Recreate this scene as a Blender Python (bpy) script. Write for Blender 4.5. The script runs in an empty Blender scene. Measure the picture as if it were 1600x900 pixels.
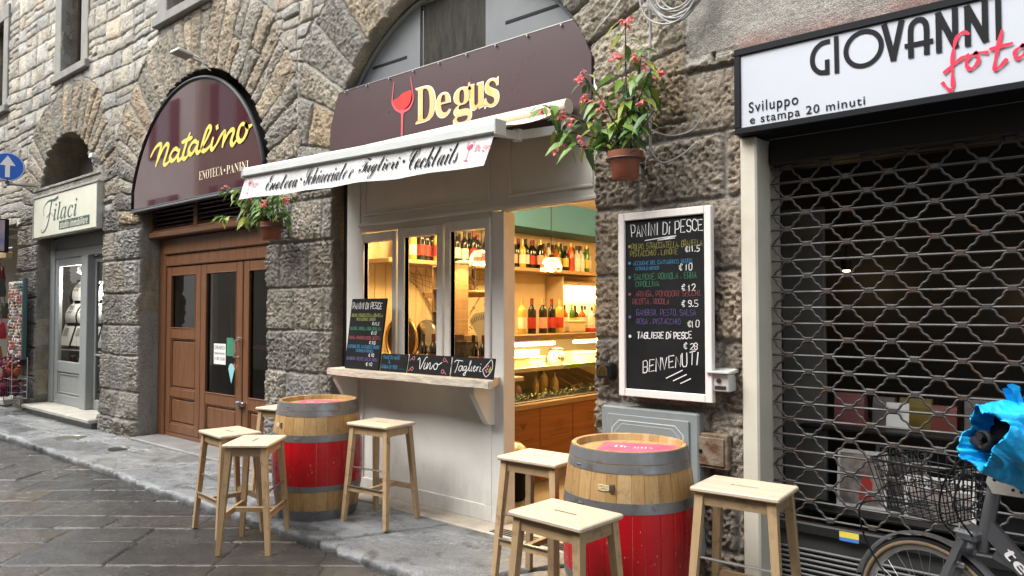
import bpy, math, random
import numpy as np
from mathutils import Vector, Matrix
random.seed(11)
SC = bpy.context.scene
COL = SC.collection
PI = math.pi
R = math.radians
W = 3.95            # mean plane of the stone facade (the street runs along x, the facade faces -y)

# ------------------------------------------------------------------ camera, sky, sun, exposure
F_PX, CAM_H = 1155.0, 1.6
yaw, pitch = math.atan(1360 / F_PX), math.atan(38 / F_PX)
cam = bpy.data.objects.new('camera', bpy.data.cameras.new('camera'))
COL.objects.link(cam)
cam.location = (0, 0, CAM_H)
fwd = Vector((-math.cos(yaw) * math.cos(pitch), math.sin(yaw) * math.cos(pitch), math.sin(pitch)))
cam.rotation_euler = fwd.to_track_quat('-Z', 'Y').to_euler()
cam.data.sensor_width = 36
cam.data.lens = F_PX / 1600 * 36
cam.data.clip_start = 0.05
cam.data.clip_end = 500
SC.camera = cam

SUN_EL, SUN_AZ = 55, 212      # degrees; overcast, over the roofs across the street
world = bpy.data.worlds.new('World')
SC.world = world
world.use_nodes = True
wn = world.node_tree
sky = wn.nodes.new('ShaderNodeTexSky')
sky.sky_type = 'NISHITA'
sky.sun_disc = False
sky.sun_elevation = R(SUN_EL)
sky.sun_rotation = R(SUN_AZ)
sky.air_density = 1.0
sky.dust_density = 3.0
hs = wn.nodes.new('ShaderNodeHueSaturation')
hs.inputs['Saturation'].default_value = 0.22
wn.links.new(sky.outputs[0], hs.inputs['Color'])
wn.links.new(hs.outputs[0], wn.nodes['Background'].inputs['Color'])
wn.nodes['Background'].inputs['Strength'].default_value = 0.15
sun = bpy.data.objects.new('sun', bpy.data.lights.new('sun', 'SUN'))
COL.objects.link(sun)
sun.data.energy = 1.3
sun.data.angle = R(40)
sun.data.color = (1.0, 0.97, 0.92)
az = R(SUN_AZ)
sdir = Vector((math.sin(az) * math.cos(R(SUN_EL)), math.cos(az) * math.cos(R(SUN_EL)), math.sin(R(SUN_EL))))
sun.rotation_euler = (-sdir).to_track_quat('-Z', 'Y').to_euler()
sun.location = (0, 0, 20)
SC.view_settings.view_transform = 'Standard'
SC.view_settings.look = 'None'
SC.view_settings.gamma = 1
SC.view_settings.use_curve_mapping = False
SC.view_settings.exposure = 1.66
SC.render.engine = 'CYCLES'
SC.cycles.use_denoising = True
SC.cycles.max_bounces = 8
SC.cycles.transparent_max_bounces = 12
SC.cycles.caustics_reflective = False
SC.cycles.caustics_refractive = False
SC.cycles.sample_clamp_indirect = 4

# ------------------------------------------------------------------ helpers: objects
def tag(o, label=None, cat=None, group=None, kind=None):
    if label: o['label'] = label
    if cat: o['category'] = cat
    if group: o['group'] = group
    if kind: o['kind'] = kind
    return o

def thing(name, label, cat, loc=(0, 0, 0), rz=0.0, group=None):
    o = bpy.data.objects.new(name, None)
    o.empty_display_size = 0.1
    COL.objects.link(o)
    o.location = loc
    o.rotation_euler = (0, 0, rz)
    return tag(o, label, cat, group)

def kids(o):
    return [c for c in bpy.data.objects if c.parent == o]

def copy_tree(o, parent=None):
    c = o.copy()
    COL.objects.link(c)
    if parent is not None:
        c.parent = parent
    for ch in kids(o):
        copy_tree(ch, c)
    return c

class MB:
    """collects shapes for one mesh object"""
    def __init__(s):
        s.v, s.f, s.m = [], [], []
        s.mat = 0
    def add(s, vs, fs):
        n = len(s.v)
        s.v += [tuple(p) for p in vs]
        for f in fs:
            s.f.append(tuple(i + n for i in f)); s.m.append(s.mat)
    def box(s, x0, x1, y0, y1, z0, z1):
        s.add([(x0, y0, z0), (x1, y0, z0), (x1, y1, z0), (x0, y1, z0), (x0, y0, z1), (x1, y0, z1), (x1, y1, z1), (x0, y1, z1)],
              [(0, 3, 2, 1), (4, 5, 6, 7), (0, 1, 5, 4), (1, 2, 6, 5), (2, 3, 7, 6), (3, 0, 4, 7)])
    def bbox(s, x0, x1, y0, y1, z0, z1, b=0.006):
        """box with chamfered edges"""
        b = min(b, (x1 - x0) * .45, (y1 - y0) * .45, (z1 - z0) * .45)
        vs, key = [], {}
        X, Y, Zc = (x0, x1), (y0, y1), (z0, z1)
        sg = (1, -1)
        for i in (0, 1):
            for j in (0, 1):
                for k in (0, 1):
                    p = (X[i], Y[j], Zc[k]); q = (sg[i] * b, sg[j] * b, sg[k] * b)
                    for a in range(3):
                        r = [p[t] + (0 if t == a else q[t]) for t in range(3)]
                        key[(i, j, k, a)] = len(vs); vs.append(tuple(r))
        fs = []
        for a in range(3):
            o1, o2 = [(1, 2), (2, 0), (0, 1)][a]
            for e in (0, 1):
                def kk(u, w):
                    t = [0, 0, 0]; t[a] = e; t[o1] = u; t[o2] = w
                    return key[(t[0], t[1], t[2], a)]
                q = [kk(0, 0), kk(1, 0), kk(1, 1), kk(0, 1)]
                fs.append(tuple(q if e else q[::-1]))
        for a in range(3):
            o1, o2 = [(1, 2), (2, 0), (0, 1)][a]
            for u in (0, 1):
                for w in (0, 1):
                    def kk(e, fa):
                        t = [0, 0, 0]; t[a] = e; t[o1] = u; t[o2] = w
                        return key[(t[0], t[1], t[2], fa)]
                    fs.append((kk(0, o1), kk(1, o1), kk(1, o2), kk(0, o2)))
        for i in (0, 1):
            for j in (0, 1):
                for k in (0, 1):
                    fs.append((key[(i, j, k, 0)], key[(i, j, k, 1)], key[(i, j, k, 2)]))
        s.add(vs, fs)
    def beam(s, p, q, w, h, w2=None, h2=None, up=(0, 0, 1)):
        """rectangular bar from p to q"""
        p, q = Vector(p), Vector(q)
        d = (q - p).normalized()
        u = Vector(up)
        if abs(d.dot(u)) > .95: u = Vector((0, 1, 0))
        a = d.cross(u).normalized(); b = a.cross(d)
        w2 = w if w2 is None else w2; h2 = h if h2 is None else h2
        vs = []
        for c, ww, hh in ((p, w, h), (q, w2, h2)):
            for sx, sy in ((-1, -1), (1, -1), (1, 1), (-1, 1)):
                vs.append(c + a * sx * ww / 2 + b * sy * hh / 2)
        s.add(vs, [(3, 2, 1, 0), (4, 5, 6, 7), (0, 1, 5, 4), (1, 2, 6, 5), (2, 3, 7, 6), (3, 0, 4, 7)])
    def tube(s, pts, r, n=8, closed=False, caps=True):
        pts = [Vector(p) for p in pts]
        m = len(pts)
        rs = r if isinstance(r, (list, tuple)) else [r] * m
        prev = None
        vs = []
        for i, p in enumerate(pts):
            if closed:
                d = pts[(i + 1) % m] - pts[i - 1]
            else:
                d = pts[min(i + 1, m - 1)] - pts[max(i - 1, 0)]
            if d.length < 1e-9: d = Vector((0, 0, 1))
            d.normalize()
            if prev is None:
                u = Vector((0, 0, 1)) if abs(d.z) < .9 else Vector((1, 0, 0))
                a = d.cross(u).normalized()
            else:
                a = prev - d * prev.dot(d)
                if a.length < 1e-6: a = d.orthogonal()
                a.normalize()
            prev = a
            b = d.cross(a)
            for k in range(n):
                t = 2 * PI * k / n
                vs.append(p + (a * math.cos(t) + b * math.sin(t)) * rs[i])
        fs = []
        for i in range(m if closed else m - 1):
            j = (i + 1) % m
            for k in range(n):
                l = (k + 1) % n
                fs.append((i * n + k, i * n + l, j * n + l, j * n + k))
        if caps and not closed:
            fs.append(tuple(range(n))[::-1]); fs.append(tuple((m - 1) * n + k for k in range(n)))
        s.add(vs, fs)
    def lathe(s, prof, n=24, c=(0, 0, 0), axis='z', cap0=True, cap1=True):
        vs, fs = [], []
        for r_, z in prof:
            for k in range(n):
                t = 2 * PI * k / n
                if axis == 'z': vs.append((c[0] + r_ * math.cos(t), c[1] + r_ * math.sin(t), c[2] + z))
                elif axis == 'y': vs.append((c[0] + r_ * math.cos(t), c[1] + z, c[2] - r_ * math.sin(t)))
                else: vs.append((c[0] + z, c[1] + r_ * math.cos(t), c[2] + r_ * math.sin(t)))
        m = len(prof)
        for i in range(m - 1):
            for k in range(n):
                l = (k + 1) % n
                fs.append((i * n + k, i * n + l, (i + 1) * n + l, (i + 1) * n + k))
        if cap0 and prof[0][0] > 1e-6: fs.append(tuple(range(n))[::-1])
        if cap1 and prof[-1][0] > 1e-6: fs.append(tuple((m - 1) * n + k for k in range(n)))
        s.add(vs, fs)
    def prism(s, poly, y0, y1):
        """polygon (x,z) list extruded between y0 and y1"""
        n = len(poly)
        vs = [(x, y0, z) for x, z in poly] + [(x, y1, z) for x, z in poly]
        fs = [tuple(range(n)), tuple(range(n, 2 * n))[::-1]]
        for i in range(n):
            j = (i + 1) % n
            fs.append((j, i, n + i, n + j))
        s.add(vs, fs)
    def prism_z(s, poly, z0, z1):
        n = len(poly)
        vs = [(x, y, z0) for x, y in poly] + [(x, y, z1) for x, y in poly]
        fs = [tuple(range(n))[::-1], tuple(range(n, 2 * n))]
        for i in range(n):
            j = (i + 1) % n
            fs.append((i, j, n + j, n + i))
        s.add(vs, fs)
    def prism_x(s, poly, x0, x1):
        n = len(poly)
        vs = [(x0, y, z) for y, z in poly] + [(x1, y, z) for y, z in poly]
        fs = [tuple(range(n))[::-1], tuple(range(n, 2 * n))]
        for i in range(n):
            j = (i + 1) % n
            fs.append((i, j, n + j, n + i))
        s.add(vs, fs)
    def ball(s, c, r, n=10, sz=1.0):
        s.lathe([(max(1e-7, r * math.sin(PI * i / n)), -r * sz * math.cos(PI * i / n)) for i in range(n + 1)], n + 2, c, cap0=False, cap1=False)
    def ribbon(s, pts, w, y=0.0, closed=False):
        """flat ribbon in the xz plane at depth y, facing -y; w: one width or a list"""
        m = len(pts)
        ws = w if isinstance(w, (list, tuple)) else [w] * m
        L, Rr = [], []
        for i, (x, z) in enumerate(pts):
            if closed:
                a, b = pts[i - 1], pts[(i + 1) % m]
            else:
                a, b = pts[max(0, i - 1)], pts[min(m - 1, i + 1)]
            dx, dz = b[0] - a[0], b[1] - a[1]
            l = math.hypot(dx, dz) or 1
            nx, nz = -dz / l, dx / l
            ext = (0, 0)
            if not closed and i == 0: ext = (-dx / l * ws[i] * .35, -dz / l * ws[i] * .35)
            if not closed and i == m - 1: ext = (dx / l * ws[i] * .35, dz / l * ws[i] * .35)
            L.append((x + nx * ws[i] / 2 + ext[0], y, z + nz * ws[i] / 2 + ext[1]))
            Rr.append((x - nx * ws[i] / 2 + ext[0], y, z - nz * ws[i] / 2 + ext[1]))
        vs = L + Rr
        fs = []
        for i in range(m if closed else m - 1):
            j = (i + 1) % m
            fs.append((i, m + i, m + j, j))
        s.add(vs, fs)
    def move(s, mtx, i0=0):
        for i in range(i0, len(s.v)):
            s.v[i] = tuple(mtx @ Vector(s.v[i]))
    def build(s, name, mats, parent=None, smooth=False, loc=None, angle=None):
        me = bpy.data.meshes.new(name)
        me.from_pydata([tuple(map(float, p)) for p in s.v], [], s.f)
        if not isinstance(mats, (list, tuple)): mats = [mats]
        for m in mats: me.materials.append(m)
        if len(mats) > 1:
            me.polygons.foreach_set('material_index', s.m)
        me.update()
        if smooth:
            me.shade_smooth()
            if angle is not None:
                me.set_sharp_from_angle(angle=R(angle))
        o = bpy.data.objects.new(name, me)
        COL.objects.link(o)
        if parent is not None: o.parent = parent
        if loc is not None: o.location = loc
        return o

def spline(pts, sub=8, closed=False):
    """Catmull-Rom through 2D or 3D points"""
    n = len(pts)
    out = []
    rng = n if closed else n - 1
    for i in range(rng):
        if closed:
            p0, p1, p2, p3 = pts[i - 1], pts[i], pts[(i + 1) % n], pts[(i + 2) % n]
        else:
            p0, p1, p2, p3 = pts[max(0, i - 1)], pts[i], pts[i + 1], pts[min(n - 1, i + 2)]
        for k in range(sub):
            t = k / sub
            out.append(tuple(.5 * (2 * b + (c - a) * t + (2 * a - 5 * b + 4 * c - d) * t * t + (3 * b - a - 3 * c + d) * t ** 3) for a, b, c, d in zip(p0, p1, p2, p3)))
    if not closed: out.append(tuple(pts[-1]))
    return out

# ------------------------------------------------------------------ helpers: materials
def mat(name, c=(.5, .5, .5), rough=.6, metal=0.0, c2=None, scale=8.0, detail=6.0, bump=0.0, bscale=60.0, spec=.5, stretch=None,
        emit=None, estr=0.0, rvar=0.0, trans=0.0, ior=1.45, alpha=1.0, coat=0.0, lo=.35, hi=.65, bdist=.01):
    m = bpy.data.materials.new(name)
    m.use_nodes = True
    nt = m.node_tree
    p = nt.nodes['Principled BSDF']
    p.inputs['Base Color'].default_value = (*c, 1)
    p.inputs['Roughness'].default_value = rough
    p.inputs['Metallic'].default_value = metal
    p.inputs['Specular IOR Level'].default_value = spec
    p.inputs['IOR'].default_value = ior
    p.inputs['Transmission Weight'].default_value = trans
    p.inputs['Alpha'].default_value = alpha
    p.inputs['Coat Weight'].default_value = coat
    if emit:
        p.inputs['Emission Color'].default_value = (*emit, 1)
        p.inputs['Emission Strength'].default_value = estr
    tc = None
    if c2 or bump or rvar:
        tc = nt.nodes.new('ShaderNodeTexCoord')
        vec = tc.outputs['Object']
        if stretch:
            mp = nt.nodes.new('ShaderNodeMapping')
            mp.inputs['Scale'].default_value = stretch
            nt.links.new(vec, mp.inputs['Vector']); vec = mp.outputs[0]
    if c2 or rvar:
        nz = nt.nodes.new('ShaderNodeTexNoise')
        nz.inputs['Scale'].default_value = scale
        nz.inputs['Detail'].default_value = detail
        nz.inputs['Roughness'].default_value = .62
        nt.links.new(vec, nz.inputs['Vector'])
    if c2:
        rp = nt.nodes.new('ShaderNodeValToRGB')
        rp.color_ramp.elements[0].position = lo; rp.color_ramp.elements[0].color = (*c, 1)
        rp.color_ramp.elements[1].position = hi; rp.color_ramp.elements[1].color = (*c2, 1)
        nt.links.new(nz.outputs['Fac'], rp.inputs['Fac'])
        nt.links.new(rp.outputs[0], p.inputs['Base Color'])
    if rvar:
        mr = nt.nodes.new('ShaderNodeMapRange')
        mr.inputs['From Min'].default_value = .3; mr.inputs['From Max'].default_value = .7
        mr.inputs['To Min'].default_value = max(0.02, rough - rvar); mr.inputs['To Max'].default_value = min(1, rough + rvar)
        nt.links.new(nz.outputs['Fac'], mr.inputs['Value'])
        nt.links.new(mr.outputs[0], p.inputs['Roughness'])
    if bump:
        nb = nt.nodes.new('ShaderNodeTexNoise')
        nb.inputs['Scale'].default_value = bscale
        nb.inputs['Detail'].default_value = 5
        nt.links.new(vec, nb.inputs['Vector'])
        bp = nt.nodes.new('ShaderNodeBump')
        bp.inputs['Strength'].default_value = bump
        bp.inputs['Distance'].default_value = bdist
        nt.links.new(nb.outputs['Fac'], bp.inputs['Height'])
        nt.links.new(bp.outputs[0], p.inputs['Normal'])
    return m

def wood(name, c, c2, along='z', scale=3.0, rough=.5, grain=22.0, bump=.12):
    st = {'z': (grain, grain, 1.2), 'x': (1.2, grain, grain), 'y': (grain, 1.2, grain)}[along]
    return mat(name, c, rough, c2=c2, scale=scale, detail=8, stretch=st, bump=bump, bscale=scale * 2.5, rvar=.12, lo=.3, hi=.72, bdist=.004)

def glass(name, tint=(1, 1, 1), refl=.9, rough=0.01):
    """thin pane: clear, with fresnel reflections of the street"""
    m = bpy.data.materials.new(name)
    m.use_nodes = True
    nt = m.node_tree
    nt.nodes.remove(nt.nodes['Principled BSDF'])
    out = nt.nodes['Material Output']
    tr = nt.nodes.new('ShaderNodeBsdfTransparent'); tr.inputs[0].default_value = (*tint, 1)
    gl = nt.nodes.new('ShaderNodeBsdfGlossy'); gl.inputs['Roughness'].default_value = rough
    gl.inputs['Color'].default_value = (refl, refl, refl, 1)
    fr = nt.nodes.new('ShaderNodeFresnel'); fr.inputs[0].default_value = 1.5
    mx = nt.nodes.new('ShaderNodeMixShader')
    mul = nt.nodes.new('ShaderNodeMath'); mul.operation = 'MULTIPLY'; mul.inputs[1].default_value = 1.8; mul.use_clamp = True
    nt.links.new(fr.outputs[0], mul.inputs[0])
    nt.links.new(mul.outputs[0], mx.inputs[0]); nt.links.new(tr.outputs[0], mx.inputs[1]); nt.links.new(gl.outputs[0], mx.inputs[2])
    nt.links.new(mx.outputs[0], out.inputs[0])
    return m

def vcol_mat(name, rough, rlo=None, nscale=25.0, bump=.5, bscale=90.0, bdist=.01, amount=.35, speck=.25, spec=.5):
    """stone whose colour comes stone by stone from the mesh's own colour layer, with grain on top"""
    m = bpy.data.materials.new(name)
    m.use_nodes = True
    nt = m.node_tree
    p = nt.nodes['Principled BSDF']
    p.inputs['Specular IOR Level'].default_value = spec
    at = nt.nodes.new('ShaderNodeAttribute'); at.attribute_name = 'Col'
    tc = nt.nodes.new('ShaderNodeTexCoord')
    n1 = nt.nodes.new('ShaderNodeTexNoise'); n1.inputs['Scale'].default_value = nscale; n1.inputs['Detail'].default_value = 9; n1.inputs['Roughness'].default_value = .7
    nt.links.new(tc.outputs['Object'], n1.inputs['Vector'])
    mr = nt.nodes.new('ShaderNodeMapRange'); mr.inputs['From Min'].default_value = .25; mr.inputs['From Max'].default_value = .75
    mr.inputs['To Min'].default_value = 1 - amount; mr.inputs['To Max'].default_value = 1 + amount
    nt.links.new(n1.outputs['Fac'], mr.inputs['Value'])
    mx = nt.nodes.new('ShaderNodeVectorMath'); mx.operation = 'SCALE'
    n4 = nt.nodes.new('ShaderNodeTexNoise'); n4.inputs['Scale'].default_value = nscale * 3.6; n4.inputs['Detail'].default_value = 4; n4.inputs['Roughness'].default_value = .6
    nt.links.new(tc.outputs['Object'], n4.inputs['Vector'])
    m4 = nt.nodes.new('ShaderNodeMapRange'); m4.inputs['From Min'].default_value = .36; m4.inputs['From Max'].default_value = .62
    m4.inputs['To Min'].default_value = 1 - speck; m4.inputs['To Max'].default_value = 1 + speck * .6
    nt.links.new(n4.outputs['Fac'], m4.inputs['Value'])
    mm = nt.nodes.new('ShaderNodeMath'); mm.operation = 'MULTIPLY'
    nt.links.new(mr.outputs[0], mm.inputs[0]); nt.links.new(m4.outputs[0], mm.inputs[1])
    nt.links.new(at.outputs['Color'], mx.inputs[0]); nt.links.new(mm.outputs[0], mx.inputs['Scale'])
    nt.links.new(mx.outputs[0], p.inputs['Base Color'])
    n2 = nt.nodes.new('ShaderNodeTexNoise'); n2.inputs['Scale'].default_value = bscale; n2.inputs['Detail'].default_value = 7; n2.inputs['Roughness'].default_value = .65
    nt.links.new(tc.outputs['Object'], n2.inputs['Vector'])
    bp = nt.nodes.new('ShaderNodeBump'); bp.inputs['Strength'].default_value = bump; bp.inputs['Distance'].default_value = bdist
    nt.links.new(n2.outputs['Fac'], bp.inputs['Height']); nt.links.new(bp.outputs[0], p.inputs['Normal'])
    p.inputs['Roughness'].default_value = rough
    if rlo is not None:
        n3 = nt.nodes.new('ShaderNodeTexNoise'); n3.inputs['Scale'].default_value = 2.6; n3.inputs['Detail'].default_value = 8; n3.inputs['Roughness'].default_value = .65
        nt.links.new(tc.outputs['Object'], n3.inputs['Vector'])
        r2 = nt.nodes.new('ShaderNodeMapRange'); r2.inputs['From Min'].default_value = .38; r2.inputs['From Max'].default_value = .62
        r2.inputs['To Min'].default_value = rlo; r2.inputs['To Max'].default_value = rough
        nt.links.new(n3.outputs['Fac'], r2.inputs['Value']); nt.links.new(r2.outputs[0], p.inputs['Roughness'])
    return m
# ------------------------------------------------------------------ helpers: lettering
HOLES = {0x1D4D0: {}, 0x1D434: {'h': 0x210E},
         0x1D49C: {'B': 0x212C, 'E': 0x2130, 'F': 0x2131, 'H': 0x210B, 'I': 0x2110, 'L': 0x2112, 'M': 0x2133, 'R': 0x211B, 'e': 0x212F, 'g': 0x210A, 'o': 0x2134}}
STYLES = {'sans': None, 'serif_bold': 0x1D400, 'italic': 0x1D434, 'bold_italic': 0x1D468, 'script': 0x1D49C, 'script_bold': 0x1D4D0, 'sans_bold': 0x1D5D4, 'sans_bold_italic': 0x1D63C}

def styled(s, style):
    base = STYLES[style]
    if base is None: return s
    out = ''
    for c in s:
        if c in HOLES.get(base, {}): out += chr(HOLES[base][c])
        elif 'A' <= c <= 'Z': out += chr(base + ord(c) - 65)
        elif 'a' <= c <= 'z': out += chr(base + 26 + ord(c) - 97)
        else: out += c
    return out

def text_geo(s, style='sans', space=1.0, offset=0.0, shear=0.0):
    """outline lettering as (verts2d, faces), bounding box normalised to start at 0,0"""
    c = bpy.data.curves.new('lettering', 'FONT')
    c.body = styled(s, style); c.size = 1.0; c.space_character = space; c.offset = offset; c.shear = shear
    c.resolution_u = 4
    o = bpy.data.objects.new('lettering', c)
    COL.objects.link(o)
    dg = bpy.context.evaluated_depsgraph_get()
    me = bpy.data.meshes.new_from_object(o.evaluated_get(dg))
    vs = [(v.co.x, v.co.y) for v in me.vertices]
    fs = [tuple(p.vertices) for p in me.polygons]
    bpy.data.objects.remove(o); bpy.data.curves.remove(c); bpy.data.meshes.remove(me)
    x0 = min(p[0] for p in vs); z0 = min(p[1] for p in vs)
    vs = [(a - x0, b - z0) for a, b in vs]
    return vs, fs, max(p[0] for p in vs), max(p[1] for p in vs)

def put_text(mb, s, x0, z0, x1, z1, y, style='sans', **k):
    """lettering fitted to the rectangle x0..x1, z0..z1 on a plane at y, readable from -y"""
    vs, fs, w, h = text_geo(s, style, **k)
    sx, sz = (x1 - x0) / w, (z1 - z0) / h
    mb.add([(x0 + a * sx, y, z0 + b * sz) for a, b in vs], fs)

# a single-stroke hand for chalk: strokes on a 4 x 6 grid
HAND = {
 'A': ['00 26 40', '12 32'], 'B': ['00 06 36 45 43 13', '33 42 41 30 00'], 'C': ['45 36 16 05 01 10 30 41'], 'D': ['00 06 26 45 41 20 00'],
 'E': ['40 00 06 46', '03 33'], 'F': ['00 06 46', '03 33'], 'G': ['45 36 16 05 01 10 30 41 43 23'], 'H': ['00 06', '40 46', '03 43'],
 'I': ['20 26'], 'J': ['36 31 20 10 01'], 'K': ['00 06', '46 03 40'], 'L': ['06 00 40'], 'M': ['00 06 23 46 40'], 'N': ['00 06 40 46'],
 'O': ['16 05 01 10 30 41 45 36 16'], 'P': ['00 06 36 45 43 32 02'], 'Q': ['16 05 01 10 30 41 45 36 16', '22 40'], 'R': ['00 06 36 45 43 32 02', '22 40'],
 'S': ['45 36 16 05 04 13 33 42 41 30 10 01'], 'T': ['06 46', '26 20'], 'U': ['06 01 10 30 41 46'], 'V': ['06 20 46'], 'W': ['06 10 24 30 46'],
 'X': ['00 46', '06 40'], 'Y': ['06 23 46', '23 20'], 'Z': ['06 46 00 40'], '0': ['16 05 01 10 30 41 45 36 16'], '1': ['14 26 20'],
 '2': ['05 16 36 45 44 00 40'], '3': ['06 46 23 33 42 41 30 10 01'], '5': ['46 06 03 33 42 41 30 00'], '8': ['13 04 05 16 36 45 44 33 13 02 01 10 30 41 42 33'],
 '9': ['42 23 04 05 16 36 45 41 30 10'], '4': ['30 36 02 42'], '6': ['45 26 03 01 10 30 41 42 33 03'], '7': ['06 46 10'], ',': ['11 00'], '.': ['10 11'], '&': ['40 05 16 26 25 02 10 20 42'],
 '€': ['45 36 26 14 12 20 30 41', '04 34', '02 32'], '-': ['03 43'], '_': ['00 40'],
 'i': ['20 24', '26 26.3'], ' ': []}

def chalk(mb, s, x0, z0, w, h, y, lw, seed=0, rise=0.0, jit=.07):
    """hand lettering: text s fitted into width w, cap height h"""
    rnd = random.Random(seed + len(s) * 7)
    adv = {' ': 3.2, 'I': 3.4, 'i': 3.2, '1': 4.4, ',': 3.0, '.': 2.6}
    tot = sum(adv.get(c, 5.6) for c in s)
    u = w / tot
    x = x0
    for c in s:
        dz = rnd.uniform(-.05, .05) * h
        sc = rnd.uniform(.92, 1.08)
        sl = rnd.uniform(-.06, .1)
        off = -1.3 if c in 'Ii1' else 0
        for st in HAND.get(c, HAND.get(c.upper(), [])):
            pts = []
            for q in st.split():
                a = float(q[0]); b = float(q[1:])
                a += off + rnd.uniform(-jit, jit) * 3; b += rnd.uniform(-jit, jit) * 3
                zz = b / 6 * h * sc
                pts.append((x + a * u + zz * sl, z0 + dz + zz + rise * (x + a * u - x0)))
            if len(pts) == 1: pts.append((pts[0][0] + lw, pts[0][1]))
            mb.ribbon(pts, lw * rnd.uniform(.85, 1.15), y)
        x += adv.get(c, 5.6) * u

# ------------------------------------------------------------------ helpers: noise on arrays
_tab = np.random.RandomState(5).rand(256, 256)

def vnoise(x, y, seed=0):
    x = x + seed * 17.31; y = y + seed * 9.77
    xi = np.floor(x).astype(int); yi = np.floor(y).astype(int)
    fx = x - xi; fy = y - yi
    fx = fx * fx * (3 - 2 * fx); fy = fy * fy * (3 - 2 * fy)
    a = _tab[xi & 255, yi & 255]; b = _tab[(xi + 1) & 255, yi & 255]
    c = _tab[xi & 255, (yi + 1) & 255]; d = _tab[(xi + 1) & 255, (yi + 1) & 255]
    return (a * (1 - fx) + b * fx) * (1 - fy) + (c * (1 - fx) + d * fx) * fy

def fbm(x, y, oct=4, seed=0, ridge=False):
    s = np.zeros_like(x, dtype=float); amp = .5; f = 1.0
    for o in range(oct):
        n = vnoise(x * f, y * f, seed + o * 3)
        if ridge: n = 1 - np.abs(2 * n - 1)
        s += amp * (n - .5); amp *= .5; f *= 2.03
    return s

def coursed(X, Z, seed, hr, wr, split=.0, z0=-.5, z1=12, x0=-80., x1=20.):
    """stone courses: returns a number for every stone and the distance to its nearest joint"""
    rng = np.random.RandomState(seed)
    zb = [z0]
    while zb[-1] < z1: zb.append(zb[-1] + rng.uniform(*hr))
    zb = np.array(zb)
    ri = np.clip(np.searchsorted(zb, Z) - 1, 0, len(zb) - 2)
    sid = np.zeros(X.shape, int); d = np.full(X.shape, 9.)
    for r in np.unique(ri):
        m = ri == r
        nj = int((x1 - x0) / wr[0]) + 2
        xb = x0 + np.cumsum(rng.uniform(wr[0], wr[1], nj)) - rng.uniform(0, wr[1])
        xs, zs = X[m], Z[m]
        xi = np.clip(np.searchsorted(xb, xs) - 1, 0, nj - 2)
        za = np.full(xs.shape, zb[r]); zc = np.full(xs.shape, zb[r + 1])
        q = r * 1000 + xi
        if split:
            fl = rng.rand(nj); cut = zb[r] + (zb[r + 1] - zb[r]) * rng.uniform(.35, .65, nj)
            sp = fl[xi] < split
            hi_ = sp & (zs > cut[xi]); lo_ = sp & ~hi_
            zc = np.where(lo_, cut[xi], zc); za = np.where(hi_, cut[xi], za)
            q = q * 2 + hi_
        else:
            q = q * 2
        sid[m] = q + seed * 7919
        d[m] = np.minimum(np.minimum(xs - xb[xi], xb[xi + 1] - xs), np.minimum(zs - za, zc - zs))
    return sid, np.maximum(d, 0)

def srand(sid, k):
    """a random number in 0..1 per stone"""
    h = (sid.astype(np.int64) * 2654435761 + k * 40503 * 977) & 0xFFFFFFFF
    h = ((h ^ (h >> 15)) * 2246822519) & 0xFFFFFFFF
    h = ((h ^ (h >> 13)) * 3266489917) & 0xFFFFFFFF
    return ((h ^ (h >> 16)) & 0xFFFFFF) / float(0x1000000)

def sstep(a, b, x):
    t = np.clip((x - a) / (b - a), 0, 1)
    return t * t * (3 - 2 * t)

def palette(sid, cols, k=0):
    cols = np.array(cols)
    i = np.minimum((srand(sid, 11 + k) * len(cols)).astype(int), len(cols) - 1)
    v = .8 + .4 * srand(sid, 12 + k)
    return cols[i] * v[..., None]

def grid_lines(breaks):
    """breaks: list of (position, step up to the next position)"""
    out = []
    for (a, st), (b, _) in zip(breaks[:-1], breaks[1:]):
        n = max(1, int(round((b - a) / st)))
        out += list(np.linspace(a, b, n, endpoint=False))
    out.append(breaks[-1][0])
    return np.array(out)

def mesh_from_arrays(name, verts, faces, mats, col=None, smooth=True, parent=None):
    me = bpy.data.meshes.new(name)
    nf = len(faces)
    me.vertices.add(len(verts)); me.vertices.foreach_set('co', np.asarray(verts, np.float32).ravel())
    me.loops.add(nf * 4); me.loops.foreach_set('vertex_index', np.asarray(faces, np.int32).ravel())
    me.polygons.add(nf)
    me.polygons.foreach_set('loop_start', np.arange(0, nf * 4, 4, dtype=np.int32))
    me.update(calc_edges=True)
    if smooth: me.polygons.foreach_set('use_smooth', np.ones(nf, bool))
    if col is not None:
        a = me.color_attributes.new('Col', 'FLOAT_COLOR', 'POINT')
        c4 = np.ones((len(verts), 4), np.float32); c4[:, :3] = col
        a.data.foreach_set('color', c4.ravel())
    me.validate()
    me.materials.append(mats)
    o = bpy.data.objects.new(name, me)
    COL.objects.link(o)
    if parent is not None: o.parent = parent
    return o

# ------------------------------------------------------------------ the stone building: one facade, built stone by stone
ARCH = dict(nat=(-7.95, 2.68, 1.6, 1.5, 2.32), deg=(-4.035, 2.72, 1.48, 1.395, 2.25), fil=(-11.8, 3.07, 1.13, 1.09, 1.86))   # cx, cz, r, half width, outer r
FIL_X0, FIL_X1 = -12.98, -10.42
PH_X0 = -1.67      # the photo shop opening starts here
WINS = [(-15.6, -14.72, 5.12, 6.6), (-12.02, -11.24, 5.12, 6.6), (-8.62, -7.84, 5.12, 6.6), (-5.2, -4.4, 5.12, 6.6), (-1.8, -1.0, 5.12, 6.6)]
SHOP_X1 = -13.9     # the leather shop ends here

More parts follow.
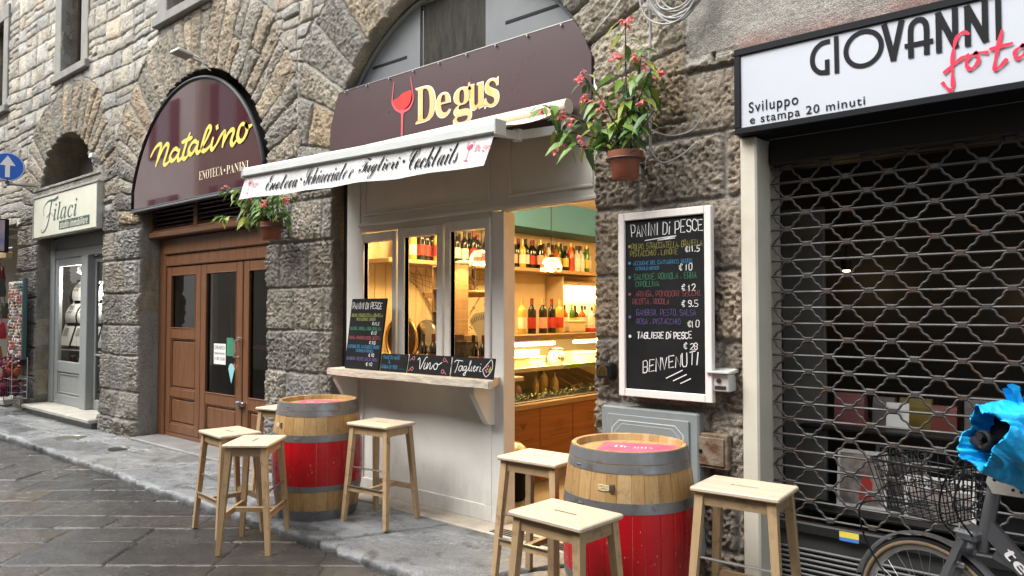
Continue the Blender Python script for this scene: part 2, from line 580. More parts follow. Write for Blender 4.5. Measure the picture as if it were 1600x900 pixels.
def build_facade(parent):
    xb = [(-17.5, .025), (-15.6, .025), (-14.72, .022), (SHOP_X1, .019), (FIL_X0, .018), (-12.89, .018), (-12.02, .018), (-11.24, .018), (-10.71, .017), (FIL_X1, .015), (-9.45, .013), (-9.30, .013), (-8.62, .013), (-7.84, .0115), (-6.45, .009),
          (-5.43, .0095), (-5.2, .010), (-4.4, .010), (-2.64, .0075), (-1.8, .0075), (PH_X0, .02), (-1.0, .03), (2.4, .03), (3.2, .03)]
    zb = [(-.1, .02), (0, .009), (.2, .009), (2.62, .009), (2.75, .009), (2.84, .009), (3.04, .009), (3.5, .0095), (4.3, .012), (5.12, .015), (6.6, .05), (9.5, .05)]
    xs, zs = grid_lines(xb), grid_lines(zb)
    X, Z = np.meshgrid(xs, zs)
    nz, nx = X.shape
    # warp so that no joint is a straight line
    Xw = X + .05 * (vnoise(X * 1.6, Z * 1.6, 1) - .5) + .022 * (vnoise(X * 7, Z * 7, 2) - .5)
    Zw = Z + .07 * (vnoise(X * .9, Z * .9, 3) - .5) + .026 * (vnoise(X * 6, Z * 6, 4) - .5)
    # rubble courses
    sid, d = coursed(Xw, Zw, 3, (.17, .33), (.17, .52), split=.35)
    tan = [(.36, .325, .26), (.34, .315, .26), (.38, .34, .265), (.33, .315, .28), (.30, .29, .265), (.41, .37, .29), (.35, .31, .235), (.33, .32, .30), (.40, .36, .27), (.36, .345, .31), (.43, .335, .225)]
    grey = [(.25, .235, .21), (.265, .245, .215), (.235, .222, .205), (.275, .248, .208), (.245, .235, .22)]
    col = palette(sid, tan) * 1.34
    col = .68 * col + .32 * col.mean(-1, keepdims=True) * np.array((1.03, 1.0, .94))
    amp = .018 + .020 * srand(sid, 1)
    e0 = np.full(X.shape, .003); e1 = np.full(X.shape, .014); jn = np.full(X.shape, .016)
    rough = np.full(X.shape, .012)
    ew = np.full(X.shape, .024)
    # big rough blocks of the piers
    sid2, d2 = coursed(X + .02 * (vnoise(X * 3, Z * 3, 8) - .5), Z + .03 * (vnoise(X * 2, Z * 2, 9) - .5), 5, (.30, .46), (.34, .72))
    top = np.where(X > -2.64, 3.05, np.where(X < -13, 3.0, 2.95)) + .12 * (vnoise(X * 3, Z * 0, 6) - .5)
    pier = (Z < top)
    sid = np.where(pier, sid2, sid); d = np.where(pier, d2, d)
    col = np.where(pier[..., None], palette(sid2, grey) * 1.10 * (.92 + .16 * srand(sid2, 21))[..., None] * np.where((X > -2.7)[..., None], np.array((1.10, .98, .84)), 1.0), col)
    amp = np.where(pier, .012 + .014 * srand(sid2, 1), amp); e0 = np.where(pier, .011, e0); e1 = np.where(pier, .018, e1); jn = np.where(pier, .014, jn)
    rough = np.where(pier, .021, rough); ew = np.where(pier, .013, ew)
    # voussoirs round the arches
    for n, (cx, cz, r0, hw, r1) in ARCH.items():
        dx, dz = Xw - cx, Zw - cz
        rr = np.hypot(dx, dz); th = np.arctan2(dz, dx)
        rng = np.random.RandomState({'nat': 4, 'deg': 8, 'fil': 9}[n])
        wid = {'nat': .17, 'deg': .24, 'fil': .15}[n]
        tb = [-.2]
        while tb[-1] < PI + .2: tb.append(tb[-1] + rng.uniform(.7, 1.35) * wid / r0)
        tb = np.array(tb)
        ti = np.clip(np.searchsorted(tb, th) - 1, 0, len(tb) - 2)
        out = r1 + .16 * (srand(ti, 5) - .5) + (.25 if n == 'deg' else 0) * np.clip(np.sin(th), 0, 1) * .3
        ring = (rr < out) & (Z > cz - .02) & (rr > r0 - .3)
        if n == 'nat': ring &= (X < -5.95) & (X > -9.98)
        if n == 'deg': ring &= (X > -5.93) & (X < -2.0)
        cutr = r0 + (out - r0) * (.4 + .25 * srand(ti, 6))
        two = srand(ti, 7) < (.35 if n != 'fil' else .1)
        inner = rr < cutr
        vid = ti * 4 + np.where(two, inner * 1 + 1, 0) + 50000 * (1 + list(ARCH).index(n))
        dd = np.minimum(np.minimum(th - tb[ti], tb[ti + 1] - th) * rr, out - rr)
        dd = np.where(two, np.minimum(dd, np.abs(rr - cutr)), dd)
        sid = np.where(ring, vid, sid); d = np.where(ring, np.maximum(dd, 0), d)
        vc = palette(vid, [(.31, .275, .215), (.28, .255, .21), (.33, .275, .20), (.26, .245, .215), (.30, .275, .23), (.36, .285, .195), (.33, .295, .235)]) * 1.14
        col = np.where(ring[..., None], vc, col)
        amp = np.where(ring, .018 + .028 * srand(vid, 1), amp); e0 = np.where(ring, .005, e0); e1 = np.where(ring, .018, e1); jn = np.where(ring, .022, jn); rough = np.where(ring, .026, rough); ew = np.where(ring, .036, ew)
    # plain render lintel over the photo shop
    lint = (X > -1.98) & (Z > 3.03) & (Z < 3.42 + .05 * vnoise(X * 4, Z * 0, 12)) & ((X > -1.7) | (Z > 3.08))
    sid = np.where(lint, 991, sid); d = np.where(lint, .2, d)
    pink = np.clip(sstep(.16, .0, Z - 3.03) * sstep(-1.8, -1.6, X) * (.5 + vnoise(X * 5, Z * 9, 13)), 0, 1)
    lc = np.array((.33, .315, .28))[None, None] * (1 - pink[..., None]) + np.array((.30, .20, .175))[None, None] * pink[..., None]
    col = np.where(lint[..., None], lc, col); amp = np.where(lint, .035, amp); rough = np.where(lint, .003, rough)
    # lintel band over the estate agent's sign
    lb = (X > FIL_X0 - .15) & (X < FIL_X1 + .1) & (Z > 3.33) & (Z < 3.56)
    sid = np.where(lb, 992, sid); d = np.where(lb, .2, d); amp = np.where(lb, .03, amp)
    chip = sstep(.45, .6, vnoise(X * 6, Z * 8, 14))
    col = np.where(lb[..., None], np.array((.26, .25, .21)) * (1 - .0 * chip[..., None]) + np.array((.10, .09, .09)) * chip[..., None], col)
    rough = np.where(lb, .006, rough)
    # relief
    hN = fbm(X * 9, Z * 9, 5, 20)
    pit = np.where(pier, fbm(X * 40 + 2 * hN, Z * 30, 4, 30, ridge=True), fbm(X * 24 + 3 * hN, Z * 15, 4, 30, ridge=True))
    tx = (srand(sid, 2) - .5) * .03; tz = (srand(sid, 3) - .5) * .03
    dj = d + jn * (fbm(X * 22, Z * 22, 3, 90) + .6 * fbm(X * 55, Z * 55, 2, 91))
    dome = sstep(e0, e1, dj) * (.72 + .28 * sstep(0, .10, d))
    rough = np.where(pier & ~lint, .030 * (.55 + .9 * srand(sid, 31)), rough)
    h = amp * dome + dome * (rough * 1.3 * pit + rough * np.where(pier, .55, .9) * hN + rough * 1.3 * fbm(X * 52, Z * 44, 3, 33, ridge=True)) + .006 * fbm(X * 60, Z * 60, 2, 40) * (.3 + dome) + dome * (tx * np.sin(X * 9) + tz * np.cos(Z * 11)) * .4
    h += .02 * (vnoise(X * .5, Z * .5, 50) - .5)
    # rough boulder footings of the pier beside the wooden door
    foot = sstep(.75, .2, Z) * sstep(-10.5, -10.3, X) * sstep(-9.3, -9.5, X)
    h += foot * (.05 + .22 * np.abs(fbm(X * 4, Z * 4, 4, 61)))
    h = np.where(Z < .02, h * .6, h)
    # colour: streaks, lighter mortar, darker towards the foot
    v = 1 + .6 * fbm(X * 9 + 2 * hN, Z * 12, 5, 70) + .3 * fbm(X * 1.1, Z * .9, 3, 71)
    ochre = sstep(.12, .3, fbm(X * 2.3, Z * 2.6, 4, 75))
    col = col * np.clip(v, .35, 1.7)[..., None]
    col = col * (1 - .16 * ochre[..., None]) + .16 * ochre[..., None] * col.mean(-1, keepdims=True) * np.array((1.25, .98, .62))
    mort = np.where(pier[..., None], np.array((.27, .255, .225)), np.array((.29, .275, .24))) * (1 + .5 * fbm(X * 12, Z * 12, 3, 72))[..., None]
    col = col * dome[..., None] + mort * (1 - dome[..., None])
    soot = sstep(.1, .25, fbm(X * 1.7, Z * 1.3, 4, 77))
    col *= (1 - .16 * soot)[..., None]
    col *= (1 - .14 * sstep(1.3, .1, Z + .5 * (vnoise(X * 3, Z * 3, 74) - .5)))[..., None]
    Y = W - h
    # openings
    xc = .5 * (X[:-1, :-1] + X[1:, 1:]); zc = .5 * (Z[:-1, :-1] + Z[1:, 1:])
    hole = np.zeros(xc.shape, int)
    def arch_in(n, xx, zz):
        cx, cz, r0, hw, r1 = ARCH[n]
        return (np.abs(xx - cx) < hw) & ((zz < cz) | (np.hypot(xx - cx, zz - cz) < r0))
    hole[arch_in('nat', xc, zc) & ((zc > 2.84) | (xc > -9.30))] = 1
    hole[arch_in('deg', xc, zc)] = 2
    hole[(arch_in('fil', xc, zc)) & (zc > 3.5)] = 3
    hole[(xc > FIL_X0) & (xc < FIL_X1) & (zc < 2.75) & (zc > .2)] = 4
    hole[(xc > PH_X0) & (zc < 3.04)] = 5
    hole[(xc < SHOP_X1) & (zc < 3.04)] = 6
    for x0, x1, z0, z1 in WINS:
        hole[(xc > x0) & (xc < x1) & (zc > z0) & (zc < z1)] = 7
    keep = hole == 0
    vi = np.arange(nz * nx).reshape(nz, nx)
    # snap the rims of the arches onto their curves
    pk = np.zeros((nz + 1, nx + 1), bool); pk[1:-1, 1:-1] = keep
    cnt = pk[:-1, :-1].astype(int) + pk[1:, :-1] + pk[:-1, 1:] + pk[1:, 1:]
    rim = (cnt > 0) & (cnt < 4)
    for n in ARCH:
        cx, cz, r0, hw, r1 = ARCH[n]
        rr = np.hypot(X - cx, Z - cz)
        m = rim & (np.abs(rr - r0) < .06) & (Z > cz + .05) & (np.abs(X - cx) < hw + .04)
        if n == 'fil': m &= Z > 3.53
        s = np.where(m, r0 / np.maximum(rr, 1e-3), 1)
        X = np.where(m, np.clip(cx + (X - cx) * s, cx - hw, cx + hw), X); Z = np.where(m, cz + (Z - cz) * s, Z)
    V = np.stack([X, Y, Z], -1).reshape(-1, 3); C = col.reshape(-1, 3)
    a, b, c, e = vi[:-1, :-1], vi[:-1, 1:], vi[1:, 1:], vi[1:, :-1]
    Fq = np.stack([a[keep], b[keep], c[keep], e[keep]], -1)
    # reveals: the rims carried back into the wall
    depth = {1: .4, 2: .22, 3: .45, 4: .35, 5: .2, 6: .5, 7: .28}
    newV, newC, newF = [], [], []
    base = len(V)
    rows_cache = {}
    STEPS = 10
    def row(i, hk):
        key = (i, hk)
        if key not in rows_cache:
            x, y, z = V[i]
            ids = [i]
            for k in range(1, STEPS + 1):
                yy = y + (W + depth[hk] - y) * k / STEPS
                ids.append(base + len(newV))
                newV.append((x, yy, z))
                newC.append(0)
            rows_cache[key] = ids
        return rows_cache[key]
    def strip(i, j, hk):
        A, B = row(i, hk), row(j, hk)
        for k in range(STEPS):
            newF.append((A[k], A[k + 1], B[k + 1], B[k]))
    iz, ix = np.nonzero(~keep)
    for p, q in zip(iz, ix):
        hk = hole[p, q]
        if q > 0 and keep[p, q - 1]: strip(vi[p, q], vi[p + 1, q], hk)
        if q < nx - 2 and keep[p, q + 1]: strip(vi[p + 1, q + 1], vi[p, q + 1], hk)
        if p > 0 and keep[p - 1, q]: strip(vi[p, q + 1], vi[p, q], hk)
        if p < nz - 2 and keep[p + 1, q]: strip(vi[p + 1, q], vi[p + 1, q + 1], hk)
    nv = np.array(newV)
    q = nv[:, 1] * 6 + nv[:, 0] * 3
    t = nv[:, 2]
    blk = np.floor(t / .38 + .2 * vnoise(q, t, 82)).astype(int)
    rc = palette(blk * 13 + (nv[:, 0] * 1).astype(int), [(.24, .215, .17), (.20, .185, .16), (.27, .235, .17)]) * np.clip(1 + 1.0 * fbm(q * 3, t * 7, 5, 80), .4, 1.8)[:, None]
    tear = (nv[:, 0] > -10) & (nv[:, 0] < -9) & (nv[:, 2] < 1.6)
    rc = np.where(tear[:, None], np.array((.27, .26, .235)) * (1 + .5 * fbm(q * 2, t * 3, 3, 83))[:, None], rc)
    wob = .014 * fbm(q * 2.5, t * 8, 4, 81)
    side = np.abs(nv[:, 2] - np.round(nv[:, 2], 6)) >= 0
    nv[:, 0] += np.where(side, wob, 0)
    V = np.concatenate([V, nv]); C = np.concatenate([C, rc])
    Fq = np.concatenate([Fq, np.array(newF)])
    used = np.zeros(len(V), bool); used[Fq.ravel()] = True
    remap = np.cumsum(used) - 1
    m = vcol_mat('facade_stone', .88, nscale=46, bump=1.0, bscale=120, bdist=.012, amount=.36, speck=.42, spec=.3)
    return mesh_from_arrays('wall', V[used], remap[Fq], m, C[used], parent=parent)

building = thing('stone_building', 'old rusticated stone palazzo with round arches over its row of ground floor shops', 'building', (0, 0, 0))
facade = build_facade(building)
# ------------------------------------------------------------------ street, pavement, steps
def build_street():
    xs = grid_lines([(-60, 1.0), (-17, .05), (-12, .022), (-9.2, .011), (-2.6, .03), (1, .5), (12, 1)])
    ys = grid_lines([(-2.8, .3), (.6, .03), (1.3, .010), (3.14, .01), (3.16, .02)])
    X, Y = np.meshgrid(xs, ys)
    a = R(40)
    u = X * math.cos(a) + Y * math.sin(a); v = -X * math.sin(a) + Y * math.cos(a)
    u = u + .03 * (vnoise(X * 2, Y * 2, 1) - .5); v = v + .03 * (vnoise(X * 1.6, Y * 1.6, 2) - .5)
    sid, d = coursed(u, v, 21, (.30, .48), (.32, .72), z0=-30, z1=50, x0=-60, x1=20)
    dome = sstep(.001, .010, d + .008 * fbm(X * 18, Y * 18, 3, 6))
    tl = (srand(sid, 1) - .5) * .006
    h = -.014 * (1 - dome) + tl * dome + .006 * fbm(X * 14, Y * 14, 5, 3) + .004 * fbm(u * 30, v * 12, 3, 7) + .008 * (vnoise(X * 1.1, Y * 1.1, 4) - .5)
    h += dome * (.010 * (srand(sid, 4) - .5) * np.sin(u * 3) + .008 * (srand(sid, 5) - .5) * np.cos(v * 5))
    col = palette(sid, [(.040, .039, .038), (.048, .046, .043), (.036, .036, .036), (.055, .051, .045), (.043, .042, .040), (.045, .043, .040), (.066, .051, .035)])
    col = col * np.clip(1 + .8 * fbm(X * 6, Y * 6, 4, 5), .5, 1.6)[..., None]
    col = col * dome[..., None] + np.array((.022, .021, .02)) * (1 - dome[..., None])
    V = np.stack([X, Y, h], -1).reshape(-1, 3)
    nz, nx = X.shape
    vi = np.arange(nz * nx).reshape(nz, nx)
    Fq = np.stack([vi[:-1, :-1].ravel(), vi[:-1, 1:].ravel(), vi[1:, 1:].ravel(), vi[1:, :-1].ravel()], -1)
    m = vcol_mat('wet_paving', .29, rlo=.05, nscale=40, bump=.75, bscale=50, bdist=.012, amount=.3, spec=.7)
    o = mesh_from_arrays('street', V, Fq, m, col.reshape(-1, 3))
    return tag(o, kind='structure')
build_street()

def build_pavement():
    xs = grid_lines([(-60, 1.0), (-17, .05), (-12, .022), (-9, .0105), (-1.5, .03), (1, .5), (12, 1)])
    # profile across: kerb face, rounded nose, slab, wall
    prof = [(.012, -.03), (.004, .0), (.0, .025), (.003, .040), (.010, .050), (.024, .056)]
    yy = list(np.linspace(.036, .98, 100))
    prof += [(p, .057 + .012 * p) for p in yy] + [(2.3, .075)]
    pr = np.array(prof)
    X, I = np.meshgrid(xs, np.arange(len(pr)))
    off = pr[I, 0]; zz = pr[I, 1].copy()
    edge = 2.985 + .05 * (vnoise(X * .9, X * 0, 1) - .5) + .035 * (vnoise(X * 5, X * 0, 2) - .5) + .03 * (vnoise(X * 16, X * 0, 21) - .5)
    Y = edge + off * (1.0)
    # slabs, their joints running slantwise across the pavement
    s = X - .55 * (off) + .06 * (vnoise(X * 2, off * 4, 3) - .5)
    rng = np.random.RandomState(4)
    xb = -60 + np.cumsum(rng.uniform(.75, 1.5, 90))
    xi = np.clip(np.searchsorted(xb, s) - 1, 0, len(xb) - 2)
    d = np.minimum(s - xb[xi], xb[xi + 1] - s)
    k2 = srand(xi, 3) < .5
    oc = .38 + .3 * srand(xi, 4)
    d = np.where(k2, np.minimum(d, np.abs(off - oc - .08 * (s - xb[xi]))), d)
    sid = xi * 3 + k2 * (off > oc)
    dome = sstep(.005, .014, d + .008 * fbm(X * 16, off * 16, 3, 22))
    crack = np.abs(fbm(X * 1.1 + 5, off * 1.6, 3, 8))
    flag = sstep(.006, .0, crack) * .6
    h = -.03 * (1 - dome) + (srand(sid, 1) - .5) * .016 * dome + dome * ((srand(sid, 7) - .5) * .03 * (s - xb[xi] - .5) + (srand(sid, 8) - .5) * .02 * (off - .5)) + .010 * fbm(X * 5, off * 9, 4, 9) + .004 * fbm(X * 22, off * 22, 3, 10) - .006 * flag
    sl = X * .8 + off * 1.6; st = off * .8 - X * .35
    lay = np.floor(5 * vnoise(sl * 1.0, st * 3.4, 15) + .3 * vnoise(X * 12, off * 12, 17)) / 5
    h += .016 * lay + .008 * fbm(sl * 3, st * 22, 4, 18)
    body = (I > 1)
    h -= .018 * sstep(.06, .0, off) * (I > 2) * sstep(.55, .75, vnoise(X * 11, X * 0 + 3, 23))
    Z = zz + np.where(body, h * np.clip((zz + .0) / .056, 0, 1), 0)
    Y = Y - np.where((I > 0) & (I < 6), .012 * fbm(X * 9, zz * 20, 3, 12) - .012 * (1 - dome), 0)
    col = palette(sid, [(.20, .208, .214), (.215, .22, .222), (.185, .194, .20), (.23, .232, .228)])
    col *= np.clip(1 + .5 * fbm(X * 4, off * 6, 5, 13) + .7 * fbm(sl * 3, st * 22, 4, 18), .45, 1.6)[..., None]
    wet = sstep(.10, .15, fbm(X * 1.7, off * 2.6, 5, 16)) + sstep(.19, .22, fbm(X * 9, off * 13, 3, 19))
    col *= (1 - .42 * np.clip(wet, 0, 1))[..., None]
    col = col * (1 - .45 * flag * 1)[..., None]
    col = col * dome[..., None] + np.array((.025, .025, .024)) * (1 - dome[..., None])
    V = np.stack([X, Y, Z], -1).reshape(-1, 3)
    nz, nx = X.shape
    vi = np.arange(nz * nx).reshape(nz, nx)
    Fq = np.stack([vi[:-1, :-1].ravel(), vi[:-1, 1:].ravel(), vi[1:, 1:].ravel(), vi[1:, :-1].ravel()], -1)
    m = vcol_mat('pavement_stone', .55, rlo=.22, nscale=46, bump=.7, bscale=70, bdist=.012, amount=.35, spec=.5)
    tag(mesh_from_arrays('pavement', V, Fq, m, col.reshape(-1, 3)), kind='structure')
build_pavement()

M = {}
M['marble'] = mat('step_marble', (.42, .38, .31), .5, c2=(.30, .26, .21), scale=6, bump=.3, bscale=30)
M['pale_step'] = mat('step_pale', (.50, .48, .42), .55, c2=(.38, .36, .31), scale=5, bump=.2, bscale=30)
M['grey_step'] = mat('step_grey', (.25, .25, .245), .45, c2=(.17, .17, .17), scale=5, bump=.4, bscale=26)
M['dark'] = mat('dark_void', (.012, .012, .012), .8)
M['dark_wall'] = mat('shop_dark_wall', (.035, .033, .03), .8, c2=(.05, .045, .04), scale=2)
M['tile_floor'] = mat('shop_floor', (.16, .13, .10), .4, c2=(.20, .17, .13), scale=4)

mb = MB()
mb.bbox(-5.42, -3.0, 3.80, 4.25, .03, .092, .008)
mb.bbox(-2.998, -2.66, 3.80, 4.25, .03, .090, .008)
o = mb.build('doorstep', M['marble']); tag(o, kind='structure')
mb = MB(); mb.bbox(-9.25, -6.46, 3.83, 4.40, .02, .105, .012)
tag(mb.build('doorstep', M['grey_step']), kind='structure')
mb = MB(); mb.bbox(-12.95, -10.36, 3.76, 4.5, .16, .215, .012)
tag(mb.build('doorstep', M['pale_step']), kind='structure')
mb = MB(); mb.box(-12.93, -10.45, 3.83, 4.45, -.02, .16)
tag(mb.build('doorstep_base', M['grey_step']), kind='structure')
mb = MB(); mb.bbox(-17.4, -13.95, 3.8, 4.6, .1, .2, .012); mb.box(-17.3, -14.0, 3.85, 4.6, -.02, .1)
tag(mb.build('doorstep', M['pale_step']), kind='structure')

# dark rooms behind the other shop fronts, and behind the upper windows
def room(name, x0, x1, y0, y1, z0, z1, wall, floor=None):
    m = MB()
    m.add([(x0, y0, z0), (x0, y1, z0), (x0, y1, z1), (x0, y0, z1)], [(0, 1, 2, 3)])
    m.add([(x1, y0, z0), (x1, y1, z0), (x1, y1, z1), (x1, y0, z1)], [(3, 2, 1, 0)])
    m.add([(x0, y1, z0), (x1, y1, z0), (x1, y1, z1), (x0, y1, z1)], [(0, 1, 2, 3)])
    m.add([(x0, y0, z1), (x1, y0, z1), (x1, y1, z1), (x0, y1, z1)], [(0, 3, 2, 1)])
    m.mat = 1
    m.add([(x0, y0, z0), (x1, y0, z0), (x1, y1, z0), (x0, y1, z0)], [(0, 1, 2, 3)])
    return tag(m.build(name, [wall, floor or M['tile_floor']]), kind='structure')
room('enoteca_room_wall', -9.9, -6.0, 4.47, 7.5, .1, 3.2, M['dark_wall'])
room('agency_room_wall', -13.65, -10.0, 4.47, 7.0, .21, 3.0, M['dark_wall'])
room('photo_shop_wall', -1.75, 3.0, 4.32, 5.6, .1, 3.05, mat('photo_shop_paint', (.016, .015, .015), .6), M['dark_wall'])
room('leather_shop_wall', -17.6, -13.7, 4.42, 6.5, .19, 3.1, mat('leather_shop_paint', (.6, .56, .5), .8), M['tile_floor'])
# ------------------------------------------------------------------ parts of the stone building: niche, upper windows
M['pietra'] = mat('grey_sandstone_trim', (.27, .26, .235), .8, c2=(.20, .195, .18), scale=5, bump=.3, bscale=50)
M['plaster_old'] = mat('old_niche_plaster', (.20, .185, .155), .9, c2=(.12, .115, .10), scale=3.2, bump=.3, bscale=25)
M['win_wood'] = mat('window_wood', (.045, .025, .018), .5)
M['dark_glass'] = mat('dark_window_glass', (.015, .018, .02), .06, spec=.6)
M['lead'] = mat('window_lead', (.05, .05, .05), .5)

mb = MB()
cx, cz, r0, hw, r1 = ARCH['fil']
mb.add([(cx - 1.3, W + .44, 3.4), (cx + 1.3, W + .44, 3.4), (cx + 1.3, W + .44, 4.4), (cx - 1.3, W + .44, 4.4)], [(0, 1, 2, 3)])
mb.add([(cx - 1.3, W - .05, 3.46), (cx + 1.3, W - .05, 3.46), (cx + 1.3, W + .44, 3.56), (cx - 1.3, W + .44, 3.56)], [(0, 1, 2, 3)])
mb.build('arched_niche', M['plaster_old'], building)
mb = MB(); mb.box(FIL_X0 - .1, FIL_X1 + .1, W + .2, W + .5, 2.74, 3.42)
mb.build('lintel_soffit', M['plaster_old'], building)

def upper_window(x0, x1, z0, z1):
    f = MB()
    w, y0, y1 = .24, W - .055, W + .10
    f.bbox(x0 - w, x0, y0, y1, z0 - .02, z1, .008); f.bbox(x1, x1 + w, y0, y1, z0 - .02, z1, .008)
    f.bbox(x0 - w, x1 + w, y0, y1, z1 + .001, z1 + w, .008)
    fr = f.build('window', M['pietra'], building)
    s = MB(); s.bbox(x0 - w - .04, x1 + w + .04, y0 - .045, y1, z0 - .14, z0 - .022, .01)
    s.build('sill', M['pietra'], fr)
    g = MB()
    yy = W + .2
    xm = .5 * (x0 + x1)
    for a, b in ((x0, x0 + .07), (xm - .05, xm + .05), (x1 - .07, x1)): g.box(a, b, yy - .03, yy + .04, z0, z1)
    for a, b in ((z0, z0 + .08), (z1 - .07, z1)): g.box(x0, x1, yy - .028, yy + .038, a, b)
    g.build('casement', M['win_wood'], fr)
    p = MB(); p.add([(x0, yy, z0), (x1, yy, z0), (x1, yy, z1), (x0, yy, z1)], [(0, 1, 2, 3)])
    p.build('pane', M['dark_glass'], fr)
    l = MB()
    nz_ = int((z1 - z0) / .13)
    for i in range(1, nz_): l.box(x0, x1, yy - .008, yy - .002, z0 + (z1 - z0) * i / nz_ - .006, z0 + (z1 - z0) * i / nz_ + .006)
    for i in range(1, 8): l.box(x0 + (x1 - x0) * i / 8 - .005, x0 + (x1 - x0) * i / 8 + .005, yy - .010, yy - .004, z0, z1)
    l.build('glazing_bars', M['lead'], fr)
for w_ in WINS: upper_window(*w_)

# ------------------------------------------------------------------ wine bar shop front (cream woodwork, serving window, open doorway)
M['cream'] = mat('cream_paint', (.665, .65, .61), .42, c2=(.60, .585, .545), scale=2.2, bump=.06, bscale=9, rvar=.08)
def grime(m, top=.55, dark=(.24, .21, .17), base=.09, lo=.48, hi=.66, sc=5.0, amount=.6):
    """splash dirt and scuffs: blotches of their own shape, more of them low down where feet and rain reach"""
    nt = m.node_tree; p = nt.nodes['Principled BSDF']
    src = p.inputs['Base Color'].links[0].from_socket
    tc = nt.nodes.new('ShaderNodeTexCoord'); sp = nt.nodes.new('ShaderNodeSeparateXYZ')
    nt.links.new(tc.outputs['Object'], sp.inputs[0])
    n = nt.nodes.new('ShaderNodeTexNoise'); n.inputs['Scale'].default_value = sc; n.inputs['Detail'].default_value = 10; n.inputs['Roughness'].default_value = .75
    mp = nt.nodes.new('ShaderNodeMapping'); mp.inputs['Scale'].default_value = (1.6, 1.6, .55)
    nt.links.new(tc.outputs['Object'], mp.inputs['Vector']); nt.links.new(mp.outputs[0], n.inputs['Vector'])
    hz = nt.nodes.new('ShaderNodeMapRange'); hz.inputs['From Min'].default_value = base; hz.inputs['From Max'].default_value = top; hz.inputs['To Min'].default_value = .20; hz.inputs['To Max'].default_value = .0
    nt.links.new(sp.outputs['Z'], hz.inputs['Value'])
    ad = nt.nodes.new('ShaderNodeMath'); ad.operation = 'ADD'
    nt.links.new(n.outputs['Fac'], ad.inputs[0]); nt.links.new(hz.outputs[0], ad.inputs[1])
    r = nt.nodes.new('ShaderNodeMapRange'); r.inputs['From Min'].default_value = hi - .08; r.inputs['From Max'].default_value = hi + .12; r.inputs['To Max'].default_value = amount
    nt.links.new(ad.outputs[0], r.inputs['Value'])
    mx = nt.nodes.new('ShaderNodeMix'); mx.data_type = 'RGBA'
    nt.links.new(r.outputs[0], mx.inputs['Factor']); nt.links.new(src, mx.inputs['A']); mx.inputs['B'].default_value = (*dark, 1)
    nt.links.new(mx.outputs['Result'], p.inputs['Base Color'])
grime(M['cream'], amount=.24)
M['cream_worn'] = mat('cream_worn_plank', (.58, .53, .44), .55, c2=(.33, .27, .19), scale=7, stretch=(1.0, 9, 9), lo=.42, hi=.7, bump=.35, bscale=30)
M['gap'] = mat('dark_gap', (.004, .004, .004), .8)
M['pane'] = glass('window_pane', (.97, .98, .97))
PY = 4.0
bar = thing('wine_bar_front', 'cream painted wooden shop front with a three-sash serving window beside an open doorway', 'shop front', (0, 0, 0))

def molding(m, x0, x1, z0, z1, y, w=.022, t=.012):
    m.bbox(x0, x1, y - t, y + .004, z1 - w, z1, .005); m.bbox(x0, x1, y - t, y + .004, z0, z0 + w, .005)
    m.bbox(x0, x0 + w, y - t, y + .003, z0 + w, z1 - w, .005); m.bbox(x1 - w, x1, y - t, y + .003, z0 + w, z1 - w, .005)

m = MB()   # carcass: posts, rails
m.bbox(-5.30, -5.12, PY, PY + .09, .09, 2.95, .004)
m.bbox(-3.585, -3.47, PY - .005, PY + .12, .09, 2.33, .004)
m.bbox(-5.119, -3.586, PY + .002, PY + .09, 2.285, 2.36, .003)
m.bbox(-5.119, -3.586, PY + .002, PY + .09, 1.10, 1.20, .003)
m.build('frame', M['cream'], bar)
m = MB()
m.box(-5.119, -3.50, PY + .01, PY + .06, 2.361, 2.98)
molding(m, -5.07, -3.62, 2.42, 2.90, PY + .01)
m.box(-3.499, -2.60, PY + .004, PY + .07, 2.331, 2.98)
molding(m, -3.43, -2.70, 2.42, 2.86, PY + .004)
m.bbox(-5.13, -2.60, PY - .02, PY + .003, 2.335, 2.362, .004)
m.build('upper_panel', M['cream'], bar)
m = MB()
m.box(-5.119, -3.586, PY + .012, PY + .05, .092, 1.10)
m.bbox(-5.119, -3.586, PY - .004, PY + .011, .092, .205, .003)
m.bbox(-3.66, -3.586, PY - .004, PY + .011, .206, 1.10, .003)
m.bbox(-5.119, -5.06, PY - .004, PY + .011, .206, 1.10, .003)
m.build('lower_panel', M['cream'], bar)
m = MB(); m.box(-5.40, -5.301, PY + .04, PY + .09, .09, 2.96); m.build('side_gap', M['gap'], bar)
for (x0, x1, g0, g1, zt) in ((-5.112, -4.625, -5.045, -4.675, 2.245), (-4.605, -4.08, -4.525, -4.15, 2.255), (-4.062, -3.592, -4.0, -3.645, 2.265)):
    s = MB()
    ya, yb = PY - .022, PY + .04
    s.bbox(x0, g0, ya, yb, 1.201, zt + .025, .006); s.bbox(g1, x1, ya, yb, 1.201, zt + .025, .006)
    s.bbox(g0 - .001, g1 + .001, ya + .001, yb, zt - .05, zt + .024, .005); s.bbox(g0 - .001, g1 + .001, ya + .001, yb, 1.202, 1.26, .005)
    so = s.build('window_sash', M['cream'], bar)
    p = MB(); p.add([(g0, PY + .01, 1.26), (g1, PY + .01, 1.26), (g1, PY + .01, zt - .05), (g0, PY + .01, zt - .05)], [(0, 1, 2, 3)])
    p.build('pane', M['pane'], so)
    p = MB(); p.box(g0 - .006, g0, PY - .01, PY + .03, 1.26, zt - .05); p.box(g1, g1 + .006, PY - .01, PY + .03, 1.26, zt - .05)
    p.build('glazing_bead', M['gap'], so)
m = MB()   # ledge with worn, slightly wavy edge
xs_ = np.linspace(-5.20, -3.345, 28)
top = [(x, 3.70 + .012 * math.sin(x * 7) + .006 * math.sin(x * 23)) for x in xs_]
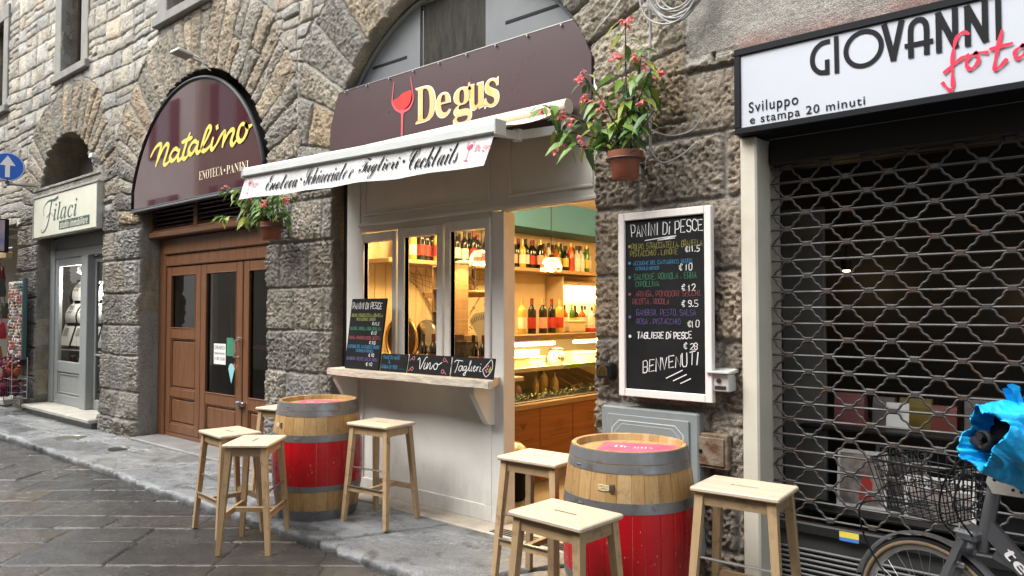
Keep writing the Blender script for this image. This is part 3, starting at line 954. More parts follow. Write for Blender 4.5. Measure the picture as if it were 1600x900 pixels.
poly = [(xs_[0] + .0, PY - .001), (-5.2, 3.73)] + top[1:-1] + [(-3.355, 3.70), (-3.34, 3.725), (-3.50, PY - .03), (-3.505, PY - .001)]
m.prism_z(poly, 1.085, 1.135)
m.build('ledge', M['cream_worn'], bar)
for x in (-5.17, -3.60):
    m = MB()
    m.prism_x([(PY - .006, 1.083), (3.77, 1.083), (3.77, 1.03), (PY - .10, .83), (PY - .07, .80), (PY - .006, .79)], x, x + .05)
    m.build('bracket', M['cream'], bar)

# grey metal tympanum with a meshed vent over the sign
M['grey_panel'] = mat('grey_sheet_metal', (.17, .18, .185), .45, c2=(.145, .155, .16), scale=2, metal=.0, rvar=.1)
tym = thing('arch_infill', 'grey sheet metal infill with a meshed vent closing the top of the big arch', 'panel', (0, 0, 0))
cx, cz, r0, hw, r1 = ARCH['deg']
m = MB()
TY = W + .10
arc = [(cx + (r0 + .05) * math.cos(t), cz + (r0 + .05) * math.sin(t)) for t in np.linspace(R(20), R(160), 40)]
vx0, vx1, vz0, vz1 = -4.42, -3.70, 3.50, 4.10
def clipx(poly, xa, xb):
    def cut(p, sgn, xx):
        o = []
        for i in range(len(p)):
            a, b = p[i - 1], p[i]
            ia, ib = sgn * (a[0] - xx) >= 0, sgn * (b[0] - xx) >= 0
            if ia != ib:
                t = (xx - a[0]) / (b[0] - a[0]); o.append((xx, a[1] + t * (b[1] - a[1])))
            if ib: o.append(b)
        return o
    return cut(cut(poly, 1, xa), -1, xb)
full = [(cx - hw, 3.2)] + [(cx + hw, 3.2)] + arc
for xa, xb in ((cx - hw - .1, vx0), (vx1, cx + hw + .1)):
    m.prism(clipx(full, xa, xb), TY, TY + .03)
m.prism([(x, max(z, vz1)) for x, z in clipx(full, vx0, vx1)], TY + .002, TY + .03)
pts = [(a, b) for a, b in arc]
m.tube([(x, TY - .01, z) for x, z in [(cx + (r0 - .03) * math.cos(t), cz + (r0 - .03) * math.sin(t)) for t in np.linspace(R(22), R(158), 40)]], .022, 6)
m.build('sheet', M['grey_panel'], tym)
m = MB()
m.box(-5.02, -4.58, TY - .004, TY - .001, 3.70, 3.722); m.build('slot', M['gap'], tym)
m = MB(); m.box(-3.50, -2.98, TY - .004, TY - .001, 3.71, 3.732); m.build('slot', M['gap'], tym)
M['vent_mesh'] = mat('vent_wire', (.035, .033, .03), .6, c2=(.09, .08, .06), scale=9, stretch=(3, 1, .6))
m = MB()
for i in range(61): x = vx0 + (vx1 - vx0) * i / 60; m.box(x - .0022, x + .0022, TY + .004, TY + .008, vz0, vz1)
for i in range(51): z = vz0 + (vz1 - vz0) * i / 50; m.box(vx0, vx1, TY + .0081, TY + .012, z - .0022, z + .0022)
m.build('vent_mesh', M['vent_mesh'], tym)
m = MB(); m.box(vx0 - .02, vx1 + .02, TY + .06, TY + .08, vz0 - .02, vz1 + .02); m.build('vent_back', mat('vent_filter', (.10, .09, .07), .9, c2=(.03, .03, .025), scale=14, stretch=(2.2, 1, .5)), tym)

# brown fascia sign with glass logo
M['fascia'] = mat('brown_fascia', (.075, .048, .050), .30, c2=(.066, .042, .045), scale=3, spec=.5, rvar=.05)
M['gold'] = mat('gold_letter', (.75, .46, .14), .35, c2=(.80, .55, .32), scale=5, metal=.25)
M['pale_edge'] = mat('letter_edge', (.85, .78, .62), .5)
M['logo_red'] = mat('logo_red', (.75, .035, .03), .4)
M['logo_rose'] = mat('logo_rose', (.55, .09, .115), .4)
sgn = thing('fascia_sign', 'dark brown fascia board with a red wine glass and gold De gus lettering', 'sign', (0, 0, 0))
SY = 3.905
m = MB()
left = [(-5.42, 2.86), (-2.655, 2.86), (-2.655, 3.22), (-2.70, 3.36)]
m.prism([(-5.425, 2.84), (-2.65, 2.84), (-2.65, 3.25), (-2.72, 3.42), (-2.79, 3.515), (-5.31, 3.515), (-5.37, 3.36), (-5.425, 3.2)], SY, SY + .03)
m.build('board', M['fascia'], sgn)
m = MB(); m.bbox(-5.31, -2.79, SY - .004, SY + .034, 3.516, 3.523, .002)
m.build('top_edge', mat('sign_edge_metal', (.5, .5, .5), .3, metal=1), sgn)
M['screw'] = mat('screw_metal', (.5, .5, .5), .3, metal=1)
for i in range(9):
    m = MB(); m.lathe([(.008, 0), (.008, -.012), (.005, -.016)], 8, (-5.2 + i * .29, SY - .004, 3.50), axis='y'); m.build('screw', M['screw'], sgn)
m = MB()
for dx, mt in ((0, 1), (.0, 0)):
    m.mat = mt
    e = .010 if mt else 0
    y = SY - (.003 if mt else .006)
    for s_, a, b, z0, z1 in (('D', -4.30, -4.09, 3.085, 3.352), ('e', -4.075, -3.925, 3.082, 3.262), ('g', -3.885, -3.705, 2.995, 3.262), ('u', -3.73, -3.575, 3.082, 3.262), ('s', -3.565, -3.44, 3.075, 3.268)):
        put_text(m, s_, a - e, z0 - e, b + e, z1 + e, y, 'serif_bold')
    m.box(-3.735, -3.715, y, y + .001, 3.235, 3.29)
m.build('lettering', [M['gold'], M['pale_edge']], sgn)
GLS = [(-4.566,3.467),(-4.588,3.328),(-4.58,3.283),(-4.54,3.236),(-4.488,3.209),(-4.465,3.2),(-4.437,3.205),(-4.386,3.217),(-4.347,3.257),(-4.337,3.306),(-4.368,3.466)]
WINE = [(-4.57,3.314),(-4.517,3.323),(-4.466,3.348),(-4.415,3.357),(-4.357,3.351),(-4.359,3.293),(-4.389,3.243),(-4.44,3.223),(-4.491,3.225),(-4.54,3.254),(-4.569,3.289)]
m = MB()
sp = spline(GLS, 6); n_ = len(sp)
m.ribbon(sp, [.008 + .016 * math.sin(PI * i / (n_ - 1)) for i in range(n_)], SY - .004)
m.ribbon([(-4.463, 3.21), (-4.465, 3.17), (-4.468, 3.05), (-4.47, 2.86)], [.05, .026, .022, .026], SY - .0045)
m.mat = 1
w_ = spline(WINE, 4, True)
c0 = (-4.46, 3.29)
m.add([(c0[0], SY - .006, c0[1])] + [(a, SY - .006, b) for a, b in w_], [(0, i + 1, (i + 1) % len(w_) + 1) for i in range(len(w_))])
m.build('wine_glass_logo', [M['logo_rose'], M['logo_red']], sgn)

# ------------------------------------------------------------------ enoteca front: lunette sign, louvres, wooden doors
M['oak'] = wood('brown_door_wood', (.195, .088, .042), (.112, .047, .021), 'z', 2.0, .38)
M['oakx'] = wood('brown_rail_wood', (.180, .081, .039), (.105, .045, .02), 'x', 2.0, .38)
M['louvre'] = wood('dark_louvre_wood', (.050, .020, .013), (.028, .012, .009), 'x', 2.0, .4)
M['maroon'] = mat('maroon_gloss_sheet', (.060, .013, .020), .05, spec=1.0, coat=1.0)
M['maroon'].node_tree.nodes['Principled BSDF'].inputs['Coat IOR'].default_value = 2.5
M['black_rim'] = mat('black_rim', (.008, .008, .009), .4, spec=.3)
M['yellow_neon'] = mat('yellow_letter', (.75, .60, .13), .4)
M['cream_letter'] = mat('cream_letter', (.75, .66, .45), .5)
cx, cz = -7.95, 2.62
lun = thing('lunette_sign', 'glossy maroon half-round sign reading Natalino in yellow script', 'sign', (0, 0, 0))
LY = 3.885
def lun_outline(hw_, r_, z0, top=0.0):
    t0 = math.acos(hw_ / r_)
    return [(cx - hw_, z0), (cx + hw_, z0)] + [(cx + r_ * math.cos(t), cz + (r_ + top) * math.sin(t)) for t in np.linspace(t0, PI - t0, 56)]
m = MB(); m.prism(lun_outline(1.45, 1.53, 2.86), LY, LY + .04); m.build('panel', M['maroon'], lun)
m = MB()
ol = lun_outline(1.48, 1.55, 2.845)
m.tube([(x, LY + .005, z) for x, z in ol], .024, 8, closed=True)
m.build('rim', M['black_rim'], lun)
m = MB(); m.bbox(cx - 1.5, cx + 1.5, LY - .03, LY + .06, 2.815, 2.835, .004); m.build('bottom_trim', mat('sign_trim_steel', (.35, .35, .36), .3, metal=.9), lun)
NAT = [
 [(-8.942,3.445),(-8.862,3.515),(-8.774,3.557),(-8.704,3.567),(-8.668,3.542),(-8.726,3.446),(-8.802,3.319)],
 [(-8.785,3.343),(-8.682,3.45),(-8.589,3.522),(-8.52,3.54),(-8.485,3.507),(-8.55,3.401),(-8.591,3.331),(-8.538,3.305),(-8.429,3.345)],
 [(-8.231,3.425),(-8.307,3.457),(-8.389,3.434),(-8.438,3.376),(-8.394,3.329),(-8.311,3.345),(-8.231,3.406)],
 [(-8.199,3.434),(-8.246,3.359),(-8.22,3.313),(-8.147,3.334),(-8.1,3.368)],
 [(-7.963,3.582),(-8.032,3.502),(-8.101,3.397),(-8.123,3.333),(-8.066,3.312),(-7.988,3.352)],
 [(-8.152,3.504),(-8.036,3.514),(-7.915,3.525)],
 [(-7.796,3.451),(-7.859,3.475),(-7.936,3.449),(-7.989,3.391),(-7.948,3.341),(-7.871,3.364),(-7.803,3.42)],
 [(-7.77,3.458),(-7.81,3.374),(-7.778,3.336),(-7.703,3.359)],
 [(-7.71,3.356),(-7.593,3.454),(-7.507,3.541),(-7.53,3.583),(-7.581,3.566),(-7.639,3.488),(-7.689,3.394),(-7.657,3.338),(-7.575,3.348),(-7.481,3.391)],
 [(-7.447,3.449),(-7.488,3.365),(-7.458,3.327),(-7.38,3.367)],
 [(-7.367,3.555),(-7.363,3.54)],
 [(-7.38,3.363),(-7.303,3.431),(-7.241,3.471),(-7.206,3.459),(-7.251,3.323)],
 [(-7.238,3.353),(-7.15,3.436),(-7.069,3.472),(-7.028,3.444),(-7.073,3.357),(-7.038,3.313),(-6.959,3.357)],
 [(-6.81,3.486),(-6.876,3.497),(-6.928,3.448),(-6.946,3.381),(-6.905,3.331),(-6.833,3.344),(-6.776,3.404),(-6.771,3.459),(-6.804,3.497),(-6.745,3.451),(-6.663,3.465)]]
m = MB()
for k, st in enumerate(NAT):
    sp = spline(st, 7)
    n_ = len(sp)
    ws = []
    for i, q in enumerate(sp):
        a, b = sp[max(0, i - 1)], sp[min(n_ - 1, i + 1)]
        an = math.atan2(b[1] - a[1], b[0] - a[0])
        ws.append((.034 + .028 * abs(math.sin(an - .55))) * (1 - .45 * (abs(2 * i / (n_ - 1) - 1) ** 6)))
    if len(st) == 2: ws = [.055] * n_
    m.ribbon(sp, ws, LY - .004 - .0004 * k)
m.build('lettering', M['yellow_neon'], lun)
m = MB()
put_text(m, 'ENOTECA', -7.75, 3.03, -7.25, 3.128, LY - .004, 'serif_bold', offset=-.012)
put_text(m, 'PANINI', -7.17, 3.026, -6.74, 3.118, LY - .004, 'serif_bold', offset=-.012)
m.box(-7.222, -7.198, LY - .004, LY - .003, 3.062, 3.086)
m.build('small_lettering', M['cream_letter'], lun)

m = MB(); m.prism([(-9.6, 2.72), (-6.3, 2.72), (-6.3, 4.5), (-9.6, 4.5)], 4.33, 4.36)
m.build('arch_backing', mat('arch_shade_dark', (.02, .019, .018), .9), building)  # dark board added to close off the sky, coloured as the arch's shade
eno = thing('wooden_door_front', 'brown wooden front with glazed doors under dark louvres', 'shop front', (0, 0, 0))
DY = 4.19
m = MB()
m.bbox(-9.30, -9.12, DY - .03, DY + .1, .1, 2.52, .01)
m.bbox(-9.119, -6.40, DY - .028, DY + .1, 2.16, 2.30, .01); m.bbox(-9.119, -6.40, DY - .055, DY + .1, 2.301, 2.50, .012)
m.bbox(-9.119, -6.40, DY - .01, DY + .1, .1, .15, .006)
m.build('frame', M['oak'], eno)
m = MB(); m.bbox(-9.30, -6.40, 4.02, 4.3, 2.501, 2.57, .012); m.build('ledge', M['oakx'], eno)
m = MB()
m.box(-9.30, -6.40, 4.10, 4.3, 2.80, 2.96)
for xa, xb in ((-9.30, -9.255), (-8.20, -8.165), (-8.155, -8.12), (-7.06, -7.02), (-6.44, -6.40)): m.bbox(xa, xb, 4.045, 4.12, 2.571, 2.98, .006)
for xa, xb in ((-9.254, -8.201), (-8.119, -7.061), (-7.019, -6.441)): m.bbox(xa, xb, 4.05, 4.12, 2.572, 2.60, .005)
m.build('louvre_frame', M['oakx'], eno)
for xa, xb in ((-9.254, -8.201), (-8.119, -7.061), (-7.019, -6.441)):
    m = MB()
    for i in range(7):
        z = 2.615 + i * .052
        m.prism_x([(4.055, z), (4.062, z - .008), (4.115, z + .040), (4.108, z + .048)], xa, xb)
    m.box(xa, xb, 4.125, 4.13, 2.59, 2.97)
    m.build('louvre', M['louvre'], eno)

def door_leaf(x0, x1, gz0, panels, stile=.11, name='door', handle=None):
    m = MB()
    ya, yb = DY - .012, DY + .04
    g0, g1 = x0 + stile, x1 - stile
    m.bbox(x0, g0, ya, yb, .155, 2.15, .006); m.bbox(g1, x1, ya, yb, .155, 2.15, .006)
    m.bbox(g0, g1, ya + .001, yb, 2.05, 2.149, .006); m.bbox(g0, g1, ya + .001, yb, gz0 - .13, gz0, .006)
    m.bbox(g0, g1, ya + .001, yb, .156, .26, .006)
    for (a, b) in panels:
        m.box(g0, g1, DY + .018, DY + .03, a, b)
        m.bbox(g0 + .03, g1 - .03, DY + .002, DY + .02, a + .03, b - .03, .012)
        molding(m, g0, g1, a, b, DY + .016, .016, .018)
    for a, b in zip(panels[:-1], panels[1:]):
        m.bbox(g0, g1, ya + .001, yb, b[1], a[0], .006)
    d = m.build(name, M['oak'], eno)
    p = MB(); p.add([(g0, DY + .012, gz0), (g1, DY + .012, gz0), (g1, DY + .012, 2.05), (g0, DY + .012, 2.05)], [(0, 1, 2, 3)])
    p.build('pane', M['pane'], d)
    q = MB(); molding(q, g0 - .005, g1 + .005, gz0 - .005, 2.055, ya + .004, .014, .01); q.build('glazing_bead', M['oakx'], d)
    return d
door_leaf(-9.115, -8.27, 1.41, [(.68, 1.28), (.26, .58)], .115, 'side_panel')
d1 = door_leaf(-8.262, -7.345, .69, [(.26, .56)], .125)
d2 = door_leaf(-7.325, -6.46, .69, [(.26, .56)], .11)
M['steel'] = mat('brushed_steel', (.55, .54, .52), .3, metal=1.0)
M['brass'] = mat('worn_brass', (.5, .33, .12), .35, metal=1.0)
m = MB()
m.tube([(-7.40, DY - .02, 1.30), (-7.40, DY - .07, 1.30), (-7.40, DY - .075, 1.12), (-7.40, DY - .02, 1.12)], .010, 8)
m.tube([(-7.38, DY - .05, 1.33), (-7.28, DY - .05, 1.33)], .008, 8)
m.build('handle', M['steel'], d1)
m = MB(); m.tube([(-7.385, DY - .04, 1.04), (-7.385, DY - .055, 1.0), (-7.385, DY - .04, .80)], .006, 8); m.build('latch', M['brass'], d1)
m = MB(); m.bbox(-7.41, -7.26, DY - .05, DY - .013, .60, .645, .008); m.bbox(-7.335, -7.30, DY - .07, DY - .02, .59, .655, .006); m.build('bolt', M['steel'], d2)
M['paper'] = mat('white_paper', (.72, .72, .70), .7)
M['paper_teal'] = mat('pale_teal_sticker', (.25, .55, .58), .5)
M['sticker_green'] = mat('green_sticker', (.05, .22, .12), .5)
M['sticker_red'] = mat('red_sticker', (.5, .05, .06), .5)
M['ink'] = mat('black_ink', (.006, .006, .007), .8, spec=.15)
def sticker(x0, x1, z0, z1, mt, label, text=None, shape=None, name='door_notice'):
    t = thing(name, label, 'notice', ((x0 + x1) / 2, DY + .009, (z0 + z1) / 2))
    m = MB()
    hx, hz = (x1 - x0) / 2, (z1 - z0) / 2
    if shape == 'pin':
        m.prism([(0, -hz), (hx * .7, 0), (hx, hz * .45), (hx * .6, hz * .9), (0, hz), (-hx * .6, hz * .9), (-hx, hz * .45), (-hx * .7, 0)], -.002, 0)
    else:
        m.prism([(-hx, -hz), (hx, -hz), (hx, hz), (-hx, hz)], -.002, 0)
    m.build('sheet', mt, t)
    if text:
        m = MB()
        for s_, a, b in text:
            put_text(m, s_, -hx * .85, -hz + a * 2 * hz, hx * .85, -hz + b * 2 * hz, -.003)
        m.build('print', M['ink'], t)
    return t
sticker(-7.98, -7.72, 1.02, 1.25, M['paper'], 'white opening hours sheet stuck on the brown glazed door', [('ORARIO', .72, .9), ('martedi domenica', .48, .6), ('11.00  23.00', .2, .34)])
sticker(-7.70, -7.56, 1.12, 1.32, M['sticker_green'], 'green square notice on the glass of the brown door')
sticker(-7.66, -7.53, .82, 1.04, M['paper_teal'], 'pale blue pin-shaped sticker low on the brown door glass', shape='pin')
sticker(-7.545, -7.49, 1.16, 1.26, M['paper'], 'tiny white label beside the green notice on the door')
sticker(-7.55, -7.50, .97, 1.05, M['sticker_red'], 'small reddish round sticker beside the pin-shaped one', shape='pin')
# what shows behind the enoteca glass
m = MB()
zf = 4.9
m.box(-8.9, -8.85, zf, zf + .05, 1.15, 2.3); m.box(-7.95, -7.9, zf, zf + .05, 1.15, 2.3); m.box(-8.9, -7.9, zf, zf + .05, 1.15, 1.2); m.box(-8.9, -7.9, zf, zf + .05, 2.25, 2.3)
ft = tag(m.build('picture_frame', mat('pale_wood', (.35, .25, .13), .5)), 'pale wooden frame standing behind the glass of the brown door', 'frame')
red = thing('hanging_tag', 'small red tag hanging behind the brown door glass', 'tag', (-7.86, 4.45, 1.87))
m = MB(); m.bbox(-.07, .07, -.003, .003, -.035, .035, .002); m.build('card', M['sticker_red'], red)
m = MB(); m.tube([(0, 0, .035), (0, 0, .3)], .002, 5); m.build('string', M['ink'], red)

# ------------------------------------------------------------------ estate agent's front and sign
M['grey_frame'] = mat('grey_door_paint', (.30, .315, .31), .45, c2=(.26, .275, .27), scale=3)
M['agency_white'] = mat('agency_sign_white', (.66, .66, .55), .5, c2=(.60, .60, .48), scale=2.5)
M['agency_green'] = mat('agency_dark_green', (.055, .10, .085), .5)
ag = thing('agency_sign', 'off-white hanging signboard reading Filaci with a dark green studio immobiliare tag', 'sign', (0, 0, 0))
AY = 3.85
m = MB(); m.bbox(-12.86, -10.44, AY, AY + .10, 2.72, 3.32, .01); m.build('board', M['agency_white'], ag)
m = MB(); m.bbox(-12.89, -10.41, AY - .012, AY + .11, 3.322, 3.352, .004); m.bbox(-12.88, -12.862, AY - .01, AY + .1, 2.71, 3.322, .004); m.bbox(-10.438, -10.42, AY - .01, AY + .1, 2.71, 3.322, .004)
m.build('edge_trim', mat('agency_trim', (.45, .45, .42), .4, metal=.5), ag)
m = MB()
put_text(m, 'ilaci', -12.02, 2.93, -11.12, 3.19, AY - .003, 'italic')
sp = spline([(-12.42, 3.04), (-12.44, 3.12), (-12.36, 3.20), (-12.2, 3.24), (-12.0, 3.235), (-11.86, 3.26)], 6)
m.ribbon(sp, [.012 + .05 * max(0, (i / len(sp)) - .3) for i in range(len(sp))], AY - .003)
sp = spline([(-12.10, 3.23), (-12.16, 3.10), (-12.22, 2.95), (-12.32, 2.84), (-12.44, 2.79), (-12.50, 2.80), (-12.52, 2.84)], 6)
m.ribbon(sp, [.035 - .026 * (i / len(sp)) for i in range(len(sp))], AY - .0034)
m.ribbon(spline([(-12.30, 3.0), (-12.2, 3.04), (-12.12, 3.05), (-12.04, 3.0)], 5), .012, AY - .0038)
m.box(-11.79, -10.68, AY - .003, AY - .001, 2.785, 2.91)
m.build('lettering', M['agency_green'], ag)
m = MB(); put_text(m, 'studio immobiliare', -11.74, 2.795, -10.73, 2.90, AY - .006, 'sans_bold_italic'); m.build('tag_lettering', M['agency_white'], ag)
agf = thing('estate_agent_shopfront', 'grey painted glazed door and shop window under the off-white hanging sign', 'shop front', (0, 0, 0))
GY = 4.15
m = MB()
m.bbox(-12.97, -12.78, GY - .03, GY + .08, .216, 2.72, .006)
m.bbox(-11.66, -11.42, GY - .05, GY + .06, .216, 2.42, .008)
m.bbox(-12.779, -10.43, GY - .02, GY + .08, 2.42, 2.55, .006)
m.bbox(-12.779, -10.43, GY - .0, GY + .06, 2.551, 2.74, .006)
m.build('frame', M['grey_frame'], agf)
m = MB(); m.box(-12.779, -10.43, GY + .03, GY + .05, 2.741, 3.0); m.build('shutter_box', M['gap'], agf)
m = MB()
m.bbox(-12.775, -12.64, GY - .01, GY + .04, .217, 2.415, .006); m.bbox(-11.74, -11.662, GY - .01, GY + .04, .217, 2.415, .006)
m.bbox(-12.639, -11.741, GY - .009, GY + .04, .218, .36, .006); m.bbox(-12.639, -11.741, GY - .009, GY + .04, .70, .86, .006); m.bbox(-12.639, -11.741, GY - .009, GY + .04, 2.30, 2.414, .006)
m.box(-12.639, -11.741, GY + .012, GY + .03, .36, .70); molding(m, -12.62, -11.76, .38, .68, GY + .012)
d = m.build('window_frame', M['grey_frame'], agf)
m = MB(); m.add([(-12.64, GY + .02, .86), (-11.74, GY + .02, .86), (-11.74, GY + .02, 2.3), (-12.64, GY + .02, 2.3)], [(0, 1, 2, 3)]); m.build('pane', M['pane'], d)
m = MB()
m.bbox(-11.418, -11.36, GY + .05, GY + .09, .218, 2.415, .005); m.bbox(-10.50, -10.43, GY + .05, GY + .09, .218, 2.415, .005); m.bbox(-11.359, -10.501, GY + .05, GY + .09, .219, .36, .005); m.bbox(-11.359, -10.501, GY + .05, GY + .09, 2.32, 2.414, .005)
m.bbox(-11.359, -10.501, GY + .05, GY + .09, .98, 1.01, .004)
d = m.build('door', M['grey_frame'], agf)
m = MB(); m.add([(-11.36, GY + .07, .36), (-10.5, GY + .07, .36), (-10.5, GY + .07, 2.32), (-11.36, GY + .07, 2.32)], [(0, 1, 2, 3)]); m.build('pane', M['pane'], d)
# leaflet stands in the agency window
M['alu'] = mat('pale_aluminium', (.6, .6, .58), .4, metal=.3)
M['photo_grey'] = mat('leaflet_photo', (.18, .2, .22), .6, c2=(.42, .4, .36), scale=30)
def leaflet_stand(x, y, rz, label):
    t = thing('leaflet_stand', label, 'leaflet stand', (x, y, .45), rz, 'leaflet stands in the estate agency window')
    m = MB()
    for s in (-1, 1):
        m.tube([(s * .42, -.25, .02), (s * .36, .25, 1.75)], .014, 6)
    for q in (.35, .55): m.tube([(-.41, -.25 + .5 * q / 1.75, q), (.41, -.25 + .5 * q / 1.75, q)], .012, 6)
    m.build('frame', M['alu'], t)
    for k, q in enumerate((.62, .98, 1.34)):
        for i in (-1, 1):
            a = MB()
            zc, yc = q, -.25 + .5 * q / 1.75 - .03
            n = 7
            vs, fs = [], []
            for j in range(n):
                u = j / (n - 1)
                bow = -.05 * math.sin(PI * u) if k else 0
                for sgn_ in (-1, 1):
                    vs.append((i * .2 + sgn_ * .17, yc + bow + u * .09, zc + u * .31))
            for j in range(n - 1): fs.append((2 * j, 2 * j + 1, 2 * j + 3, 2 * j + 2))
            a.add(vs, fs)
            lf = a.build('leaflet', M['paper'], t, smooth=True)
            b = MB()
            u0, u1 = (.5, .9)
            b.add([(i * .2 - .13, yc - .052 + u0 * .09 if k else yc - .004 + u0 * .09, zc + u0 * .31), (i * .2 + .02, yc - .052 + u0 * .09 if k else yc - .004 + u0 * .09, zc + u0 * .31), (i * .2 + .02, yc - .03 + u1 * .09 if k else yc - .004 + u1 * .09, zc + u1 * .31), (i * .2 - .13, yc - .03 + u1 * .09 if k else yc - .004 + u1 * .09, zc + u1 * .31)], [(0, 1, 2, 3)])
            b.build('photo', M['photo_grey'], lf)
    return t
leaflet_stand(-12.98, 4.52, .1, 'leaflet stand of curled white sheets behind the grey shop window')
leaflet_stand(-12.02, 4.55, .1, 'leaflet stand of curled white sheets seen through the grey glass door')
# ------------------------------------------------------------------ wine bar interior
M['warm_wall'] = mat('cream_wall_paint', (.62, .50, .32), .7, c2=(.57, .45, .28), scale=2)
M['teal'] = mat('teal_paint', (.055, .20, .34), .6)
M['shelf_wood'] = wood('pine_shelf', (.50, .35, .19), (.38, .24, .11), 'y', 3, .5)
M['old_plank'] = wood('old_plank', (.30, .20, .11), (.17, .10, .05), 'y', 3, .55)
M['crate_wood'] = wood('orange_crate_wood', (.235, .080, .018), (.16, .052, .011), 'y', 2, .5)
M['stamp'] = mat('crate_stamp', (.10, .04, .015), .7)
M['steel_dark'] = mat('dark_steel', (.2, .19, .17), .35, metal=1)
room('wine_bar_wall', -5.50, -2.25, 4.10, 8.7, .088, 3.0, M['warm_wall'])
m = MB(); m.box(-5.499, -5.02, 4.13, 8.69, 2.52, 2.84)
tag(m.build('soffit_beam', M['teal']), kind='structure')
m = MB(); m.box(-5.499, -2.26, 4.11, 8.69, 2.841, 2.86)
tag(m.build('ceiling', mat('ceiling_paint', (.60, .52, .40), .7)), kind='structure')
# boards on the wall behind the window
m = MB()
for i in range(9): m.bbox(-5.496, -5.478, 4.2 + i * .13, 4.326 + i * .13, .1, 2.06, .004)
tag(m.build('wall_panelling', mat('panelling_paint', (.60, .46, .27), .6)), kind='structure')
m = MB(); m.bbox(-5.495, -5.15, 4.35, 8.0, 2.055, 2.095, .004)
top_shelf = tag(m.build('wall_shelf', M['shelf_wood']), 'long pine shelf of bottles along the cream wall inside the wine bar', 'shelf')

LAMPW = (1.0, .65, .27)
def lamp_light(name, kind, loc, power, size=.1, parent=None, rot=None, sizey=None):
    l = bpy.data.lights.new(name, kind)
    l.energy = power; l.color = LAMPW
    if kind == 'AREA':
        l.size = size
        if sizey: l.shape = 'RECTANGLE'; l.size_y = sizey
    else: l.shadow_soft_size = size
    o = bpy.data.objects.new(name, l); COL.objects.link(o); o.location = loc
    if rot: o.rotation_euler = rot
    if parent is not None: o.parent = parent
    return o
M['glow'] = mat('lamp_glow', (1, .8, .5), .5, emit=(1, .72, .32), estr=9)
M['glow_tube'] = mat('tube_glow', (1, .85, .6), .5, emit=(1, .80, .42), estr=9)
def ceiling_lamp(x, y, label):
    t = thing('ceiling_lamp', label, 'ceiling lamp', (x, y, 2.84), 0, 'ceiling lamps inside the wine bar')
    m = MB(); m.lathe([(.13, 0), (.14, -.02), (.13, -.05), (.11, -.055)], 20); m.build('housing', M['alu'], t)
    m = MB(); m.lathe([(.105, -.056), (.06, -.075), (.001, -.08)], 20, cap0=True); m.build('diffuser', M['glow'], t, smooth=True)
    lamp_light('bulb', 'POINT', (0, 0, -.2), 29, .1, t)
ceiling_lamp(-4.25, 5.1, 'round ceiling lamp over the near end of the deli counter')
ceiling_lamp(-4.45, 4.42, 'added round lamp brightening the wall behind the serving window')  # extra lamp, added to brighten the wall behind the panes
ceiling_lamp(-3.5, 7.2, 'round ceiling lamp deep inside the wine bar')

t = thing('window_lamp', 'small lit white lamp hanging over the leaflet stands in the grey shop window', 'lamp', (-12.55, 4.42, 2.22))
m = MB(); m.tube([(0, 0, .1), (0, 0, .78)], .008, 6); m.lathe([(.02, .1), (.05, .08), (.06, .0)], 14, cap0=False, cap1=False); m.build('lamp_shade', M['alu'], t, smooth=True)
m = MB(); m.ball((0, 0, .02), .045, 8); m.build('bulb', mat('white_bulb', (1, 1, 1), .5, emit=(1, .95, .85), estr=6), t, smooth=True)
lw_ = LAMPW; LAMPW = (1, .93, .82)
lamp_light('light', 'POINT', (.05, -.05, -.12), 26, .06, t)
LAMPW = lw_
# bottles
M['glass_dark'] = mat('bottle_glass_dark', (.012, .012, .009), .08, spec=.6)
M['glass_green'] = mat('bottle_glass_green', (.05, .16, .02), .1, spec=.6)
M['glass_gold'] = mat('bottle_white_wine', (.55, .36, .07), .1, spec=.6)
M['glass_amber'] = mat('bottle_amber', (.30, .09, .015), .1, spec=.6)
M['glass_orange'] = mat('bottle_orange', (.75, .10, .015), .12, spec=.6)
M['glass_clear'] = mat('bottle_clear', (.55, .58, .52), .08, spec=.6)
M['label_red'] = mat('label_red', (.42, .035, .025), .6)
M['label_white'] = mat('label_white', (.72, .68, .58), .6)
M['label_yellow'] = mat('label_yellow', (.65, .48, .10), .6)
M['label_pink'] = mat('label_pink', (.66, .36, .27), .6)
M['cap_black'] = mat('cap_black', (.02, .018, .018), .4)
M['cap_red'] = mat('cap_red', (.16, .02, .02), .4)
M['cap_gold'] = mat('cap_gold', (.55, .40, .18), .35, metal=.4)
WINEP = [(.0, 0), (.036, 0), (.0375, .006), (.0375, .185), (.035, .205), (.024, .225), (.0155, .24), (.0145, .27), (.0145, .30)]
SQUATP = [(.0, 0), (.042, 0), (.044, .008), (.044, .17), (.038, .19), (.018, .21), (.015, .25), (.015, .28)]
TALLP = [(.0, 0), (.033, 0), (.034, .006), (.034, .20), (.030, .225), (.0155, .25), (.014, .31)]
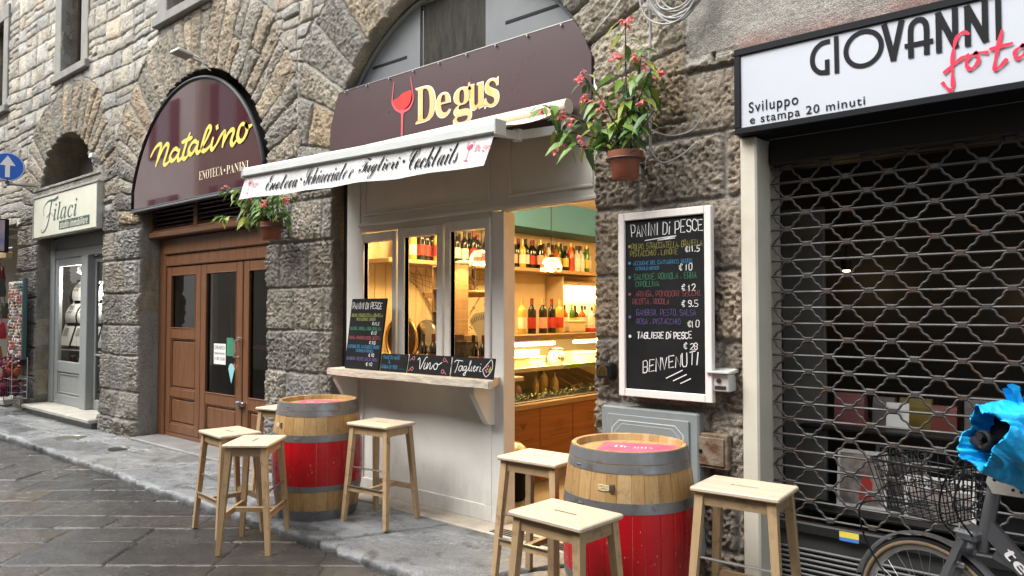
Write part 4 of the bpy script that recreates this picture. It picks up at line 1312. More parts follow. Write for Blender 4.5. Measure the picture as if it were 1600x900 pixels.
KIND = {
 'dark_red': ('dark wine bottle with a red label', M['glass_dark'], M['label_red'], M['cap_red'], WINEP),
 'dark_white': ('dark wine bottle with a white label', M['glass_dark'], M['label_white'], M['cap_black'], WINEP),
 'dark_pink': ('dark wine bottle with a pale pink label', M['glass_dark'], M['label_pink'], M['cap_gold'], WINEP),
 'gold_white': ('golden white wine bottle with a pale label', M['glass_gold'], M['label_white'], M['cap_gold'], WINEP),
 'gold_red': ('golden white wine bottle with a red label', M['glass_gold'], M['label_red'], M['cap_gold'], WINEP),
 'green': ('green liqueur bottle with a yellow label', M['glass_green'], M['label_yellow'], M['cap_gold'], TALLP),
 'amber': ('squat amber spirit bottle with a white label', M['glass_amber'], M['label_white'], M['cap_black'], SQUATP),
 'orange': ('bright orange aperitif bottle', M['glass_orange'], M['label_red'], M['cap_gold'], TALLP),
 'clear': ('clear gin bottle with a white label', M['glass_clear'], M['label_white'], M['cap_black'], SQUATP),
 'black_squat': ('squat black spirit bottle with a gold label', M['glass_dark'], M['label_yellow'], M['cap_black'], SQUATP)}
protos = {}
def bottle(kind, x, y, z, where, group, sc=1.0):
    lb, gm, lm, cm, prof = KIND[kind]
    if kind not in protos:
        t = thing('bottle', lb, 'bottle')
        m = MB(); m.lathe(prof, 14, cap1=True); m.build('body', gm, t, smooth=True, angle=50)
        r = max(p[0] for p in prof) + .0008
        m = MB(); m.lathe([(r, .045), (r, .14)], 14, cap0=False, cap1=False); m.build('label', lm, t, smooth=True)
        h = prof[-1][1]; rc = prof[-1][0] + .0012
        m = MB(); m.lathe([(rc, h - .05), (rc, h), (rc + .001, h + .004), (0.001, h + .005)], 12, cap0=False); m.build('capsule', cm, t, smooth=True, angle=50)
        protos[kind] = t
        o = t
    else:
        o = copy_tree(protos[kind])
    o.location = (x, y, z); o.rotation_euler = (0, 0, random.uniform(0, 6)); o.scale = (sc, sc, sc)
    o['label'] = lb + ' ' + where; o['group'] = group
    return o
seq = ['dark_white', 'gold_white', 'dark_red', 'dark_red', 'gold_red', 'dark_red', 'dark_white', 'dark_white', 'dark_white', 'dark_red', 'dark_red', 'dark_red', 'dark_white', 'dark_white', 'gold_white', 'dark_pink',
       'dark_pink', 'gold_white', 'dark_white', 'dark_red', 'dark_pink', 'amber', 'clear', 'amber', 'green', 'black_squat', 'orange', 'clear', 'clear', 'green', 'clear']
y = 4.62
for i, k in enumerate(seq):
    bottle(k, -5.25 + .03 * random.uniform(-1, 1), y, 2.096, 'on the long wall shelf', 'bottles on the long wall shelf', random.uniform(1.02, 1.12))
    y += .100 + random.uniform(-.006, .014)
for i, k in enumerate(['gold_white', 'dark_red', 'dark_white', 'dark_red', 'dark_pink', 'gold_red', 'amber', 'dark_white', 'clear', 'green', 'dark_red', 'orange'] * 2):
    bottle(k, -5.38 + .02 * (i % 2), 4.68 + i * .134, 2.096, 'behind the front row of the wall shelf', 'bottles at the back of the long wall shelf', 1.12)

# glazed display counter, its long side running back into the shop
cs = thing('display_counter', 'glazed deli counter with an orange wooden front and a plank top', 'display counter', (0, 0, 0))
CX0, CX1, CY0, CY1 = -4.85, -4.10, 4.72, 7.2
m = MB()
n = 5
for i in range(n):
    a, b = CY0 + (CY1 - CY0) * i / n, CY0 + (CY1 - CY0) * (i + 1) / n
    m.bbox(CX1 - .04, CX1, a + .002, b - .002, .10, .745, .006)
m.bbox(CX0, CX1 - .045, CY0, CY0 + .03, .1, .745, .004)
m.build('wooden_front', M['crate_wood'], cs)
m = MB()
X_ = CX1 + .0015
def ring_x(m, y, z, r, w=.008, n=20):
    vs = []
    for k in range(n):
        t = 2 * PI * k / n
        vs += [(X_, y + r * math.cos(t), z + r * math.sin(t)), (X_, y + (r - w) * math.cos(t), z + (r - w) * math.sin(t))]
    m.add(vs, [(2 * k, 2 * ((k + 1) % n), 2 * ((k + 1) % n) + 1, 2 * k + 1) for k in range(n)])
for (y, z) in ((4.98, .62), (4.965, .605), (4.995, .605), (4.98, .59), (4.95, .62), (5.01, .62)): ring_x(m, y, z, .014, .014, 10)
ring_x(m, 5.5, .56, .05); ring_x(m, 5.5, .56, .022, .006)
ring_x(m, 6.0, .6, .04); ring_x(m, 6.35, .56, .05)
for k in range(6):
    t = PI * k / 6
    c_, s_ = math.cos(t) * .05, math.sin(t) * .05
    m.add([(X_, 5.15 - c_ - s_ * .12, .3 - s_ + c_ * .12), (X_, 5.15 + c_, .3 + s_), (X_, 5.15 - c_ + s_ * .12, .3 - s_ - c_ * .12)], [(0, 1, 2)])
for (y0, y1) in ((4.86, 5.12), (5.35, 5.65), (5.9, 6.15)): m.add([(X_, y0, .48), (X_, y1, .48), (X_, y1, .488), (X_, y0, .488)], [(0, 1, 2, 3)])
m.build('stamped_emblem', M['stamp'], cs)
m = MB(); m.bbox(CX0, CX1 + .01, CY0 - .01, CY1, .746, .80, .008); m.build('counter_rail', M['old_plank'], cs)
m = MB(); m.bbox(CX0, CX1 - .02, CY0, CY1, .801, .815, .003); m.build('deck', M['steel_dark'], cs)
m = MB(); m.bbox(CX0, CX1 - .14, CY0 + .02, CY1, 1.075, 1.09, .003); m.build('glass_shelf', M['alu'], cs)
m = MB(); m.bbox(CX1 - .145, CX1 - .13, CY0 + .02, CY1, 1.06, 1.10, .002); m.build('price_rail', mat('price_rail', (.7, .6, .4), .5), cs)
M['green_strip'] = mat('green_price_strip', (.18, .42, .06), .5)
m = MB(); m.box(CX1 - .128, CX1 - .126, 4.85, 5.02, 1.065, 1.095); m.build('price_strip', M['green_strip'], cs)
m = MB(); m.box(CX1 - .128, CX1 - .126, 5.75, 6.3, 1.065, 1.095); m.build('price_strip', M['green_strip'], cs)
m = MB()
pr = [(CX1, .80), (CX1 + .005, 1.05), (CX1 - .02, 1.22), (CX1 - .08, 1.335)]
vs = []
for x, z in spline(pr, 5): vs += [(x, CY0, z), (x, CY1, z)]
m.add(vs, [(2 * i, 2 * i + 1, 2 * i + 3, 2 * i + 2) for i in range(len(vs) // 2 - 1)])
m.build('curved_glass', glass('counter_glass', (1, 1, .98), .35), cs, smooth=True)
m = MB(); m.bbox(CX0, CX1 - .05, CY0, CY1, 1.345, 1.40, .006); m.build('plank_top', M['old_plank'], cs)
m = MB(); m.bbox(CX0 - .0, CX0 + .02, CY0, CY1, .815, 1.344, .002); m.build('back_panel', mat('counter_back', (.55, .45, .28), .5), cs)
m = MB(); m.bbox(CX0, CX1 - .10, CY0 - .008, CY0 + .004, .815, 1.344, .002); m.build('end_glass', M['pane'], cs)
tube = MB(); tube.tube([(-4.25, 4.86, 1.31), (-4.25, 5.62, 1.31)], .016, 10); tube.build('light_tube', M['glow_tube'], cs)
tube = MB(); tube.tube([(-4.25, 5.95, 1.31), (-4.25, 7.0, 1.31)], .016, 10); tube.build('light_tube', M['glow_tube'], cs)
lamp_light('tube_light', 'AREA', (-4.27, 5.6, 1.29), 15, 1.6, cs, rot=(0, 0, R(90)), sizey=.08)

# goods in the counter
M['box_white'] = mat('cheese_paper', (.66, .58, .36), .6)
M['sauce'] = mat('sauce_bottle', (.72, .50, .14), .4)
def squeeze(x, y, sc, label):
    t = thing('sauce_bottle', label, 'sauce bottle', (x, y, .816), 0, 'sauce bottles in the deli counter')
    m = MB(); m.lathe([(.0, 0), (.03, 0), (.032, .01), (.032, .11), (.028, .125), (.012, .13)], 12); m.build('body', M['sauce'], t, smooth=True, angle=50)
    m = MB(); m.lathe([(.024, .128), (.02, .14), (.006, .16), (.004, .195)], 10); m.build('nozzle', M['box_white'], t, smooth=True, angle=50)
    t.scale = (sc, sc, sc)
squeeze(-4.27, 5.37, 1.0, 'shortest yellow sauce bottle in the deli counter')
squeeze(-4.36, 5.60, 1.35, 'tallest orange-yellow sauce bottle in the middle of the deli counter')
squeeze(-4.27, 5.66, 1.1, 'yellow sauce bottle right of the tallest one in the counter')
def simple_box(name, label, cat, x0, x1, y0, y1, z0, z1, mt, lid=None, group=None):
    t = thing(name, label, cat, ((x0 + x1) / 2, (y0 + y1) / 2, z0), 0, group)
    hx, hy = (x1 - x0) / 2, (y1 - y0) / 2
    m = MB(); m.bbox(-hx, hx, -hy, hy, 0, (z1 - z0) * .8, .006); m.build('box', mt, t)
    m = MB(); m.bbox(-hx - .004, hx + .004, -hy - .004, hy + .004, (z1 - z0) * .8, z1 - z0, .006); m.build('lid', lid or mt, t)
    return t
simple_box('cheese_box', 'long white box on the glass shelf beside the ceramic jar', 'box', -4.45, -4.27, 5.02, 5.28, 1.091, 1.20, M['box_white'])
simple_box('cheese_box', 'second white box behind the first on the counter shelf', 'box', -4.48, -4.3, 5.30, 5.55, 1.091, 1.19, M['box_white'])
simple_box('cheese_box', 'pale box on top of the two white boxes', 'box', -4.5, -4.33, 5.2, 5.5, 1.203, 1.25, M['paper'])
simple_box('cheese_box', 'cream box near the far end of the counter shelf', 'box', -4.55, -4.3, 6.1, 6.5, 1.091, 1.2, M['box_white'])
j = thing('ceramic_jar', 'round ceramic jar with dark hand lettering on the counter shelf', 'jar', (-4.33, 5.76, 1.091))
m = MB(); m.lathe([(.0, 0), (.055, 0), (.085, .04), (.09, .08), (.075, .12), (.06, .135), (.066, .15)], 18); m.build('pot', mat('ceramic_cream', (.62, .55, .38), .25), j, smooth=True, angle=60)
m = MB(); m.lathe([(.067, .15), (.064, .142), (.07, .158), (.03, .165), (.001, .167)], 18); m.build('lid', mat('jar_rim', (.12, .08, .05), .4), j, smooth=True, angle=60)
m = MB()
g = MB(); chalk(g, 'TUO', -.045, 0, .09, .045, 0, .006, 3)
for vx, vy, vz in g.v:
    aa = vx / .09
    m.v.append((.0915 * math.cos(aa), .0915 * math.sin(aa), .06 + vz))
m.f = g.f; m.m = g.m
m.build('lettering', M['ink'], j)
j.rotation_euler = (0, 0, R(-45))
for i, (y, ang, lbl) in enumerate(((5.98, .45, 'dark wooden crate tilted in the counter, next to the sauce bottles'), (6.35, .35, 'dark wooden crate tilted at the far end of the counter'))):
    t = thing('wooden_crate', lbl, 'crate', (-4.45, y, .93), 0, 'tilted crates in the deli counter')
    t.rotation_euler = (0, ang, .2)
    m = MB()
    m.bbox(-.2, .2, -.13, .13, -.08, -.065, .003)
    m.bbox(-.2, .2, -.13, -.115, -.065, .05, .003); m.bbox(-.2, .2, .115, .13, -.065, .05, .003)
    m.build('crate', M['old_plank'], t)
    m = MB(); m.bbox(.19, .2, -.114, .114, -.064, .05, .003); m.build('end_board', M['crate_wood'], t)
for i, (y, lbl) in enumerate(((4.92, 'open white paper cone of cured meat at the near end of the counter'), (5.14, 'second open paper cone of cured meat in the counter'))):
    t = thing('meat_parcel', lbl, 'meat parcel', (-4.33, y, .82), .3, 'paper parcels in the deli counter')
    t.rotation_euler = (0, R(-20), .2)
    m = MB(); m.add([(-.02, -.1, 0), (.12, -.06, .0), (.12, .06, 0), (-.02, .1, .0), (-.12, .11, .2), (-.13, -.11, .21), (-.14, 0, .26)], [(0, 1, 2, 3), (0, 3, 4, 5), (5, 4, 6)]); m.build('paper', M['paper'], t)
    m = MB(); m.lathe([(.001, .0), (.045, .01), (.06, .06), (.04, .12), (.001, .14)], 12, (.03, 0, .0)); m.build('meat', mat('cured_meat', (.14, .045, .02), .5, c2=(.25, .09, .05), scale=20), t, smooth=True)
# garnish lying along the front of the deck
m = MB()
rg = random.Random(3)
for i in range(520):
    x = CX1 - .035 - rg.random() * .12; y = CY0 + .08 + rg.random() * 1.9; z = .818 + rg.random() * .05
    a = rg.uniform(0, 6.28); l = rg.uniform(.02, .045); w = .008
    dx, dy = math.cos(a), math.sin(a); up = rg.uniform(-.01, .03)
    m.add([(x, y, z), (x + dx * l * .5 - dy * w, y + dy * l * .5 + dx * w, z + up), (x + dx * l, y + dy * l, z + up * .6), (x + dx * l * .5 + dy * w, y + dy * l * .5 - dx * w, z + up)], [(0, 1, 2, 3)])
tag(m.build('garnish', mat('dark_garnish', (.025, .045, .012), .5, c2=(.06, .09, .02), scale=40)), 'dark green garnish along the counter front', 'garnish', kind='stuff')

# bottles on the plank top and in the window
for k, x, y in (('gold_white', -4.33, 5.24), ('dark_red', -4.33, 5.385), ('dark_pink', -4.32, 5.54), ('dark_red', -4.33, 5.69), ('gold_red', -4.34, 5.83)):
    bottle(k, x, y, 1.401, 'standing on the counter top', 'bottles on the counter top', 1.08)
for i, (k, x) in enumerate((('dark_white', -4.53), ('dark_red', -4.43), ('dark_pink', -4.33), ('dark_red', -4.22), ('dark_white', -3.98), ('dark_red', -3.89), ('dark_pink', -3.80), ('dark_white', -3.72))):
    bottle(k, x, 4.20 + .02 * (i % 3), 1.112, 'in the serving window', 'bottles in the serving window', 1.02)
m = MB(); m.bbox(-5.12, -3.58, 4.09, 4.36, 1.08, 1.112, .004)
tag(m.build('window_counter', M['shelf_wood']), 'pine shelf inside the serving window carrying dark bottles', 'shelf')
simple_box('napkin_box', 'low cream box on the counter top beside the row of bottles', 'box', -4.5, -4.32, 5.98, 6.25, 1.401, 1.52, M['box_white'])
simple_box('menu_stack', 'small stack of dark red menus on the counter top', 'menus', -4.42, -4.28, 6.3, 6.45, 1.401, 1.44, M['label_red'])
# pigeonhole rack at the end of the counter
t = thing('wine_rack', 'tall narrow wooden wine rack against the window jamb', 'wine rack', (-4.72, 4.62, 1.40))
m = MB()
for z in (0, .2, .4, .6): m.bbox(-.12, .14, -.02, .14, z, z + .015, .003)
m.bbox(-.12, .14, .141, .155, 0, .62, .003); m.bbox(-.135, -.121, -.02, .155, 0, .62, .003); m.bbox(.141, .155, -.02, .155, 0, .62, .003)
m.build('case', M['old_plank'], t)
# stained glass pendants
def pendant(x, y, z, label):
    t = thing('pendant_lamp', label, 'pendant lamp', (x, y, z), 0, 'stained glass pendants over the counter')
    cols = [M['pl_a'], M['pl_b'], M['pl_c'], M['pl_d']]
    m = MB()
    n, rows_ = 16, 5
    prof = [(.025, .10), (.06, .092), (.085, .07), (.10, .035), (.105, .0), (.10, -.022)]
    for i in range(rows_):
        for k in range(n):
            t0, t1 = 2 * PI * k / n, 2 * PI * (k + 1) / n
            (ra, za), (rb, zb_) = prof[i], prof[i + 1]
            if i == 4: zb_ -= .008 * (k % 2)
            rr = random.random()
            m.mat = 0 if rr < .45 else 1 if rr < .75 else 2 if rr < .88 else 3
            m.add([(ra * math.cos(t0), ra * math.sin(t0), za), (ra * math.cos(t1), ra * math.sin(t1), za), (rb * math.cos(t1), rb * math.sin(t1), zb_), (rb * math.cos(t0), rb * math.sin(t0), zb_)], [(0, 3, 2, 1)])
    m.build('lamp_shade', cols, t)
    m = MB()
    for k in range(0, n):
        t0 = 2 * PI * k / n
        m.tube([(r_ * 1.01 * math.cos(t0), r_ * 1.01 * math.sin(t0), z_) for r_, z_ in prof], .0016, 4)
    for r_, z_ in prof[1:5]: m.tube([(r_ * 1.01 * math.cos(2 * PI * k / 16), r_ * 1.01 * math.sin(2 * PI * k / 16), z_) for k in range(16)], .0016, 4, closed=True)
    m.build('leading', M['ink'], t)
    m = MB(); m.lathe([(.001, .13), (.02, .125), (.028, .10)], 10, cap0=False); m.tube([(0, 0, .12), (0, 0, 2.84 - z)], .004, 6); m.build('cord', M['ink'], t)
    lamp_light('bulb', 'POINT', (0, 0, .02), 7, .03, t)
M['pl_a'] = mat('stained_cream', (.9, .8, .5), .3, emit=(1, .78, .38), estr=2.6)
M['pl_b'] = mat('stained_yellow', (.9, .7, .1), .3, emit=(1, .62, .08), estr=2.2)
M['pl_c'] = mat('stained_green', (.3, .6, .1), .3, emit=(.5, .8, .12), estr=1.3)
M['pl_d'] = mat('stained_red', (.8, .05, .03), .3, emit=(.9, .06, .03), estr=1.4)
pendant(-4.25, 5.58, 2.02, 'stained glass pendant lamp hanging in the open doorway')
pendant(-4.36, 4.72, 2.04, 'stained glass pendant lamp half hidden by the window jamb')
# back-lit liquor cabinet
t = thing('liquor_cabinet', 'back-lit wooden liquor shelves glowing yellow in the depth of the bar', 'cabinet', (-5.3, 7.85, 0))
m = MB()
m.bbox(-.19, -.17, -.72, .72, .9, 2.0, .003)
m.build('back_panel', mat('cabinet_back', (.75, .62, .36), .5), t)
m = MB()
for z in (1.0, 1.36, 1.93): m.bbox(-.168, .10, -.72, .72, z, z + .035, .004)
m.build('shelf', M['shelf_wood'], t)
m = MB(); m.bbox(-.19, .06, -.745, -.722, .1, 2.03, .003); m.build('side', M['warm_wall'], t)
m = MB(); m.tube([(-.14, -.7, 1.915), (-.14, .7, 1.915)], .009, 6); m.tube([(-.14, -.7, 1.345), (-.14, .7, 1.345)], .009, 6); m.build('light_strip', M['glow_tube'], t)
lamp_light('strip_light', 'AREA', (-.08, 0, 1.90), 9, 1.4, t, rot=(0, 0, R(90)), sizey=.06)
lamp_light('strip_light', 'AREA', (-.08, 0, 1.33), 5, 1.4, t, rot=(0, 0, R(90)), sizey=.06)
y = 7.22
for i, k in enumerate(['amber', 'green', 'black_squat', 'amber', 'clear', 'clear', 'orange', 'clear', 'black_squat', 'orange', 'green']):
    bottle(k, -5.30 + .03 * (i % 2), y, 1.396, 'in the back-lit cabinet', 'bottles in the back-lit cabinet', random.uniform(.95, 1.05))
    y += .108
M['wine_glass'] = mat('wine_glass', (.9, .85, .7), .05, alpha=.35, spec=.8)
gl = None
for i in range(9):
    if gl is None:
        gl = thing('wine_glass', 'clear stemmed glass on the lower shelf of the back-lit cabinet', 'wine glass', (0, 0, 0), 0, 'glasses in the back-lit cabinet')
        m = MB(); m.lathe([(.03, .0), (.004, .006), (.004, .08), (.03, .1), (.036, .14), (.03, .18)], 12, cap1=False); m.build('bowl', M['wine_glass'], gl, smooth=True)
        q = gl
    else: q = copy_tree(gl)
    q.location = (-5.28 + .05 * (i % 2), 7.22 + i * .1, 1.036)
# slicer, scale, jar, net, chart, bin seen through the glass
t = thing('meat_slicer', 'big flywheel meat slicer behind the left window sash', 'meat slicer', (-5.08, 4.46, 1.112))
m = MB(); m.lathe([(.0, -.015), (.19, -.015), (.2, -.01), (.2, .01), (.19, .015), (.0, .015)], 32, (0, 0, .24), axis='y'); m.build('flywheel', mat('slicer_wheel', (.05, .02, .018), .3), t, smooth=True, angle=40)
m = MB(); m.tube([(.205 * math.cos(2 * PI * k / 32), -.016, .24 + .205 * math.sin(2 * PI * k / 32)) for k in range(32)], .016, 8, closed=True); m.build('rim', M['brass'], t, smooth=True)
m = MB(); m.bbox(-.02, .34, .04, .2, 0, .12, .02); m.bbox(.1, .3, .05, .18, .12, .3, .03); m.lathe([(.0, -.02), (.12, -.02), (.125, 0), (.12, .02), (0, .02)], 20, (.26, .05, .3), axis='y'); m.build('body', M['steel'], t, smooth=True, angle=40)
m = MB(); m.bbox(-.06, .36, -.03, .26, -.001, .03, .006); m.build('base', mat('slicer_red', (.12, .02, .02), .3), t)
t = thing('counter_scale', 'pale fan-shaped counter scale behind the right window sash', 'scale', (-4.12, 4.52, 1.30))
m = MB(); m.prism([(-.05, -.02), (.05, -.02), (.07, .1), (.16, .24), (.1, .29), (0, .305), (-.1, .29), (-.16, .24), (-.07, .1)], -.03, .03); m.build('dial_case', mat('scale_cream', (.6, .57, .45), .35), t)
m = MB()
for k in range(17):
    a = R(48 + k * 5.2); m.beam((.24 * math.cos(a), -.032, .04 + .24 * math.sin(a)), (.2 * math.cos(a), -.032, .04 + .2 * math.sin(a)), .003, .003)
m.build('dial_marks', M['ink'], t)
m = MB(); m.bbox(-.12, .12, -.1, .1, -.188, -.02, .02); m.build('base', M['steel'], t)
m = MB(); m.bbox(-5.0, -4.55, 4.86, 5.06, 1.78, 1.80, .004); m.bbox(-5.49, -4.55, 5.061, 5.08, 1.74, 1.80, .004)
tag(m.build('wall_bracket_shelf', M['shelf_wood']), 'small bracket shelf carrying the tall glass jar', 'shelf')
t = thing('glass_jar', 'tall lidded glass jar of dark sweets seen through the right window sash', 'glass jar', (-4.78, 4.94, 1.801))
m = MB(); m.lathe([(.0, 0), (.10, 0), (.11, .01), (.11, .24), (.09, .255)], 20, cap1=False); m.build('jar', M['pane'], t, smooth=True, angle=50)
m = MB(); m.lathe([(.098, .25), (.1, .265), (.05, .28), (.015, .285), (.02, .31), (.001, .315)], 20); m.build('lid', M['alu'], t, smooth=True, angle=50)
m = MB(); m.lathe([(.0, .005), (.095, .006), (.1, .10), (.06, .14), (.001, .15)], 14); m.build('sweets', mat('dark_sweets', (.06, .04, .05), .6, c2=(.2, .14, .14), scale=40), t)
m = MB()
for i in range(15):
    a = i / 14
    m.tube([(-5.46 - .0 + .02 * math.sin(q), 4.75 + 1.6 * a * (1 - q / 14 * .5) + .5 * q / 14 * (1 - a), 2.02 - .75 * q / 10 * (.35 + math.sin(PI * a) * .65)) for q in range(11)], .0022, 4)
for q in range(1, 11):
    m.tube([(-5.46 + .02 * math.sin(q), 4.75 + 1.6 * (i / 14) * (1 - q / 14 * .5) + .5 * q / 14 * (1 - i / 14), 2.02 - .75 * q / 10 * (.35 + math.sin(PI * i / 14) * .65)) for i in range(15)], .0022, 4)
tag(m.build('fishing_net', mat('net_cord', (.16, .10, .05), .8)), 'brown fishing net draped on the cream wall under the shelf', 'fishing net')
t = thing('wall_chart', 'pale wall chart with small dark drawings behind the right sash', 'chart', (-5.46, 5.75, 1.45))
m = MB(); m.bbox(0, .012, -.25, .25, -.45, .45, .003); m.build('board', mat('chart_paper', (.62, .50, .32), .7), t)
m = MB()
rc_ = random.Random(8)
for i in range(70):
    m.lathe([(rc_.uniform(.006, .014), 0), (.001, .001)], 7, (.0125, rc_.uniform(-.22, .22), rc_.uniform(-.42, .42)), axis='x')
m.build('drawings', M['stamp'], t)
t = thing('waste_bin', 'dark cylindrical bin on the floor inside the doorway', 'bin', (-3.92, 4.6, .09))
m = MB(); m.lathe([(.11, 0), (.12, .01), (.13, .36), (.13, .38)], 20); m.build('body', M['ink'], t, smooth=True, angle=40)
m = MB(); m.lathe([(.132, .38), (.13, .41), (.08, .45), (.001, .46)], 20); m.build('lid', M['steel_dark'], t, smooth=True, angle=40)
# ------------------------------------------------------------------ awning
M['awn_white'] = mat('awning_bar_white', (.62, .64, .62), .35, c2=(.55, .57, .55), scale=4)
M['valance'] = mat('valance_cloth', (.68, .68, .67), .75, c2=(.60, .60, .60), scale=3, bump=.25, bscale=14, bdist=.02)
M['canopy'] = mat('awning_cloth', (.60, .54, .42), .8)
aw = thing('awning', 'narrow white retractable awning with a lettered cloth valance over the wine bar', 'awning', (0, 0, 0))
AX0, AX1 = -5.61, -2.83
ay = lambda x: 3.2
azt = lambda x: 2.728 + (2.656 - 2.728) * (x - AX0) / (AX1 - AX0)
m = MB()
m.prism_x([(3.175, 0), (3.175, .045), (3.19, .066), (3.235, .07), (3.26, .05), (3.26, .0), (3.22, -.012)], AX0, AX1)
for i in range(len(m.v)):
    x, y, z = m.v[i]; m.v[i] = (x, y, azt(x) - .005 + z)
m.build('front_bar', M['awn_white'], aw)
for x in (AX0 - .012, AX1):
    m = MB(); m.bbox(x, x + .012, 3.168, 3.268, azt(x) - .025, azt(x) + .07, .004); m.build('end_cap', M['alu'], aw)
def vy(x, z):
    d = azt(x) - z
    return 3.205 - .02 * d / .2 + d * (.055 * math.sin(x * 5.1 + 1) + .03 * math.sin(x * 11.3) + .006 * math.sin(x * 27))
def vx(x, z):
    return x - (azt(x) - z) * .30
nx_, nz_ = 150, 10
vs, fs = [], []
for i in range(nx_ + 1):
    x = AX0 + .01 + (AX1 - AX0 - .03) * i / nx_
    bot = azt(x) - .192 + .004 * math.sin(x * 9) 
    for k in range(nz_ + 1):
        z = azt(x) - .004 + (bot - azt(x)) * k / nz_
        vs.append((vx(x, z), vy(x, z), z))
for i in range(nx_):
    for k in range(nz_): a = i * (nz_ + 1) + k; fs.append((a, a + 1, a + nz_ + 2, a + nz_ + 1))
m = MB(); m.add(vs, fs)
val = m.build('valance', M['valance'], aw, smooth=True)
def on_valance(g, x0, lift=.005):
    """carry flat lettering (x along, z below the bar) onto the hanging cloth"""
    m = MB(); m.f, m.m = g.f, g.m
    for x, y, z in g.v:
        zz = azt(x) + z
        m.v.append((vx(x, zz), vy(x, zz) - lift, zz))
    return m
g = MB()
put_text(g, 'Enoteca', -5.23, -.155, -4.82, -.035, 0, 'script_bold', offset=-.006, space=.9)
put_text(g, 'Schiacciate e', -4.73, -.155, -4.12, -.025, 0, 'script_bold', offset=-.006, space=.9)
put_text(g, 'Taglieri', -4.06, -.175, -3.66, -.03, 0, 'script_bold', offset=-.006, space=.9)
put_text(g, 'Cocktails', -3.56, -.155, -3.10, -.02, 0, 'script_bold', offset=-.006, space=.9)
for x, z in ((-4.775, -.1), (-3.615, -.09)): g.lathe([(.011, 0), (.001, -.0005)], 10, (x, 0, z), axis='y')
on_valance(g, 0).build('lettering', M['ink'], val)
M['valance_pink'] = mat('valance_rose', (.50, .06, .13), .6)
for x0, s in ((-5.50, .75), (-3.02, 1.0)):
    g = MB()
    g.ribbon(spline([(x0 - .022 * s, -.035), (x0 - .026 * s, -.06), (x0 - .014 * s, -.08), (x0, -.086), (x0 + .014 * s, -.08), (x0 + .026 * s, -.06), (x0 + .022 * s, -.035)], 4), .004)
    g.add([(x0 - .02 * s, -0.001, -.062), (x0 + .02 * s, -.001, -.052), (x0 + .018 * s, -.001, -.07), (x0, -.001, -.083), (x0 - .016 * s, -.001, -.076)], [(0, 1, 2, 3, 4)])
    g.ribbon([(x0, -.085), (x0, -.15)], .005); g.ribbon([(x0 - .016 * s, -.151), (x0 + .016 * s, -.151)], .006)
    put_text(g, 'De gus', x0 + .05 * s, -.12, x0 + .05 * s + .13 * s, -.06, 0, 'serif_bold', offset=-.015)
    on_valance(g, 0).build('logo', M['valance_pink'], val)
m = MB()
vs, fs = [], []
for i in range(25):
    x = AX0 + .1 + (AX1 - AX0 - .12) * i / 24
    for k in range(9):
        t = k / 8
        y = 3.24 + (3.84 - 3.24) * t
        vs.append((x, y, azt(x) + .045 + (2.915 - azt(x) - .045) * t - .03 * math.sin(PI * t)))
for i in range(24):
    for k in range(8): a = i * 9 + k; fs.append((a, a + 1, a + 10, a + 9))
m.add(vs, fs)
m.build('canopy', M['canopy'], aw, smooth=True)
m = MB(); m.lathe([(.05, 0), (.05, 2.66)], 14, (-5.44, 3.84, 2.93), axis='x'); m.build('roller', M['canopy'], aw, smooth=True, angle=40)
for x, s in ((-2.92, 1), (-5.30, -1)):
    m = MB()
    e = (x - s * .02, 3.25, azt(x) + .02); k = (x - s * .05, 3.55, 2.715); b = (x + s * .08, 3.88, 2.80)
    m.beam(e, k, .03, .05); m.beam(k, b, .034, .055)
    m.lathe([(.032, -.035), (.032, .035)], 12, k)
    m.bbox(b[0] - .04, b[0] + .04, 3.84, 3.9, 2.74, 2.9, .006)
    m.build('arm', M['awn_white'], aw, smooth=True, angle=40)

# ------------------------------------------------------------------ barrels
M['stave_a'] = wood('stave_light', (.44, .285, .125), (.34, .20, .075), 'z', 2.4, .5)
M['stave_b'] = wood('stave_mid', (.38, .235, .095), (.28, .155, .055), 'z', 2.4, .5)
M['stave_c'] = wood('stave_pale', (.50, .345, .18), (.38, .24, .10), 'z', 2.4, .5)
M['hoop'] = mat('galvanised_hoop', (.24, .25, .26), .45, metal=.6, c2=(.15, .145, .14), scale=7, rvar=.15, lo=.3, hi=.75, bump=.1, bscale=20)
M['barrel_red'] = mat('red_barrel_paint', (.43, .007, .012), .28, c2=(.33, .006, .010), scale=2.2, spec=.5, bump=.12, bscale=9, rvar=.12)
M['scratch'] = mat('paint_chip', (.55, .36, .26), .7)
M['head_wood'] = wood('barrel_head_wood', (.48, .31, .14), (.36, .21, .085), 'x', 2.2, .5)
M['mat_pink'] = mat('pink_mat', (.50, .06, .13), .5, c2=(.56, .13, .19), scale=6)
M['white_print'] = mat('white_print', (.8, .78, .78), .5)
BH = .865
def brad(z):
    t = (z / BH) * 2 - 1
    return .337 - .047 * abs(t) ** 2.1
